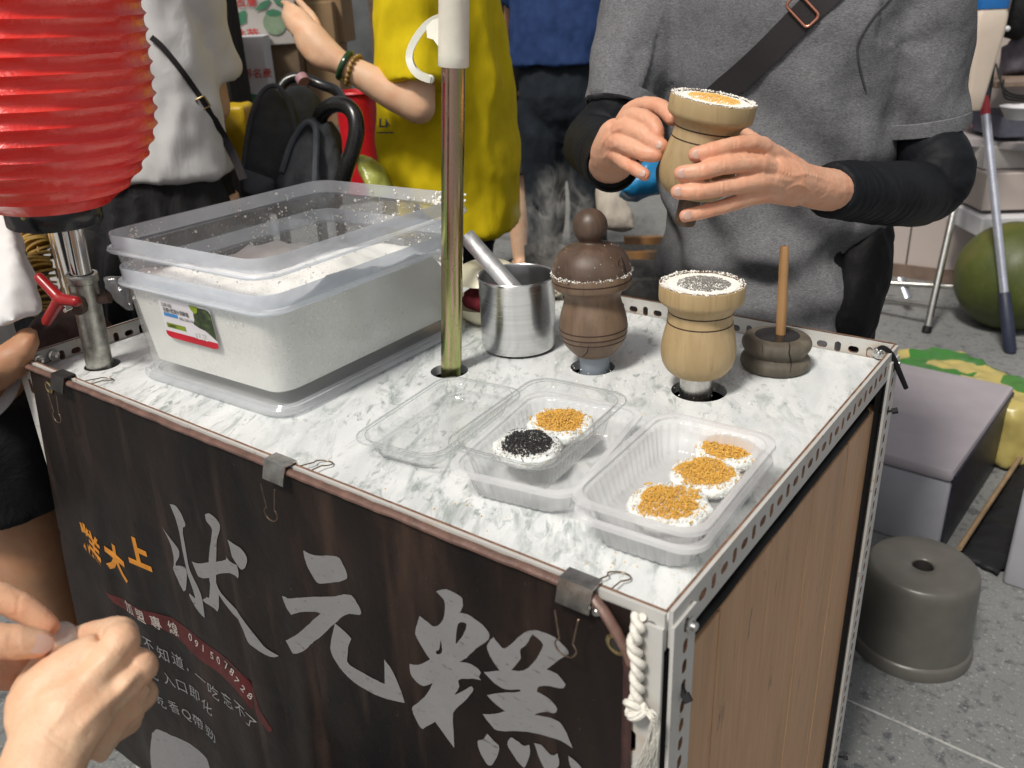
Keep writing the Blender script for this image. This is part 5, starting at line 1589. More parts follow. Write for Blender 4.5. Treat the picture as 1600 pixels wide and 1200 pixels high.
RF = [
    ([AD(963, 215, 1.055), AD(984, 178, 1.035), AD(1008, 165, 1.010), AD(1034, 169, .985), AD(1050, 185, .966)], [.013, .012, .0105, .0098, .0088]),
    ([AD(958, 232, 1.045), AD(980, 186, 1.000), AD(1004, 184, .974), AD(1021, 195, .962), AD(1027, 208, .958)], [.012, .0112, .0100, .0095, .0088]),
    ([AD(956, 240, 1.045), AD(970, 202, .998), AD(998, 207, .972), AD(1018, 220, .961), AD(1033, 228.5, .956)], [.012, .0112, .0100, .0094, .0087]),
    ([AD(954, 246, 1.05), AD(963, 222, 1.002), AD(987, 231, .976), AD(1008, 240, .965), AD(1025, 242.5, .960)], [.012, .0105, .0093, .0089, .0082]),
    ([AD(956, 252, 1.055), AD(962, 242, 1.015), AD(978, 255, .990), AD(993, 264, .978), AD(1007, 273, .972)], [.011, .0098, .0084, .0080, .0073])]
b = MB()
fingers_mb(b, RF)
b.tube([AD(950, 262, 1.115), AD(957, 254, 1.075), AD(960, 236, 1.045), AD(968, 212, 1.020), AD(975, 200, 1.010)], [.029, .0285, .029, .026, .020], 20, flat=.8, sub=4)
for a_, c_ in ((1, 2), (2, 3), (3, 4)):
    b.tube([(RF[a_][0][1] + RF[c_][0][1]) / 2 + FWD * .004, (RF[a_][0][0] + RF[c_][0][0]) / 2], [.010, .013], 10)
b.tube([RF[0][0][1] + FWD * .006, AD(962, 215, 1.04)], [.0105, .014], 10)
handR = remesh(b, .0014, 5, hand_disp)
for pl, am, wd_ in (([(1212, 262), (1238, 274), (1262, 272), (1288, 280)], .0012, .0024), ([(1222, 300), (1246, 288), (1262, 296), (1276, 310), (1290, 306)], .0011, .0022), ([(1190, 246), (1215, 258), (1240, 268)], .0009, .003), ([(1186, 272), (1212, 278), (1240, 282)], .0009, .003), ([(1190, 244), (1168, 246), (1156, 242)], -.0012, .0025),
                    ([(1146, 216), (1145, 240)], -.0006, .0012), ([(1152, 216), (1151, 240)], -.0005, .0012), ([(1130, 248), (1129, 268)], -.0006, .0012), ([(1137, 248), (1136, 268)], -.0005, .0012), ([(1126, 284), (1125, 302)], -.0006, .0012), ([(1133, 284), (1132, 302)], -.0005, .0012), ([(1143, 309), (1142, 325)], -.0005, .0012), ([(1110, 226), (1109, 246)], -.0005, .0011), ([(1096, 258), (1095, 276)], -.0005, .0011), ([(1089, 291), (1088, 307)], -.0005, .0011)):
    ridge(handL, pl, am, wd_)
for pl, am, wd_ in (([(938, 232), (948, 215), (960, 205), (972, 200)], .0011, .0026), ([(942, 250), (952, 236), (964, 226)], .0010, .0024), ([(950, 200), (962, 190), (978, 184)], .0009, .0026), ([(1002, 174), (1008, 192)], -.0006, .0013), ([(996, 198), (1002, 216)], -.0006, .0013), ([(986, 222), (991, 240)], -.0006, .0013), ([(977, 248), (983, 261)], -.0005, .0012)):
    ridge(handR, pl, am, wd_)
vb = join(core, handL, handR).build('body', mSkinV, vend, smooth=80)
flush(vb, flush_pts(LF[:4]) + flush_pts(RF))
face_parts(Ph, qh, 1.0, vend)
def nails(specs, parent, mat_=mNail, size=.0052):
    for pts, r in specs:
        tip, prev = pts[-1], pts[-2]
        d = (tip - prev).normalized(); t = (CAM - tip).normalized(); up = (t - d * t.dot(d))
        if up.length < .2: continue
        up.normalize(); s = d.cross(up)
        q = Matrix((s, d, up)).transposed()
        b = MB(); b.sphere(tip - d * .0012 + up * r[-1] * .86, size, 14, (.9, 1.15, .22), q); b.build('fingernail', mat_, parent)
nails(LF[:4], vend, size=.0055); nails([RF[k] for k in (2, 4)], vend, size=.0048)
# tee: torso and two sleeves as one surface
b = MB()
torso(b, [(.56, vx + .005, vy, .185, .135), (.70, vx + .000, vy - .012, .172, .132), (.80, vx - .003, vy - .018, .168, .128), (.92, vx - .005, vy - .012, .178, .126), (1.05, vx - .01, vy - .005, .194, .126), (1.18, vx - .012, vy, .203, .122), (1.30, vx - .008, vy + .008, .185, .105), (1.355, vx - .006, vy + .012, .10, .078)])
hemL = AD(1438, 205, 1.262); hemR = AD(972, 172, 1.345)
b.tube([shoL + V((-.06, 0, -.01)), shoL, shoL + (hemL - shoL) * .5 + V((.004, 0, 0)), hemL], [.082, .078, .068, .0635], 24, sub=4)
b.tube([shoR + V((.06, 0, -.01)), shoR, shoR + (hemR - shoR) * .5 + V((-.006, 0, 0)), hemR], [.085, .083, .069, .060], 24, sub=4)
def tee_fold(p, n):
    # drapes: long folds sweeping across the belly, radiating pulls at the armpits
    w = 0.0
    t1 = (p.z - .86) * 1.0 + (p.x - vx) * .95
    w += .0115 * math.sin(t1 * 50 + 2.4 * nz(p, 5, 1)) * math.exp(-((p.z - .90) / .15) ** 2) * (.5 + .5 * nz(p, 6, 7) + .4)
    t2 = (p.z - .80) * 1.0 - (p.x - vx) * .25
    w += .0095 * math.sin(t2 * 60 + 2.2 * nz(p, 6, 4)) * math.exp(-((p.z - .77) / .09) ** 2)
    for c in ((vx + .17, vy - .07, 1.12), (vx - .17, vy - .07, 1.12)):
        d = p - V(c); r = d.length
        a = math.atan2(d.z, d.x)
        w += .0018 * math.sin(a * 3 + nz(p, 7, 3) * 6) * math.exp(-((r - .05) / .05) ** 2)
    arm_ = 1.0 if abs(p.x - vx) < .15 else .45
    w += arm_ * .0110 * nz((p.x, p.y, p.z * .6), 10, 15) + .0062 * nz((p.x, p.y, p.z * .7), 22, 5) + .0012 * nz(p, 55, 6)
    return w
tee = remesh(b, .0052, 5, tee_fold).build('tshirt', mGreyTee, vend, smooth=80)
# sewn sleeve hems
for hem, sho, r in ((hemL, shoL, .0672), (hemR, shoR, .061)):
    b = MB()
    d = (hem - sho).normalized(); q = d.to_track_quat('Z', 'Y').to_matrix()
    b.lathe([(r - .004, .001), (r + .0005, -.001), (r + .0012, -.010), (r + .0008, -.020), (r - .0006, -.0212)], 56, hem, q, fn=lambda r_, z, a: r_ + .0022 * nz((math.cos(a) * 2, math.sin(a) * 2, 0), 1, 8))
    b.build('sleeve_hem', mGreyTee, vend)
# raglan seam over the shoulder, its lower end a dark line for armhole shading
b = MB()
sp_ = [AD(1392, -4, 1.20), AD(1368, 22, 1.19), AD(1350, 48, 1.185), AD(1340, 70, 1.19), AD(1342, 100, 1.20), AD(1352, 140, 1.215)]
def snap(o_mesh, pts):
    from mathutils.bvhtree import BVHTree
    me = o_mesh.data; off = org(o_mesh)
    bvh = BVHTree.FromPolygons([v.co + off for v in me.vertices], [list(p.vertices) for p in me.polygons])
    out = []
    for p in pts:
        h, nn, i_, d_ = bvh.ray_cast(CAM, (p - CAM).normalized())
        out.append((h, nn) if h is not None else (p, V((0, -1, 0))))
    return out
sn_, _ = crom(sp_, [1] * len(sp_), 6)
sv = snap(tee, sn_)
b.tube([h + n * .0008 for h, n in sv], .0016, 6); b.build('raglan_seam_shade', M('seam_and_shade', (.05, .05, .055), .8), vend)
# black arm sleeves
def armsleeve(pts, r, cuff_q=None):
    b = MB(); b.tube(pts, r, 24, sub=5)
    a, c = pts[-2], pts[-1]
    ln = [0]
    for i in range(1, len(pts)): ln.append(ln[-1] + (pts[i] - pts[i - 1]).length)
    def ds(p, n):
        # ring folds gathered near the elbow
        best, s_at = 9e9, 0
        for i in range(1, len(pts)):
            d = pts[i] - pts[i - 1]; t = max(0, min(1, (p - pts[i - 1]).dot(d) / d.length_squared)); q = pts[i - 1] + d * t
            if (p - q).length < best: best, s_at = (p - q).length, ln[i - 1] + d.length * t
        k = max(0.0, min(1.0, nz(p, 11, 3) * 1.6 + .35))
        return .0009 * math.sin(s_at * 330 + 9 * nz(p, 14, 2) + 3 * nz(p, 40, 7)) * k + .0022 * nz(p, 22, 4) + .0006 * nz(p, 70, 6)
    return remesh(b, .0034, 3, ds).build('arm_sleeve', mSleeve, vend, smooth=80)
armsleeve([shoL + (hemL - shoL) * .84, hemL, elbL + V((.004, 0, .02)), elbL + V((-.01, -.01, -.012)), AD(1400, 303, 1.15), AD(1340, 299, 1.065), AD(1297, 297, 1.012)], [.044, .048, .046, .045, .043, .037, .0325])
armsleeve([shoR + (hemR - shoR) * .86, hemR, elbR, AD(940, 235, 1.25), AD(949, 250, 1.14), AD(956, 257, 1.088)], [.040, .048, .048, .045, .037, .0335])
b = MB(); d = (AD(956, 257, 1.088) - AD(949, 250, 1.14)).normalized(); b.lathe([(.0335, -.012), (.0352, -.006), (.035, .002), (.0325, .004), (.0305, .0)], 32, AD(956, 257, 1.088), d.to_track_quat('Z', 'Y').to_matrix()); b.build('cuff', mSleeve, vend)
# trousers and shoes
b = MB()
torso(b, [(.42, vx, vy, .17, .12), (.60, vx, vy, .172, .125), (.90, vx, vy, .155, .11)])
for sx in (-1, 1): b.tube([(vx + sx * .088, vy, .75), (vx + sx * .095, vy + .01, .45), (vx + sx * .095, vy + .02, .06)], [.095, .078, .062], 18, sub=4)
remesh(b, .009, 4, wrinkle(14, .006, 3)).build('trousers', mBlackCl, vend, smooth=80)
for sx in (-1, 1):
    b = MB(); b.tube([(vx + sx * .095, vy + .06, .04), (vx + sx * .095, vy - .06, .04), (vx + sx * .098, vy - .16, .03)], [.042, .045, .035], 16, flat=.8, sub=3); b.build('shoe', mShoe, vend)

# cross-body bag: strap, buckle and pouch
mStrap = M('black_webbing', (.016, .013, .014), .7, var=.2, vs=300, bs=.3, bsc=900)
mCopper = M('rose_metal', (.80, .36, .25), .25, 1.0)
bag = thing('crossbody_bag', 'black cross-body bag strap with rose metal buckle worn by the vendor', 'bag', (vx + .1, vy - .1, 1.0))
ce = [(1330, -55), (1300, -18), (1268, 12), (1232, 48), (1195, 85), (1160, 117), (1130, 142), (1105, 166), (1085, 190)]
sv = snap(tee, [AD(u, v, 1.1) for u, v in ce])
cen = [h + (CAM - h).normalized() * .006 for h, n in sv]
cen, _ = crom(cen, [1] * len(cen), 3)
b = MB(); rings = []
for k in range(len(cen)):
    t = (cen[min(k + 1, len(cen) - 1)] - cen[max(k - 1, 0)]).normalized(); view = (CAM - cen[k]).normalized(); s = t.cross(view).normalized(); n = s.cross(t)
    w = .0185
    rings.append([cen[k] + s * w + n * .001, cen[k] - s * w + n * .001, cen[k] - s * w - n * .001, cen[k] + s * w - n * .001])
b.loft(rings); b.build('strap', mStrap, bag, smooth=30)
bc = snap(tee, [AD(1254, 16, 1.1)])[0][0]; bc = bc + (CAM - bc).normalized() * .010
t = (cen[6] - cen[9]).normalized(); view = (CAM - bc).normalized(); s = t.cross(view).normalized()
b = MB(); b.tube([bc + t * x + s * y for x, y in rrect(.011, .0215, .006, 4)], .0022, 10, closed=True); b.build('buckle', mCopper, bag)
b = MB()
b.sphere(AD(1352, 420, 1.33), .06, 20, (.62, 1.0, 1.35)); b.sphere(AD(1340, 480, 1.33), .055, 20, (.6, 1.0, 1.3)); b.sphere(AD(1362, 372, 1.33), .042, 18, (.8, 1, .8))
remesh(b, .005, 6, wrinkle(26, .004, 8)).build('pouch', mBlackCl, bag, smooth=80)

# ---- customer's hands in the front left corner (the rest of the body stands outside the picture)
cust = thing('person', 'customer in the near corner whose two bare hands open a small clear plastic wrap', 'person', (.30, -.86, 0))
CF = [
    ([AD(85, 1140, .575), AD(190, 1001, .592), AD(150, 992, .640), AD(108, 1002, .660)], [.0135, .0125, .0108, .0092]),
    ([AD(95, 1150, .580), AD(219, 1042, .598), AD(170, 1050, .665), AD(120, 1030, .680)], [.0135, .0122, .0105, .0090]),
    ([AD(100, 1170, .590), AD(222, 1085, .625), AD(165, 1095, .690), AD(115, 1070, .690)], [.013, .0115, .0100, .0085]),
    ([AD(100, 1180, .600), AD(200, 1125, .645), AD(150, 1140, .690), AD(105, 1110, .690)], [.012, .0105, .0090, .0080]),
    ([AD(60, 1150, .575), AD(52, 1085, .590), AD(75, 1040, .62), AD(104, 1010, .650)], [.0165, .0150, .0120, .0098])]
b = MB(); fingers_mb(b, CF)
b.tube([AD(20, 1330, .53), AD(55, 1230, .548), AD(82, 1160, .566), AD(115, 1105, .578), AD(150, 1060, .590), AD(172, 1030, .597)], [.030, .0265, .028, .029, .026, .018], 24, flat=.75, up=FWD, sub=4)
b.tube([AD(70, 1150, .575), AD(60, 1100, .582), AD(110, 1050, .590), AD(165, 1012, .596)], [.020, .021, .019, .013], 16, sub=3)
for a_, c_ in ((0, 1), (1, 2), (2, 3)):
    b.tube([(CF[a_][0][1] + CF[c_][0][1]) / 2 + FWD * .004, (CF[a_][0][0] + CF[c_][0][0]) / 2], [.0115, .015], 10)
b.tube([AD(215, 1075, .615), AD(130, 1165, .60)], [.011, .020], 12)
b.tube([AD(20, 1330, .53), AD(-60, 1480, .50), AD(-170, 1640, .52)], [.030, .034, .040], 18, sub=3)
def cdisp(p, n):
    w = .0003 * nz(p, 130, 2) + .00015 * nz(p, 380, 5)
    return w
handA = remesh(b, .0013, 16, cdisp)
CG = [
    ([AD(-75, 960, .60), AD(-25, 928, .612), AD(32, 948, .620), AD(74, 978, .625)], [.0125, .0112, .0105, .0088]),
    ([AD(-90, 1020, .57), AD(-30, 1003, .572), AD(24, 1003, .580), AD(62, 1006, .588)], [.0145, .0125, .0118, .0098]),
    ([AD(-85, 1010, .61), AD(-40, 1010, .63), AD(10, 1026, .640), AD(28, 1032, .640)], [.0125, .0110, .0100, .0090]),
    ([AD(-85, 1040, .61), AD(-40, 1050, .63), AD(0, 1058, .640), AD(14, 1062, .640)], [.0120, .0105, .0098, .0088])]
b = MB(); fingers_mb(b, CG)
b.tube([AD(-300, 1150, .55), AD(-170, 1060, .575), AD(-110, 1010, .59), AD(-70, 985, .60)], [.028, .027, .032, .024], 20, sub=4)
b.tube([AD(-300, 1150, .55), AD(-400, 1300, .53), AD(-480, 1480, .52)], [.028, .034, .040], 18, sub=3)
handB = remesh(b, .0013, 10, cdisp)
cxx, cyy = .30, -.86
zs = .76                                   # unseen body kept short so its shadow clears the banner
b = MB()
torso(b, [(.84 * zs, cxx, cyy, .13, .09), (1.0 * zs, cxx, cyy, .12, .085), (1.2 * zs, cxx, cyy, .135, .09), (1.33 * zs, cxx, cyy, .12, .065), (1.37 * zs, cxx, cyy, .06, .05)], .3)
b.tube([(cxx, cyy, 1.33 * zs), (cxx, cyy + .01, 1.33 * zs + .11)], [.05, .046], 14)
Pc, qc = head(b, V((cxx + .01, cyy + .02, 1.33 * zs + .20)), (.35, .9, 0), .92)
shA, shB = V((cxx + .13, cyy + .03, 1.0)), V((cxx - .13, cyy - .03, 1.0))
eA, eB = AD(-170, 1640, .52), AD(-480, 1480, .52)
b.tube([shA, (shA + eA) / 2, eA], [.042, .040, .040], 14, sub=2); b.tube([shB, (shB + eB) / 2, eB], [.042, .040, .040], 14, sub=2)
for sx in (-1, 1): b.tube([(cxx + sx * .065, cyy, .68), (cxx + sx * .07, cyy, .36), (cxx + sx * .07, cyy, .08)], [.065, .048, .036], 14, sub=2)
coreC = remesh(b, .008, 4)
for pl, am, wd_ in (([(220, 1046), (188, 1080), (150, 1112), (115, 1150)], .0017, .0042), ([(192, 1004), (160, 1035), (128, 1072), (98, 1120)], .0010, .0045), ([(208, 1024), (182, 1056), (150, 1088)], -.0016, .0050), ([(222, 1064), (200, 1092), (172, 1120)], -.0022, .0050), ([(50, 1092), (84, 1078), (118, 1060), (150, 1040)], .0006, .0026), ([(66, 1150), (92, 1120), (104, 1090)], .0006, .0026), ([(150, 985), (156, 1000)], -.0005, .0014),
                    ([(72, 1128), (90, 1150), (112, 1160)], -.0006, .0016), ([(66, 1138), (84, 1160), (106, 1172)], -.0005, .0016)):
    ridge(handA, pl, am, wd_)
for pl, am, wd_ in (([(20, 990), (22, 1018)], -.0007, .0014), ([(27, 990), (29, 1018)], -.0006, .0014), ([(14, 991), (15, 1017)], -.0005, .0013), ([(30, 930), (26, 962)], -.0006, .0014)):
    ridge(handB, pl, am, wd_)
cb_ = join(coreC, handA, handB).build('body', mSkinP, cust, smooth=80)
flush(cb_, flush_pts(CF) + flush_pts(CG), .010)
face_parts(Pc, qc, .92, cust, True)
nails([CG[1]], cust, size=.0078)
b = MB(); torso(b, [(.58, cxx, cyy, .155, .115), (.78, cxx, cyy, .145, .105), (.92, cxx, cyy, .155, .105), (1.01, cxx, cyy, .13, .08), (1.045, cxx, cyy, .075, .06)], .3)
for sh, e in ((shA, eA), (shB, eB)): b.tube([sh, sh + (e - sh) * .5], [.06, .056], 18)
remesh(b, .008, 4, wrinkle(16, .005, 5)).build('tshirt', mBlue, cust, smooth=80)
b = MB(); torso(b, [(.40, cxx, cyy, .14, .11), (.66, cxx, cyy, .13, .10)], .3)
for sx in (-1, 1): b.tube([(cxx + sx * .065, cyy, .6), (cxx + sx * .07, cyy, .32), (cxx + sx * .07, cyy, .07)], [.08, .066, .055], 16, sub=2)
remesh(b, .01, 3, wrinkle(14, .005, 6)).build('trousers', mJeans, cust, smooth=80)
for sx in (-1, 1):
    b = MB(); p = V((cxx + sx * .07, cyy, .038)); b.tube([p - V((0, .06, 0)), p, p + V((0, .11, -.008))], [.036, .041, .03], 14, flat=.8, sub=2); b.build('shoe', mShoe, cust)
mWrap = thin_plastic('clear_wrap', (.95, .97, .99), haze=.45, gloss=1.0, rough=.06)
b = MB(); b.sphere(AD(96, 992, .640), .0135, 20, (1.2, .8, .62)); b.sphere(AD(116, 998, .648), .010, 16, (1.2, .8, .5))
wr = remesh(b, .0016, 3, lambda p, n: .0012 * nz(p, 160, 3)); tag(wr.build('plastic_wrap', mWrap, smooth=80), 'small crumpled clear plastic wrap pinched between two hands', 'plastic wrap')
# ------------------------------------------------------------------ passers-by behind the cart
def person(label, base, yaw, skin, shirt=None, bottom=None, legs='pants', arms=None, hips=.88, sh=1.33, hair_long=False, shirt_hem=.80, girth=1.0, seed=1, sleeve=.5, headdir=None, sc_=1.0, shirt_rings=None, name='person', bare=True, shoe=True, voxel=.007, shw=.165):
    """upright figure; yaw is the heading angle of its front measured from +y"""
    o = V((base[0], base[1], 0))
    f = V((math.sin(yaw), math.cos(yaw), 0)); r = V((f.y, -f.x, 0))
    t = thing('person', label, 'person', o)
    L = lambda x, y, z: o + r * (x * sc_) + f * (y * sc_) + V((0, 0, z * sc_))
    ang = math.atan2(r.y, r.x)
    b = MB()
    def tors(mb, rows, k=1.0):
        torso(mb, [(z * sc_, *(L(0, cy, 0).xy), rx * k * sc_, ry * k * sc_) for z, cy, rx, ry in rows], ang)
    tors(b, [(.80, 0, .155, .105), (1.0, 0, .135, .095), (1.2, 0, .150, .10), (sh - .02, 0, .14, .08), (sh + .04, 0, .06, .055)], girth * .90)
    b.tube([L(0, 0, sh), L(0, .01, sh + .13)], [.056 * sc_, .052 * sc_], 14)
    Pq = head(b, L(0, .03, sh + .235), headdir or f, sc_)
    arms = arms or {}
    aj = {}
    for sx in (-1, 1):
        pts = arms.get(sx)
        S = L(sx * shw, 0, sh - .02)
        if pts is None: pts = [L(sx * .215, .0, sh - .30), L(sx * .225, .05, sh - .54), L(sx * .215, .09, sh - .70)]
        E, Wq, T = pts[0], pts[1], pts[2]
        aj[sx] = (S, E, Wq)
        b.tube([S, (S + E) / 2, E], [.046 * sc_, .042 * sc_, .035 * sc_], 14, sub=3)
        b.tube([E, E + (Wq - E) * .35, Wq], [.036 * sc_, .037 * sc_, .024 * sc_], 14, sub=3); b.sphere(E, .036 * sc_, 12)
        # hand: palm and five fingers
        if len(pts) > 4:
            for pl, rl in pts[4]:
                b.tube(pl, rl, 10, sub=3); b.sphere(pl[-1], rl[-1], 8)
            continue
        d = (T - Wq).normalized(); n = pts[3] if len(pts) > 3 else r * sx; s = d.cross(V(n)).normalized(); n = s.cross(d)
        hl = (T - Wq).length
        b.tube([Wq, Wq + d * hl * .25, Wq + d * hl * .5], [.024 * sc_, .034 * sc_, .036 * sc_], 14, flat=.45, up=n, sub=2)
        for k, (off, ln, cu) in enumerate(((-.026, .86, .25), (-.009, .98, .18), (.009, .94, .22), (.026, .78, .3))):
            p0 = Wq + d * hl * .45 + s * off * sc_; p1 = p0 + d * hl * .28 * ln + s * off * .25 - n * .004; p2 = Wq + d * hl * ln + s * off * 1.25 * sc_ - n * hl * cu * .6
            b.tube([p0, p1, p2], [.0095 * sc_, .0088 * sc_, .0072 * sc_], 8, sub=2)
        b.tube([Wq + d * hl * .15 - s * .018, Wq + d * hl * .38 - s * .045 * sc_ - n * .01, Wq + d * hl * .58 - s * .05 * sc_ - n * .015], [.013, .011, .008], 8, sub=2)
    ly = arms.get('legs')
    lg = {}
    for sx in (-1, 1):
        K_ = [L(sx * .085, 0, .86), L(sx * .09, .02, .48), L(sx * .09, -.01, .08)] if not ly else ly[sx]
        lg[sx] = K_
        b.tube([K_[0], (K_[0] + K_[1]) / 2, K_[1], (K_[1] * .6 + K_[2] * .4), K_[2]], [.078 * sc_, .066 * sc_, .05 * sc_, .052 * sc_, .034 * sc_], 16, sub=3)
        b.tube([K_[2] - f * .05, K_[2] + f * .06 + V((0, 0, -.025)), K_[2] + f * .14 + V((0, 0, -.045))], [.036 * sc_, .034 * sc_, .026 * sc_], 12, flat=.7, sub=2)
    remesh(b, voxel * sc_, 3).build('body', skin, t, smooth=80)
    face_parts(*Pq, sc_, t, hair_long)
    if shirt:
        b = MB()
        rows = shirt_rings or [(shirt_hem, 0, .185, .135), (.95, 0, .170, .125), (1.12, 0, .175, .125), (1.25, 0, .182, .12), (sh, 0, .155, .095), (sh + .045, 0, .075, .065)]
        tors(b, rows, girth)
        for sx in (-1, 1):
            S, E, Wq = aj[sx]
            b.tube([S - r * sx * .05, S, S + (E - S) * sleeve * .6, S + (E - S) * sleeve], [.08 * sc_, .078 * sc_, .070 * sc_, .066 * sc_], 20, sub=3)
        remesh(b, .007 * sc_, 4, wrinkle(8, .015, seed)).build('tshirt', shirt, t, smooth=80)
    if bottom:
        b = MB()
        if legs == 'skirt':
            rows = [(.25, 0, .27, .24), (.55, 0, .235, .20), (.74, 0, .20, .16), (.87, 0, .158, .118), (hips + .08, 0, .145, .105)]
            tors(b, rows, girth)
            c0 = L(0, 0, 0)
            def sk_(p, n):
                a = math.atan2(p.y - c0.y, p.x - c0.x)
                return (.012 * math.sin(a * 17 + 2 * nz(p, 4, 2)) + .006 * nz((math.cos(a) * 8, math.sin(a) * 8, p.z * 3), 1, 4)) * min(1, max(0, (hips + .07 - p.z) / .25)) + .002 * math.sin(a * 60) * (1 if p.z > hips + .02 else 0)
            remesh(b, .007 * sc_, 2, sk_).build('skirt', bottom, t, smooth=80)
        else:
            low = {'pants': 1.0, 'shorts': .42, 'jeans': 1.0}[legs]
            tors(b, [(.70, 0, .10, .055), (.80, 0, .150, .102), (.88, 0, .160, .122), (hips + .10, 0, .150, .112)], girth)
            for sx in (-1, 1):
                K_ = lg[sx]
                if low == 1.0: b.tube([K_[0] + V((0, 0, -.01)), K_[0] + V((0, 0, -.12)), K_[1], K_[2] + V((0, 0, .0))], [.092 * sc_ * girth, .094 * sc_ * girth, .078 * sc_, .064 * sc_], 18, sub=4)
                else:
                    e = K_[0] + (K_[1] - K_[0]) * .95
                    b.tube([K_[0] + V((0, 0, -.03)), (K_[0] + e) / 2, e], [.100 * sc_ * girth, .098 * sc_, .094 * sc_], 18, sub=3)
            remesh(b, .007 * sc_, 3, wrinkle(11, .008, seed + 9)).build('shorts' if legs == 'shorts' else 'trousers', bottom, t, smooth=80)
    if shoe:
        for sx in (-1, 1):
            K_ = lg[sx]; p = V((K_[2].x, K_[2].y, .038))
            b = MB(); b.tube([p - f * .07, p, p + f * .10, p + f * .17 + V((0, 0, -.006))], [.036, .044, .044, .030], 14, flat=.72, sub=3); b.build('shoe', mShoe, t)
    return t, L, r, f, aj

fyaw = lambda d: math.atan2(d.x, d.y)
away = V((FWD.x, FWD.y, 0)).normalized(); rgt = V((RIGHT.x, RIGHT.y, 0)).normalized()

# woman in white tee and black skirt, left, seen from behind
pw = AD(234, 240, 1.72); 
eR = AD(352, 190, 1.72) + away * .08; 
tw, Lw, rw, fw_, ajw = person('woman in white tee and black gathered skirt behind the red lantern', (pw.x, pw.y), fyaw(away), mSkinP, mWhiteTee, mBlackSat, 'skirt', {1: [AD(333, 165, 1.78), AD(315, 140, 2.02), AD(308, 120, 2.15)], -1: [AD(190, 160, 1.8), AD(200, 150, 2.0), AD(215, 140, 2.1)]}, hips=.86, shirt_hem=.915, girth=.94, seed=4, sleeve=.80, shw=.118,
    shirt_rings=[(.905, 0, .165, .125), (1.0, 0, .160, .118), (1.12, 0, .160, .12), (1.25, 0, .150, .112), (1.33, 0, .115, .085), (1.375, 0, .075, .065)])
sbag = thing('shoulder_bag', 'thin black shoulder strap with gold buckle across the white tee', 'bag', AD(330, 170, 1.6))
tees = [c for c in tw.children if c.name.startswith('tshirt')][0]
pts = [h + (CAM - h).normalized() * .004 for h, n in snap(tees, [AD(u, v, 1.6) for u, v in ((236, 58), (255, 75), (285, 112), (305, 140), (322, 165), (338, 195), (350, 215))])]
pts += [AD(366, 246, pts[-1].__sub__(CAM).dot(FWD) + .01), AD(380, 280, pts[-1].__sub__(CAM).dot(FWD) + .02)]
cen, _ = crom(pts, [1] * len(pts), 4); rings = []
for k in range(len(cen)):
    tt = (cen[min(k + 1, len(cen) - 1)] - cen[max(k - 1, 0)]).normalized(); vw = (CAM - cen[k]).normalized(); s = tt.cross(vw).normalized(); n = s.cross(tt); w = .0052 + (.003 if k > 18 else 0)
    rings.append([cen[k] + s * w + n * .001, cen[k] - s * w + n * .001, cen[k] - s * w - n * .001, cen[k] + s * w - n * .001])
b = MB(); b.loft(rings); b.build('strap', mStrap, sbag, smooth=30)
bc = AD(317, 161, pts[4].__sub__(CAM).dot(FWD) - .006); d_ = (pts[5] - pts[3]).normalized(); s = d_.cross((CAM - bc).normalized()).normalized()
b = MB(); b.tube([bc + d_ * x + s * y for x, y in rrect(.011, .009, .002, 2)], .0018, 8, closed=True); b.build('buckle', mBrass, sbag)
b = MB(); b.sphere(AD(385, 400, 1.66), .07, 16, (1, .6, .9)); remesh(b, .008, 3).build('pouch', mBlackCl, sbag)

# person in mustard yellow tee reaching to the left
py = AD(700, 200, 2.05); 
yl = (-rgt * .97 + away * .25).normalized()
ely, wry, tpy = AD(655, 168, 1.80), AD(531, 98, 1.78), AD(449, 14, 1.78)
d_ = 1.78
YH = [([wry, AD(505, 78, d_), AD(488, 58, d_), AD(478, 44, d_)], [.026, .032, .032, .024]), ([wry, AD(500, 90, d_), AD(480, 72, d_), AD(470, 62, d_)], [.024, .024, .022, .017]),
      ([AD(490, 48, d_), AD(478, 27, d_), AD(460, 13, d_ + .01), AD(441, 3, d_ + .03)], [.014, .0115, .010, .0085]), ([AD(482, 50, d_), AD(468, 37, d_ - .01), AD(454, 26, d_), AD(443, 21, d_ + .02)], [.014, .0115, .010, .0085]),
      ([AD(478, 56, d_), AD(466, 46, d_ - .01), AD(454, 37, d_), AD(444, 31, d_ + .02)], [.013, .011, .0095, .008]), ([AD(478, 62, d_), AD(468, 55, d_), AD(458, 49, d_), AD(451, 45, d_ + .02)], [.012, .010, .0088, .0075]),
      ([AD(500, 62, d_ + .03), AD(490, 30, d_ + .06), AD(474, 10, d_ + .08), AD(462, -4, d_ + .09)], [.015, .012, .010, .0085])]
ty, Ly, ry_, fy_, ajy = person('person in mustard yellow tee stretching out an arm with a jade bangle', (py.x, py.y), fyaw(yl), mSkinP, mYellow, mBlackCl, 'pants',
    {-1: [ely, wry, tpy, None, YH]}, hips=.80, shirt_hem=.74, girth=.97, seed=11, sleeve=.86,
    shirt_rings=[(.70, .0, .180, .165), (.85, .0, .180, .165), (1.0, .0, .180, .155), (1.15, 0, .182, .140), (1.25, 0, .182, .12), (1.33, 0, .155, .095), (1.375, 0, .075, .065)], shoe=True)
mJade = M('dark_jade', (.012, .05, .018), .12, var=.3); mAmber = M('amber_bead', (.25, .15, .03), .25, var=.3)
ax_ = (wry - ely).normalized(); q = ax_.to_track_quat('Z', 'Y').to_matrix()
wb = wry - ax_ * .012
bang = thing('bangle', 'dark green jade bangle on the reaching wrist', 'bangle', wb)
b = MB(); b.lathe([(.029 + .0042 * math.cos(2 * pi * i / 12), .0062 * math.sin(2 * pi * i / 12)) for i in range(13)], 40, wb, q); b.build('jade_ring', mJade, bang)
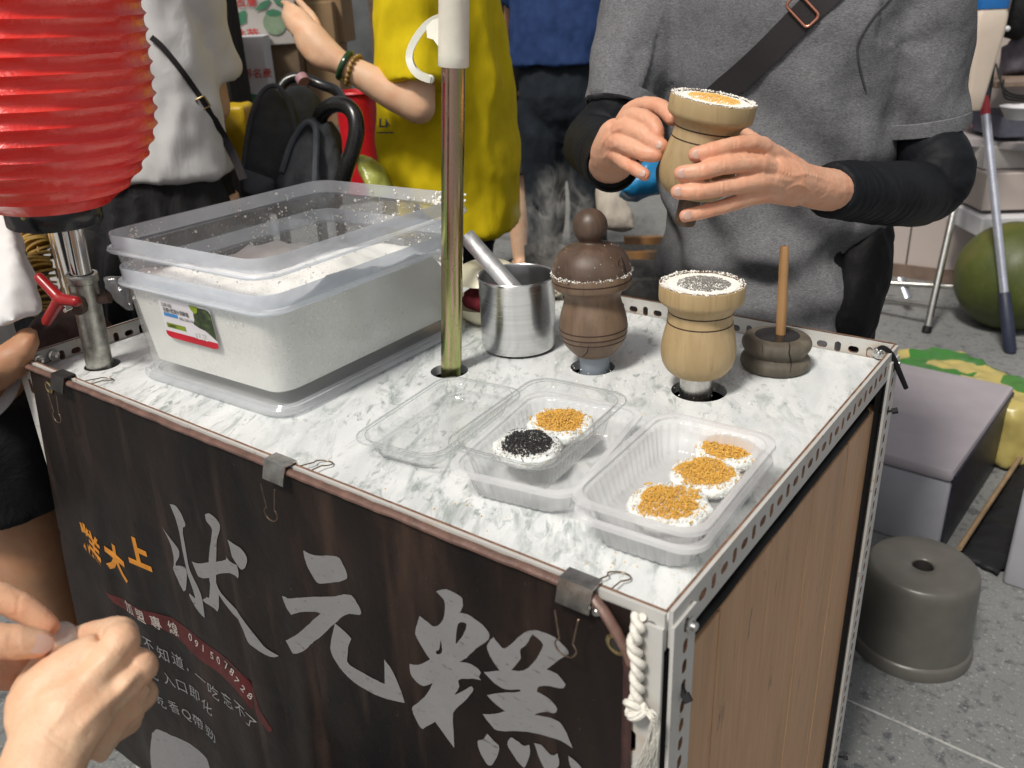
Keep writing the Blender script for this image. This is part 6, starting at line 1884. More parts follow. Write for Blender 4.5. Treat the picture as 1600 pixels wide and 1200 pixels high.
wb2 = wb - ax_ * .018
brc = thing('bead_bracelet', 'amber bead bracelet beside the jade bangle', 'bracelet', wb2)
for k in range(18):
    a = 2 * pi * k / 18
    b = MB(); b.sphere(wb2 + q @ V((.0305 * math.cos(a), .0305 * math.sin(a), .002 * math.sin(a * 2))), .0053, 10); b.build('bead', mAmber, brc)
b = MB(); b.lathe([(.0098, -.0018), (.0108, 0), (.0098, .0018)], 18, AD(463, 52, 1.78), (tpy - wry).to_track_quat('Z', 'Y').to_matrix()); tag(b.build('finger_ring', mBolt), 'thin silver ring on the reaching hand', 'ring')
# small dark print on the yellow tee
yt = [c for c in ty.children if c.name.startswith('tshirt')][0]
b = MB()
h0 = snap(yt, [AD(604, 192, 1.9)])[0]
h0p = h0[0] + (CAM - h0[0]).normalized() * .004
put_text(b, 'LK', h0p, RIGHT, -DOWN, .028, .03); b.obox(h0p - (-DOWN) * .022, RIGHT * .022, -DOWN * .0015, FWD * .0004)
kind(b.build('tee_print', mInk, ty, smooth=0), 'stuff')

# man in navy tee and worn jeans, further back
pbm = AD(882, 150, 3.25)
person('man in navy tee and dark worn jeans standing with his back turned', (pbm.x, pbm.y), fyaw((away + rgt * .35).normalized()), mSkinB, mBlue, mJeans, 'jeans',
    {1: [AD(935, 42, 3.10), AD(985, 5, 3.35), AD(1010, -15, 3.45)], -1: [AD(800, 40, 3.35), AD(815, 62, 3.5), AD(830, 75, 3.6)]}, hips=.90, shirt_hem=.97, girth=1.08, seed=21, sleeve=.45, sc_=1.0,
    shirt_rings=[(.985, .0, .185, .14), (1.05, .0, .180, .135), (1.12, 0, .180, .13), (1.25, 0, .184, .12), (1.33, 0, .155, .095), (1.375, 0, .075, .065)])
# person in black behind them, dark shorts and bare calf
pk = AD(772, 150, 3.75)
person('person in black top and dark olive shorts, half hidden behind the yellow tee', (pk.x, pk.y), fyaw((away - rgt * .2).normalized()), mSkinP, mBlackCl, mKhaki, 'shorts', {}, hips=.88, girth=.80, seed=31, shirt_hem=.86)

# child-sized figure at the left edge: white top, black shorts with grey piping
k0 = AD(-95, 560, 1.32)
lf = (rgt * .95 + away * .3).normalized()
KH = [([AD(8, 575, 1.10), AD(22, 560, 1.10), AD(32, 546, 1.10)], [.024, .026, .020]), ([AD(24, 545, 1.10), AD(36, 526, 1.095), AD(46, 519, 1.10), AD(53, 521, 1.11)], [.012, .010, .0088, .0078]),
      ([AD(30, 552, 1.095), AD(42, 537, 1.085), AD(50, 531, 1.09), AD(55, 533, 1.10)], [.012, .010, .0088, .0076]), ([AD(32, 558, 1.095), AD(43, 547, 1.085), AD(50, 541, 1.09), AD(54, 542, 1.10)], [.011, .009, .0082, .0072]), ([AD(20, 548, 1.11), AD(34, 524, 1.13), AD(44, 516, 1.14)], [.012, .010, .008])]
LEGS = {-1: [AD(-60, 600, 1.36), AD(35, 800, 1.42), AD(105, 1010, 1.52)], 1: [AD(-45, 600, 1.22), AD(40, 790, 1.30), AD(100, 960, 1.40)]}
tk, Lk, rk, fk, ajk = person('person at the left edge in white top and black grey-piped shorts', (k0.x, k0.y), fyaw(lf), mSkinB, mWhiteTee, mBlackCl, 'shorts',
    {1: [AD(-60, 585, 1.12), AD(8, 575, 1.10), AD(54, 528, 1.10), None, KH], -1: [AD(-120, 560, 1.5), AD(-70, 600, 1.45), AD(-40, 600, 1.42)], 'legs': {-1: [AD(-75, 610, 1.36), AD(15, 810, 1.46), AD(90, 1010, 1.6)], 1: [AD(-52, 600, 1.22), AD(28, 790, 1.30), AD(92, 985, 1.42)]}}, hips=.68, sh=1.05, girth=.86, seed=41, sleeve=.6, sc_=1.0, shirt_rings=[(.70, 0, .16, .12), (.85, 0, .155, .115), (1.0, 0, .165, .11), (1.05, 0, .14, .09), (1.09, 0, .075, .065)], shoe=False)
# loose white sleeve hanging over the arm
b = MB()
b.loft([[AD(u, v, d) for u, v, d in ((-60, 260, 1.2), (5, 300, 1.14), (14, 330, 1.16), (-50, 330, 1.28))], [AD(u, v, d) for u, v, d in ((-70, 400, 1.16), (24, 395, 1.09), (40, 400, 1.14), (-50, 420, 1.26))], [AD(u, v, d) for u, v, d in ((-75, 500, 1.13), (15, 511, 1.06), (69, 489, 1.10), (-45, 490, 1.24))]])
sub = remesh(b, .006, 6, wrinkle(14, .008, 4)); sub.build('loose_sleeve', mWhiteTee, tk, smooth=80)
b = MB(); b.tube([AD(-20, 650, 1.155), AD(0, 636, 1.15), AD(18, 612, 1.15), (AD(26, 585, 1.16)), AD(28, 562, 1.18)], [.0085] * 5, 10, flat=.4, up=FWD, sub=4); b.build('shorts_piping', mGreyTrim, tk)

# ------------------------------------------------------------------ pushchair folded behind the flour bins
mFab = cloth_mat('charcoal_pushchair_fabric', (.060, .064, .070), wrk=.7, wsc=16, rough=.75)
mFab2 = cloth_mat('slate_pushchair_fabric', (.075, .082, .095), wrk=.5, wsc=14, rough=.8)
mFoam = M('black_foam_grip', (.014, .014, .014), .25, var=.2, vs=60, bs=.1)
st0 = AD(470, 260, 1.95)
push = thing('pushchair', 'black fabric pushchair with a curved foam handle behind the flour bins', 'pushchair', (st0.x, st0.y, 0))
def panel(name, outline, d0, d1, mat_, th=.05, seed=1, amp=.008):
    """padded panel: outline on the picture, its depth running from d0 (left) to d1 (right)"""
    us = [u for u, v in outline]; u0, u1 = min(us), max(us)
    b = MB(); F = [AD(u, v, d0 + (d1 - d0) * (u - u0) / (u1 - u0)) for u, v in outline]
    c = sum(F, V((0, 0, 0))) / len(F)
    f1 = [c + (p - c) * .9 - FWD * th * .2 for p in F]
    b.loft([[c + (p - c) * .3 - FWD * th * .3 for p in F], f1, F, [p + FWD * th for p in F]])
    return remesh(b, .008, 3, wrinkle(13, amp, seed)).build(name, mat_, push, smooth=80)
panel('canopy_panel', [(374, 300), (382, 240), (390, 190), (402, 155), (418, 137), (432, 136), (446, 150), (455, 175), (462, 210), (470, 260), (478, 320), (440, 330), (390, 320)], 1.90, 1.95, mFab, .05, 2, .012)
panel('canopy_panel', [(437, 148), (455, 133), (475, 132), (490, 142), (500, 165), (498, 200), (490, 250), (475, 300), (460, 250), (452, 190)], 2.02, 2.05, mFab2, .06, 5, .004)
panel('seat_panel', [(430, 330), (440, 270), (452, 230), (466, 203), (478, 190), (492, 190), (505, 205), (515, 190), (528, 220), (530, 260), (524, 320), (480, 340)], 1.85, 1.88, mFab, .05, 8, .014)
b = MB(); b.tube([AD(*q) for q in ((440, 270, 1.84), (452, 232, 1.84), (466, 205, 1.84), (478, 192, 1.84), (488, 193, 1.84), (494, 205, 1.84), (494, 240, 1.84), (492, 290, 1.84))], .007, 8, sub=4); b.build('seat_piping', mFab2, push)
b = MB(); b.tube([AD(*q) for q in ((378, 280, 1.89), (386, 215, 1.89), (396, 170, 1.89), (412, 141, 1.89), (430, 134, 1.89), (444, 146, 1.89), (455, 172, 1.90), (464, 210, 1.91))], .0055, 8, sub=4); b.build('canopy_rib', mFab2, push)
b = MB(); b.tube([AD(*q) for q in ((497, 215, 1.90), (500, 185, 1.88), (510, 170, 1.85), (525, 163, 1.82), (542, 166, 1.80), (554, 180, 1.79), (557, 205, 1.79), (551, 235, 1.80), (542, 260, 1.81), (533, 290, 1.83))], [.017] * 10, 18, sub=4); b.build('foam_handle', mFoam, push)
b = MB(); b.tube([AD(*q) for q in ((434, 150, 2.12), (446, 128, 2.12), (470, 121, 2.12), (500, 132, 2.12), (525, 142, 2.1), (536, 160, 2.05))], .013, 12, sub=4); b.build('back_handle', mFoam, push)
b = MB(); b.tube([AD(470, 120, 2.105), AD(475, 128, 2.1)], .0155, 12); b.build('pink_band', M('pink_band', (.45, .25, .28), .6), push)
panel('storage_flap', [(375, 262), (400, 270), (425, 278), (424, 300), (400, 310), (378, 300)], 1.80, 1.82, mFab2, .03, 9, .004)
for u in (400, 440, 500, 530):
    a = AD(u, 330, 1.95); b = MB(); b.tube([a, V((a.x, a.y, .12))], .012, 10); b.build('frame_tube', mFoam, push)
    b = MB(); q_ = Matrix.Rotation(pi / 2, 3, 'Y'); b.lathe([(.02, -.015), (.085, -.015), (.095, -.008), (.095, .008), (.085, .015), (.02, .015)], 28, (a.x, a.y, .095), q_, cap=True); b.build('wheel', mBlack, push)

# ------------------------------------------------------------------ boxes and things left behind
mCard = M('brown_cardboard', (.27, .175, .09), .85, var=.15, vs=12, bs=.1); mCardD = M('dark_cardboard', (.16, .11, .065), .85, var=.25, vs=10)
mWBox = M('white_carton', (.50, .47, .44), .8, var=.06, vs=8); mWBox2 = M('pale_carton', (.56, .55, .57), .8, var=.05, vs=8)
mPrR = M('carton_red_ink', (.50, .045, .04), .7); mPrG = M('carton_green_ink', (.06, .22, .12), .7); mPrG2 = M('carton_light_green_ink', (.24, .33, .22), .7)
def carton(name, label, cat, c00, c10, hgt, depth, mat_, group=None):
    """box whose front face spans from bottom-left c00 to bottom-right c10 (points), height up and depth away from the camera"""
    ex = (c10 - c00); ex.z = 0; back = V((-ex.y, ex.x, 0)).normalized()
    if back.dot(away) < 0: back = -back
    t = thing(name, label, cat, c00, group)
    o = c00 + ex / 2 + back * depth / 2 + V((0, 0, hgt / 2))
    b = MB(); b.obox(o, ex / 2, back * depth / 2, V((0, 0, hgt / 2))); b.build('box_wall', mat_, t, smooth=0, bevel=.004)
    up = V((0, 0, 1)); n = -back
    F = lambda x, y, off=.0025: c00 + ex * x + up * (y * hgt) + n * off
    return t, F, ex, up, back
def pbox(u0, v0, u1, v1, d0, d1=None, top=None):
    a = AD(u0, v0, d0); c = AD(u1, v1, d1 or d0); c = V((c.x, c.y, a.z)); return a, c
# printed fruit cartons
a, c = pbox(342, 75, 468, 62, 2.9, 2.95)
t, F, ex, up, bk = carton('fruit_carton', 'upper white fruit carton with green guava drawing and red characters', 'carton', a, c, .30, .25, mWBox, 'printed fruit cartons')
def flatp(name, mat_, polys, F, o, parent):
    b = MB()
    for P in polys: b.add([F(x, y, o) for x, y in P], [tuple(range(len(P)))])
    return b.build(name, mat_, parent, smooth=0)
def wtext(txt, F, x, y, h, ex, up, mat_, parent, name, bold=.01, o=.004):
    b = MB(); put_text(b, txt, F(x, y, o), ex.normalized(), up, h, bold); return kind(b.build(name, mat_, parent, smooth=0), 'stuff')
H0 = .30
yv = lambda v, u=400: (75 - (v + (u - 342) * .06)) / 1342.4 * 2.9 / H0 * 1.02
wtext('阿蓮名產', F, .28, yv(8), .036, ex, up, mPrR, t, 'red_print', .012)
wtext('珍珠芭', F, .28, yv(55), .042, ex, up, mPrR, t, 'red_print', .012)
flatp('green_ribbon', mPrG, [[(.06, yv(38)), (.06, yv(21)), (.14, yv(19)), (.26, yv(25)), (.38, yv(20)), (.40, yv(22)), (.38, yv(37)), (.26, yv(42)), (.14, yv(36))]], F, .0028, t)
flatp('guava_drawing', mPrG2, [[(.72 + .14 * math.cos(s), yv(40) + (.125) * math.sin(s)) for s in np.linspace(0, 2 * pi, 24)[:-1]]], F, .0028, t)
flatp('guava_crown', mPrG, [[(.62, yv(26)), (.66, yv(22)), (.72, yv(20)), (.80, yv(23)), (.83, yv(27)), (.76, yv(30)), (.68, yv(30))]], F, .0036, t)
flatp('leaf_drawing', mPrG, [[(.50, yv(22)), (.58, yv(11)), (.70, yv(6)), (.71, yv(9)), (.64, yv(19))], [(.74, yv(6)), (.84, yv(8)), (.93, yv(20)), (.86, yv(19)), (.76, yv(12))]], F, .0036, t)
a, c = pbox(362, 200, 430, 197, 2.78, 2.80)
t, F, ex, up, bk = carton('fruit_carton', 'lower white fruit carton with red characters and a green ribbon', 'carton', a, c, .27, .25, mWBox2, 'printed fruit cartons')
wtext('月世界名產', F, .56, .60, .030, ex, up, mPrR, t, 'red_print', .012)
flatp('green_ribbon', mPrG, [[(.25, .20), (.25, .36), (.45, .40), (.70, .36), (.72, .20), (.45, .25)]], F, .0028, t)
for k, (u0, v0, u1, h, d, m_, lb_) in enumerate(((355, 290, 402, .36, 2.9, mWBox2, 'plain white carton below the printed fruit cartons'), (405, 175, 478, .36, 3.05, mCardD, 'dark brown slatted carton behind the pushchair'), (455, 70, 540, .16, 3.1, mCard, 'open brown cardboard box under the reaching hand'), (490, 200, 540, .42, 3.15, mCard, 'tall brown cardboard box by the pushchair handle'))):
    a, c = pbox(u0, v0, u1, v0 - 3, d); carton('cardboard_box', lb_, 'carton', a, c, h, .25, m_, 'plain boxes behind the pushchair')
mYBag = M('yellow_bag', (.50, .33, .01), .4, var=.15, vs=14, bs=.4, bsc=30)
a, c = pbox(362, 235, 396, 222, 2.3)
b = MB(); b.obox((a + c) / 2 + V((0, 0, .04)), (c - a) / 2, away * .05, V((0, 0, .075))); yb = remesh(b, .008, 4, wrinkle(14, .01, 2)); tag(yb.build('yellow_paper_bag', mYBag), 'yellow paper bag between the woman and the pushchair', 'paper bag')
mRedBin = M('red_plastic_bin', (.55, .012, .02), .35)
a, c = pbox(562, 300, 586, 300, 2.5)
b = MB(); o_ = (a + c) / 2; b.lathe([(.001, 0), (.055, 0), (.062, .27), (.068, .275), (.064, .28), (.058, .27), (.05, .01)], 24, V((o_.x, o_.y, o_.z))); tag(b.build('red_bin', mRedBin), 'red plastic tub beside the yellow tee', 'tub')
b = MB(); b.tube([AD(566, 245, 1.98), AD(578, 262, 1.97), AD(590, 285, 1.96), AD(598, 310, 1.96)], [.014, .03, .034, .03], 14, flat=.5, sub=3); tag(remesh(b, .004, 3, wrinkle(30, .005, 3)).build('snack_bag', M('green_yellow_film', (.42, .45, .10), .3, var=.3, vs=30)), 'crumpled green and yellow snack bag hanging by the pushchair', 'snack bag')

# grey metal shutter wall at the back with its own floor line, further stalls
mShut = M('weathered_zinc_sheet', (.20, .205, .21), .5, .35, var=.35, vs=4, bs=.3, bsc=30, bd=.004)
wa, wb_ = AD(250, 60, 5.0), AD(640, 60, 5.6)
wl = thing('metal_wall', 'weathered grey sheet-metal wall behind the stacked cartons', 'wall', (wa.x, wa.y, 0))
ex = V((wb_.x - wa.x, wb_.y - wa.y, 0)); L_ = ex.length; ex.normalize(); bk = V((-ex.y, ex.x, 0)); bk = bk if bk.dot(away) > 0 else -bk
nP = 7
for k in range(nP):
    x0 = -1.2 + (L_ + 1.5) * k / nP; x1 = -1.2 + (L_ + 1.5) * (k + 1) / nP - .012
    b = MB(); c = V((wa.x, wa.y, 1.2)) + ex * (x0 + x1) / 2; b.obox(c, ex * (x1 - x0) / 2, bk * .012, V((0, 0, 1.2))); b.build('sheet_panel', mShut, wl, smooth=0, bevel=.006)
mPost = M('brown_post', (.10, .065, .045), .7, var=.3)
pp = AD(598, 60, 5.2); b = MB(); b.box((pp.x - .05, pp.y - .05, 0), (pp.x + .05, pp.y + .05, 2.4)); tag(b.build('wooden_post', mPost, smooth=0, bevel=.004), 'dark brown upright post beside the grey metal wall', 'post')
# stall front with white price sheets
mSheetW = M('white_sheet', (.62, .62, .60), .7, var=.04); mPink = M('pink_board', (.48, .36, .34), .8)
a, c = pbox(612, 70, 650, 70, 4.6)
t, F, ex2, up2, _b = carton('price_board', 'white printed board with rows of small grey marks behind the yellow tee', 'board', a, c, .5, .02, mSheetW)
b = MB()
for i in range(4):
    for j in range(9): p = F(.15 + .22 * i, .06 + .1 * j, .004); b.obox(p, ex2.normalized() * .009, V((0, 0, .004)), away * .0006)
kind(b.build('grey_print', M('grey_ink', (.30, .32, .36), .7), t, smooth=0), 'stuff')
a, c = pbox(592, 88, 612, 86, 4.3); carton('cardboard_box', 'small brown box standing by the dark post', 'carton', a, c, .10, .15, mCardD)
# ------------------------------------------------------------------ right side: stool, foam boxes, melon, folding table, stall clutter
def zfit(base, v, lo=.02, hi=1.2):
    """height above base at which the vertical through it crosses picture row v"""
    for _ in range(40):
        m = (lo + hi) / 2; p = V((base.x, base.y, base.z + m)) - CAM
        vv = 600 + FPX * p.dot(DOWN) / p.dot(FWD)
        if vv > v: lo = m
        else: hi = m
    return lo
mStool = M('grey_brown_plastic', (.098, .093, .082), .36, var=.12, vs=20, bs=.06, bsc=250)
sb = AZ(1420, 1005, 0)
hS = zfit(sb, 880)
dS = (sb - CAM).dot(FWD); R0 = 82 / FPX * (dS - .05); 
stool = thing('plastic_stool', 'low round grey-brown plastic stool with a centre hole', 'stool', sb)
b = MB()
prof = [(R0 * 1.10, .0), (R0 * 1.105, .004), (R0 * 1.10, .022), (R0 * 1.075, .026), (R0 * 1.045, .028), (R0 * 1.0, hS * .86), (R0 * .985, hS * .93), (R0 * .955, hS * .975), (R0 * .90, hS), (R0 * .5, hS - .002), (R0 * .215, hS - .003), (R0 * .19, hS - .006), (R0 * .175, hS - .014), (R0 * .17, hS - .04)]
b.lathe(prof, 72, sb); b.build('stool_shell', mStool, stool, smooth=50)
b = MB(); b.lathe([(R0 * .17, hS - .040), (R0 * .168, hS - .005)], 40, sb); b.lathe([(.0005, hS - .06), (R0 * .2, hS - .06)], 30, sb); b.build('centre_hole', mInside, stool)

mFoamBx = M('grey_white_styrofoam', (.33, .33, .36), .8, var=.06, vs=14, bs=.35, bsc=260)
mFoamLid = M('styrofoam_lid', (.36, .325, .35), .75, var=.05, vs=14, bs=.3, bsc=260)
mNavy = M('navy_side_shade', (.018, .020, .035), .45, var=.4, vs=25)  # dark colour standing in for shade on the foam box's side
P0 = AZ(1466, 866, 0); hF = zfit(P0, 738)
Pf = AZ(1378, 693, hF); Pr = AZ(1586, 603, hF); P0t = V((P0.x, P0.y, hF))
eF = Pf - P0t; eF.z = 0; eF.normalize(); eB_ = Pr - P0t; eB_.z = 0; Lb = eB_.length; eB_.normalize()
eF = (eF - eB_ * eF.dot(eB_)).normalized()
def foambox(name, label, P, wF, wB, h, eF, eB_, lid=True, side=None):
    t = thing(name, label, 'foam box', P, 'styrofoam boxes on the ground')
    c = P + eF * wF / 2 + eB_ * wB / 2
    hl = .032
    b = MB(); b.rbox(c + V((0, 0, (h - hl) / 2)), eF * wF / 2 * .985, eB_ * wB / 2 * .985, V((0, 0, (h - hl) / 2)), .008); b.build('box_body', mFoamBx, t, smooth=30)
    b = MB(); b.rbox(c + V((0, 0, h - hl / 2 + .001)), eF * wF / 2, eB_ * wB / 2, V((0, 0, hl / 2 - .001)), .009); b.build('box_lid', mFoamLid, t, smooth=30)
    if side:
        b = MB(); b.obox(P - eF * .0015 + eB_ * wB / 2 + V((0, 0, (h - .01) / 2)), eF * .002, eB_ * wB * .485, V((0, 0, (h - .02) / 2))); b.build('side_shade_sheet', side, t, smooth=0)
    return t
foambox('styrofoam_box', 'large closed pale grey styrofoam box with its shaded side painted dark behind the stool', P0, .36, Lb, hF, eF, eB_, side=mNavy)
P1 = AZ(1562, 912, 0); foambox('styrofoam_box', 'white styrofoam box cut by the right picture edge', P1 - eF * .30, .30, .40, zfit(P1, 742), eF, eB_)
mBlackLayer = cloth_mat('black_layer', (.016, .016, .018), wrk=.6, wsc=12, rough=.5)  # crumpled black layer, low over the dark stretch of ground
b = MB(); T = [AZ(u, v, .0) for u, v in ((1490, 872), (1592, 712), (1680, 690), (1700, 800), (1600, 860), (1560, 905))]
c = sum(T, V((0, 0, 0))) / 6
b.loft([[p + V((0, 0, .002)) for p in T], [p + V((0, 0, .012)) for p in T], [c + (p - c) * .6 + V((0, 0, .030)) for p in T]]); tag(remesh(b, .010, 4, wrinkle(16, .006, 3)).build('black_layer', mBlackLayer, smooth=80), 'crumpled black tarp on the ground beside the foam box', 'layer')
b = MB(); b.tube([AZ(1499, 857, .04), AZ(1540, 795, .045), AZ(1606, 697, .045)], .0062, 10); tag(b.build('wooden_stick', M('pale_stick', (.28, .19, .11), .6)), 'long thin brown stick lying along the big foam box', 'stick')

# green and yellow bag behind the foam box
def bag_mat():
    m, t, out = newmat('green_yellow_print'); vec = coords(t)
    v = t.nodes.new('ShaderNodeTexVoronoi'); v.inputs['Scale'].default_value = 6; t.links.new(vec, v.inputs['Vector']); v.distance = 'MANHATTAN'
    f = ramp(t, v.outputs['Color'], [(.55, 0.0), (.56, 1.0)])
    c = mixc(t, f, (.035, .17, .028), (.44, .36, .12))
    princ(t, out, c, .32, 0, bump(t, ntex(t, vec, 20, 4), .4, .006)); return m
zb_ = hF - .03
G = [AZ(u, v, zb_) for u, v in ((1398, 543), (1450, 540), (1510, 548), (1560, 575), (1625, 600), (1640, 640), (1590, 640), (1520, 620), (1400, 590))]
b = MB(); c = sum(G, V((0, 0, 0))) / len(G)
b.loft([[V((p.x, p.y, .01)) for p in G], [V((p.x, p.y, zb_ - .03)) for p in G], [V((c.x, c.y, 0)) + (V((p.x, p.y, 0)) - V((c.x, c.y, 0))) * .94 + V((0, 0, zb_)) for p in G]])
gb = remesh(b, .010, 4, wrinkle(14, .010, 6)); tag(gb.build('printed_sack', bag_mat(), smooth=80), 'green and yellow printed plastic sack behind the foam box', 'sack')

# melon
def melon_mat():
    m, t, out = newmat('green_melon_skin'); vec = coords(t)
    c = ramp(t, ntex(t, vec, 5, 5), [(.3, (.040, .055, .009)), (.55, (.068, .082, .013)), (.75, (.12, .11, .022))])
    c = mixc(t, ramp(t, ntex(t, vec, 75, 4), [(.55, 0.0), (.72, .5)]), c, (.11, .115, .04))
    princ(t, out, c, .5, 0, bump(t, ntex(t, vec, 40, 3), .12, .003)); return m
mb_ = AZ(1566, 508, 0); dM = (mb_ - CAM).dot(FWD); rM = 82 / FPX * dM
b = MB(); q = Matrix.Rotation(math.radians(25), 3, 'Y')
prm = sprof([(.02, -.94), (.35, -.90), (.72, -.66), (.95, -.25), (1.0, .1), (.90, .5), (.66, .80), (.36, .97), (.08, 1.02)])
b.lathe([(r * rM, z * rM) for r, z in prm], 56, mb_ + V((0, 0, rM * .93)), q, cap=True, fn=lambda r, z, a: r * (1 + .012 * math.sin(a * 10)))
tag(b.build('green_melon', melon_mat(), smooth=80), 'big dull green melon on the ground beneath the folding table', 'melon')

# telescopic pole leaning
mAlu = M('pale_aluminium', (.62, .64, .72), .3, .8, var=.1); mGrip = M('navy_grip', (.018, .022, .045), .5, bs=.3, bsc=200)
g0 = AZ(1579, 552, .0); dG = (g0 - CAM).dot(FWD); g1 = AD(1534, 118, dG - .02); gd = (g1 - g0).normalized(); gq = gd.to_track_quat('Z', 'Y').to_matrix(); gl = (g1 - g0).length
tp = thing('telescopic_pole', 'silver telescopic pole with navy grip leaning by the melon', 'pole', g0)
b = MB(); b.lathe([(.0145, gl * .2), (.0145, gl * .86)], 20, g0, gq, cap=True); b.build('pole_tube', mAlu, tp)
b = MB(); b.lathe([(.016, .0), (.020, .01), (.021, gl * .1), (.020, gl * .215), (.017, gl * .22)], 20, g0, gq, cap=True, fn=lambda r, z, a: r * (1 + .04 * math.sin(z * 260))); b.build('rubber_grip', mGrip, tp)
b = MB(); b.lathe([(.0155, gl * .86), (.0155, gl * .925)], 20, g0, gq, cap=True); b.build('red_sticker', M('red_label', (.42, .03, .04), .5), tp)
b = MB(); b.lathe([(.016, gl * .925), (.019, gl * .93), (.019, gl * .985), (.009, gl * 1.0), (.009, gl * 1.05)], 20, g0, gq, cap=True); b.build('twist_collar', mGrip, tp)

# folding table with chrome legs
mLegC = M('chrome_leg', (.52, .50, .46), .2, 1.0, var=.2, vs=20); mLegO = M('olive_leg', (.12, .105, .065), .4, .6)
f0 = AZ(1447, 520, 0); dT = (f0 - CAM).dot(FWD)
tab = thing('folding_table', 'grey-topped folding table on chrome tube legs at the back right', 'table', f0)
ftop = AD(1512, 232, dT - .02)
def ltube(p, q, r, m_, n='leg'):
    b = MB(); b.tube([p, q], r, 12); return b.build(n, m_, tab)
ltube(f0, ftop, .0135, mLegC)
b = MB(); b.tube([f0 + V((0, 0, -.0)), f0 + (ftop - f0) * .035], .0165, 12); b.build('foot_cap', mBlack, tab)
l2 = AZ(1497, 440, 0); l2t = AD(1507, 232, (l2 - CAM).dot(FWD) - .1); ltube(l2, l2t, .017, mLegO)
ltube(AD(1350, 440, dT + .25), AD(1495, 448, dT + .12), .011, mLegC, 'crossbar'); ltube(AD(1350, 464, dT + .2), AD(1461, 478, dT - .0), .011, mLegC, 'crossbar')
b = MB(); a = AD(1408, 434, dT + .22); c_ = AD(1420, 466, dT + .18); b.tube([a, c_], .016, 8, flat=.4); b.build('leg_bracket', mAlu, tab)
zt = ftop.z
TA = [AZ(1500, 222, zt), AZ(1700, 240, zt), AZ(1700, 160, zt), AZ(1515, 178, zt)]
b = MB(); b.loft([[V((p.x, p.y, zt - .012)) for p in TA], [V((p.x, p.y, zt + .014)) for p in TA]]); b.build('table_top', M('table_laminate', (.36, .33, .33), .5), tab, smooth=0)
b = MB(); p = AD(1511, 236, dT - .03); b.obox(p, RIGHT * .014, V((0, 0, .012)), FWD * .014); b.build('corner_cap', M('blue_cap', (.02, .12, .26), .4), tab, smooth=0)

# wall of pale board and boxes behind
mBeige = M('beige_panel', (.42, .36, .33), .8, var=.05, vs=3, bs=.08, bsc=60)
w0, w1 = AZ(1290, 418, 0), AZ(1700, 470, 0)
ex = (w1 - w0).normalized(); Lw_ = (w1 - w0).length; bk = V((-ex.y, ex.x, 0)); bk = bk if bk.dot(away) > 0 else -bk
wl2 = thing('board_wall', 'pale beige board wall behind the folding table', 'wall', w0)
for k in range(3):
    b = MB(); xa, xb = Lw_ * k / 3, Lw_ * (k + 1) / 3 - .006; c = w0 + ex * (xa + xb) / 2 + bk * .02 + V((0, 0, .9)); b.obox(c, ex * (xb - xa) / 2, bk * .015, V((0, 0, .9))); b.build('wall_board', mBeige, wl2, smooth=0, bevel=.003)
b = MB(); c = w0 + ex * Lw_ / 2 - bk * .003 + V((0, 0, .03)); b.obox(c, ex * Lw_ / 2, bk * .004, V((0, 0, .03))); b.build('skirting', M('brown_skirting', (.16, .11, .085), .7), wl2, smooth=0)
mTan = M('tan_carton', (.34, .26, .19), .8, var=.08, vs=10)
for u0, v0, u1, h, d, m_, lb_ in ((1535, 265, 1625, .085, dT + .05, mWBox, 'pale flat carton on the upper stack at the right edge'), (1533, 330, 1628, .14, dT + .04, mBeige, 'beige carton in the middle of the right edge stack'), (1530, 372, 1630, .075, dT + .03, mWBox2, 'grey-white carton low in the right edge stack'), (1560, 216, 1630, .075, dT - .02, cloth_mat('slate_cloth', (.10, .10, .13)), 'slate grey folded cloth bundle on the cartons')):
    a, c = pbox(u0, v0, u1, v0 + 8, d); carton('carton', lb_, 'carton', a, c, h, .3, m_)
# shelf with clutter
mShelf = M('shelf_board', (.20, .145, .11), .7)
a, c = pbox(1555, 138, 1650, 142, dT - .15); carton('shelf_board', 'brown shelf board above the cartons at the right edge', 'shelf', a, c, .022, .3, mShelf)
a, c = pbox(1562, 186, 1640, 190, dT - .25)
b = MB(); p = AD(1600, 176, dT - .25); b.lathe([(.055, -.02), (.078, .02), (.080, .022), (.075, .022), (.05, -.016)], 28, p); tag(b.build('white_tub', mWBox2), 'shallow white tub below the shelf board', 'tub')
jd = dT - .35; j0 = AD(1517, 172, jd); jx = RIGHT.copy(); jx.z = 0; jx.normalize(); jy = V((-jx.y, jx.x, 0))
mJug = M('cream_jug_plastic', (.62, .52, .43), .45, var=.04, Subsurface_Weight=.15); mBlueLid = M('blue_lid', (.015, .14, .42), .4)
jug = thing('plastic_jug', 'tall cream plastic container with a blue lid beside the vendor', 'container', j0)
hj = (172 - 30) / FPX * jd * 1.02
b = MB(); rings = []
for k, z in ((.42, 0), (.50, .006), (.62, hj * .2), (.80, hj * .5), (.98, hj * .78), (1.0, hj * .94), (.9, hj)):
    w_ = 24 / FPX * jd * k; rings.append([j0 + V((0, 0, z)) + jx * x + jy * y for x, y in rrect(w_, w_ * .9, w_ * .35, 4)])
b.loft(rings); b.build('jug_body', mJug, jug)
b = MB(); w_ = 23 / FPX * jd; b.loft([[j0 + V((0, 0, z)) + jx * x + jy * y for x, y in rrect(w_ * k, w_ * k * .9, w_ * .35, 4)] for k, z in ((1, hj + .001), (1.02, hj + .006), (1.02, hj + .030), (.95, hj + .033))]); b.build('lid', mBlueLid, jug)
b = MB(); b.tube([AD(1512, 200, dT - .5), AD(1508, 180, dT - .5)], [.014, .010], 12); tag(b.build('red_bottle', M('red_bottle', (.42, .02, .02), .3)), 'small red bottle on the folding table corner', 'bottle')
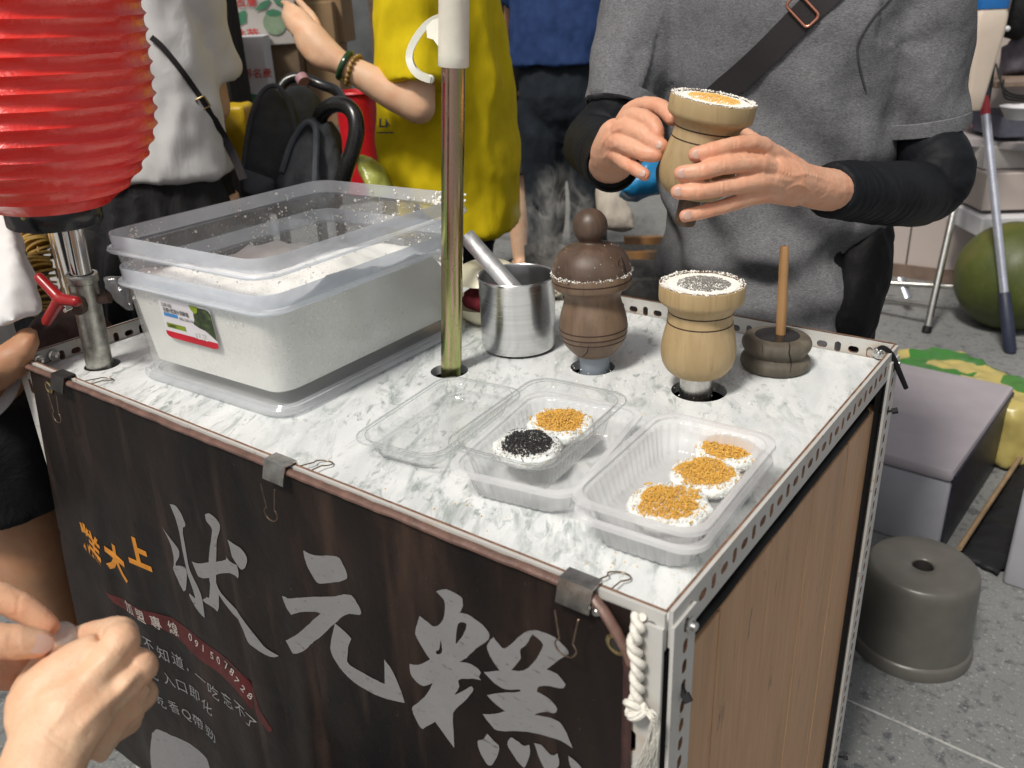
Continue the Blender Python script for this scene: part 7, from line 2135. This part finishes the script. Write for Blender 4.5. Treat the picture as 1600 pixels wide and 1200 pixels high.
# table under the jug so that it stands on something
b = MB(); b.tube([AD(1585, -40, dT - .2), AD(1568, 30, dT - .2), AD(1548, 95, dT - .18)], .013, 10); tag(b.build('brown_pole', mPost), 'slanted brown pole crossing the stall at the top right', 'pole')
b = MB(); b.sphere(AD(1590, 20, dT - .1), .085, 18, (.8, .6, 1.1)); bb = remesh(b, .007, 4, wrinkle(14, .01, 3)); hb = thing('black_handbag', 'black handbag with a pale round button at the top right', 'bag', AD(1590, 20, dT - .1)); bb.build('bag_body', mBlackCl, hb, smooth=80)
b = MB(); b.sphere(AD(1574, 45, dT - .20), .010, 12); b.build('button', mWBox2, hb)
b = MB(); b.tube([AD(1553, 66, dT - .16), AD(1548, 110, dT - .16), AD(1540, 165, dT - .16)], .013, 10); tag(b.build('black_rod', mBlack), 'short black rod hanging beside the telescopic pole', 'rod')
b = MB(); b.obox(AD(1592, 92, dT + .02), RIGHT * .05, V((0, 0, .06)), FWD * .05); gbx = remesh(b, .006, 4, wrinkle(16, .01, 5)); tag(gbx.build('grey_cloth_bag', cloth_mat('grey_violet_cloth', (.10, .09, .11))), 'grey-violet cloth bag hanging above the shelf board', 'bag')
CB = ('thin black cable drooping highest under the shelf board', 'middle one of the thin black cables under the shelf board', 'lowest of the thin black cables under the shelf board')
for k in range(3):
    b = MB(); b.tube([AD(1556 + 6 * k, 100 + 12 * k, dT - .18), AD(1570, 140 + 6 * k, dT - .2), AD(1600, 150 + 4 * k, dT - .2), AD(1640, 146 + 9 * k, dT - .2)], .0035, 6, sub=4); tag(b.build('black_cable', mBlack), CB[k], 'cable', 'drooping black cables')

# between the vendor and the jeans: bag, towel, bench
mBlueBag = M('bright_blue_bag', (.02, .22, .48), .35, var=.15, vs=12, bs=.3, bsc=30)
def soft(outline, d, th, name, mat_, label, cat, seed=1, amp=.008, vox=.006):
    F = [AD(u, v, d) for u, v in outline]; c = sum(F, V((0, 0, 0))) / len(F)
    b = MB(); b.loft([[c + (p - c) * .5 - FWD * th * .5 for p in F], [c + (p - c) * .92 - FWD * th * .2 for p in F], F, [c + (p - c) * .9 + FWD * th for p in F]])
    o = remesh(b, vox, 3, wrinkle(15, amp, seed)).build(name, mat_, smooth=80)
    return tag(o, label, cat)
soft([(968, 298), (985, 280), (1000, 262), (1005, 250), (1035, 250), (1045, 262), (1042, 292), (1020, 300), (985, 308)], 1.75, .06, 'blue_bag', mBlueBag, 'bright blue plastic bag seen below the vendor’s right hand'.replace('’s', ''), 'bag', 3)
soft([(936, 284), (950, 292), (965, 300), (978, 315), (988, 335), (992, 358), (975, 360), (958, 358), (940, 352), (930, 320)], 1.9, .03, 'cream_towel', cloth_mat('cream_towel_cloth', (.44, .39, .33), wrk=.6), 'cream towel hanging behind the dark lidded mould', 'towel', 5)
bench = AD(985, 420, 2.15)
bt = thing('dark_bench', 'dark low bench with orange wood rails behind the vendor', 'bench', (bench.x, bench.y, 0))
b = MB(); b.obox(V((bench.x, bench.y, .42)), rgt * .26, away * .18, V((0, 0, .18))); b.build('bench_body', mInside, bt, smooth=0)
mOr = M('orange_wood', (.35, .17, .05), .5)
for v in (375, 398): 
    b = MB(); p = AD(1010, v, 1.96); b.obox(p, RIGHT * .05, V((0, 0, .008)), away * .01); b.build('rail', mOr, bt, smooth=0)

# far wall closing the view between the people
w0, w1 = AD(560, 200, 6.4), AD(1500, 200, 6.6)
w0.z = w1.z = 0
ex = (w1 - w0).normalized(); Lw_ = (w1 - w0).length; bk = V((-ex.y, ex.x, 0)); bk = bk if bk.dot(away) > 0 else -bk
fw2 = thing('rendered_wall', 'pale rendered wall far behind the passers-by', 'wall', w0)
b = MB(); b.obox(w0 + ex * Lw_ / 2 + V((0, 0, 1.4)), ex * Lw_ / 2, bk * .08, V((0, 0, 1.4))); b.build('wall_face', M('pale_render', (.38, .35, .31), .85, var=.12, vs=2, bs=.1), fw2, smooth=0)
b = MB(); b.obox(w0 + ex * Lw_ / 2 - bk * .085 + V((0, 0, .06)), ex * Lw_ / 2, bk * .006, V((0, 0, .06))); b.build('skirting', mPost, fw2, smooth=0)
j_a, j_b = AZ(735, 366, 0), AZ(840, 377, 0); joint(j_a - (j_b - j_a) * 2, j_b + (j_b - j_a) * 3, .05).data.materials[0] = M('dark_joint', (.13, .13, .13), .8)

# left: spiral potato skewers, slotted upright, snack stall behind the lantern pole
mPotato = M('fried_potato', (.42, .25, .045), .55, var=.4, vs=50, bs=.3); mBamboo = M('bamboo_skewer', (.52, .34, .14), .5)
def potato(u0, v0, u1, v1, d, label, n=13, r=.024):
    p0, p1 = AD(u0, v0, d), AD(u1, v1, d); ax = (p1 - p0); q = ax.normalized().to_track_quat('Z', 'Y').to_matrix()
    t = thing('spiral_potato', label, 'potato skewer', p1, 'spiral potato skewers')
    b = MB(); K = n * 18; vs = []; rnd = random.Random(int(u0))
    for i in range(K + 1):
        a = 2 * pi * i / 18; f = i / K; rr = r * (.75 + .3 * math.sin(f * pi)) * (1 + .12 * nz((a * .4, u0, 0), 1))
        c = p0 + ax * f
        wob = .0035 * math.sin(a * 1.1 + f * 9)
        for rad, dz in ((.003, 0), (rr, wob), (rr, wob + .0042), (.003, .0042)):
            vs.append(c + q @ V((rad * math.cos(a), rad * math.sin(a), dz)))
    fs = []
    for i in range(K):
        for k in range(4): fs.append((i * 4 + k, i * 4 + (k + 1) % 4, (i + 1) * 4 + (k + 1) % 4, (i + 1) * 4 + k))
    b.add(vs, fs); b.build('potato_spiral', mPotato, t, smooth=30)
    b = MB(); b.tube([p0 - ax * .06, p1 + ax * .5], .0022, 8); b.build('skewer', mBamboo, t)
potato(48, 345, 66, 400, 1.62, 'browner spiral potato skewer under the lantern ring', 9)
potato(60, 392, 72, 500, 1.60, 'golden spiral potato skewer beside the red wing screw', 14)
for k, (a, c, lb_) in enumerate((((70, 340), (100, 462), 'thin bamboo skewer ending at the red wing screw'), ((74, 340), (109, 465), 'bamboo skewer nearest the chrome lantern tube'))):
    b = MB(); b.tube([AD(*a, 1.30), AD(*c, 1.16)], .0016, 8); tag(b.build('bamboo_skewer', mBamboo), lb_, 'skewer')
b = MB(); pa_, pb_ = AD(92, 330, 1.95), AD(100, 460, 2.0)
base_ = V((pb_.x, pb_.y, 0)); slotted(b, base_ - RIGHT * .022, (0, 0, 1), V((RIGHT.x, RIGHT.y, 0)), 1.15, .044, .002, .045, [(.014, .006)], .5)
tag(b.build('slotted_post', mPaint, smooth=30), 'white slotted steel upright in the dark behind the lantern pole', 'post')
stl = AD(60, 430, 2.35)
st_ = thing('stall_counter', 'black cloth covered stall counter behind the lantern', 'counter', (stl.x, stl.y, 0))
b = MB(); b.obox(V((stl.x, stl.y, .5)), rgt * .55, away * .15, V((0, 0, .5))); remesh(b, .02, 2, wrinkle(7, .02, 3)).build('cloth_cover', mBlackCl, st_, smooth=80)
stl2 = AD(40, 300, 2.6)
b = MB(); b.obox(V((stl2.x, stl2.y, .75)), rgt * .7, away * .1, V((0, 0, .75))); tag(b.build('black_curtain', mBlackCl, smooth=0), 'black curtain hanging behind the red lantern', 'curtain')
b = MB(); p = AD(112, 540, 1.55); b.sphere(p, .075, 18, (1, 1, .9)); bb = remesh(b, .006, 3, wrinkle(18, .008, 2)); tag(bb.build('brown_bag', cloth_mat('brown_leather', (.10, .065, .055), rough=.5)), 'brown leather bag low behind the chrome lantern pole', 'bag')
mPurple = cloth_mat('lilac_paper', (.24, .12, .24), rough=.6, wrk=.2)
o_ = [AY(u, v, .06) for u, v in ((102, 885), (124, 905), (128, 960), (120, 1010), (100, 1010), (94, 950))]
b = MB(); b.loft([o_, [p + V((0, .012, 0)) for p in o_]]); tag(remesh(b, .004, 2).build('lilac_bag', mPurple), 'lilac paper bag hanging on the left cart leg', 'bag')
b = MB(); F_ = [AD(u, v, 1.22) for u, v in ((158, 432), (185, 430), (195, 455), (200, 485), (180, 470), (165, 450))]; b.loft([F_, [p + FWD * .02 for p in F_]]); tag(remesh(b, .004, 3, wrinkle(30, .004, 2)).build('clear_bag', thin_plastic('clear_bag_film', (.92, .93, .95), haze=.2, gloss=1, rough=.1)), 'small clear plastic bag between lantern pole and flour bins', 'bag')

# ------------------------------------------------------------------ steam rising behind the dark mould
def steam(c, half, label, dens=9.0, seed=0.0):
    b = MB(); b.box((-half[0], -half[1], -half[2]), half)
    me = b.mesh('steam', [], V((0, 0, 0)), 0)
    m, t, out = newmat('steam_volume')
    tc = t.nodes.new('ShaderNodeTexCoord')
    mp = t.nodes.new('ShaderNodeMapping'); mp.inputs['Scale'].default_value = (1, 1, .7); mp.inputs['Location'].default_value = (seed, seed, 0); t.links.new(tc.outputs['Object'], mp.inputs['Vector'])
    n = ntex(t, mp.outputs[0], 26, 5, .6, 2.2)
    f = ramp(t, n, [(.50, 0.0), (.60, .5), (.72, 1.0)])
    gr = t.nodes.new('ShaderNodeTexGradient'); gr.gradient_type = 'SPHERICAL'
    mp2 = t.nodes.new('ShaderNodeMapping'); mp2.inputs['Scale'].default_value = tuple(1 / h for h in half); t.links.new(tc.outputs['Object'], mp2.inputs['Vector']); t.links.new(mp2.outputs[0], gr.inputs[0])
    k = math_(t, 'MULTIPLY', f, ramp(t, gr.outputs['Fac'], [(.0, 0.0), (.5, 1.0)]))
    pv = t.nodes.new('ShaderNodeVolumePrincipled'); pv.inputs['Color'].default_value = (.95, .92, .86, 1); pv.inputs['Anisotropy'].default_value = .1
    t.links.new(math_(t, 'MULTIPLY', k, dens), pv.inputs['Density']); t.links.new(pv.outputs[0], out.inputs['Volume'])
    me.materials.append(m)
    o = bpy.data.objects.new('steam', me); COL.objects.link(o); o.location = c; kind(o, 'stuff'); o['label'] = label
    return o
steam(AD(875, 372, 1.27), (.085, .06, .115), 'pale steam curling up beside the dark lidded mould', 60, .0)
steam(AD(1005, 395, 1.30), (.05, .045, .085), 'faint steam drifting between the mould and the vendor', 35, 3.0)
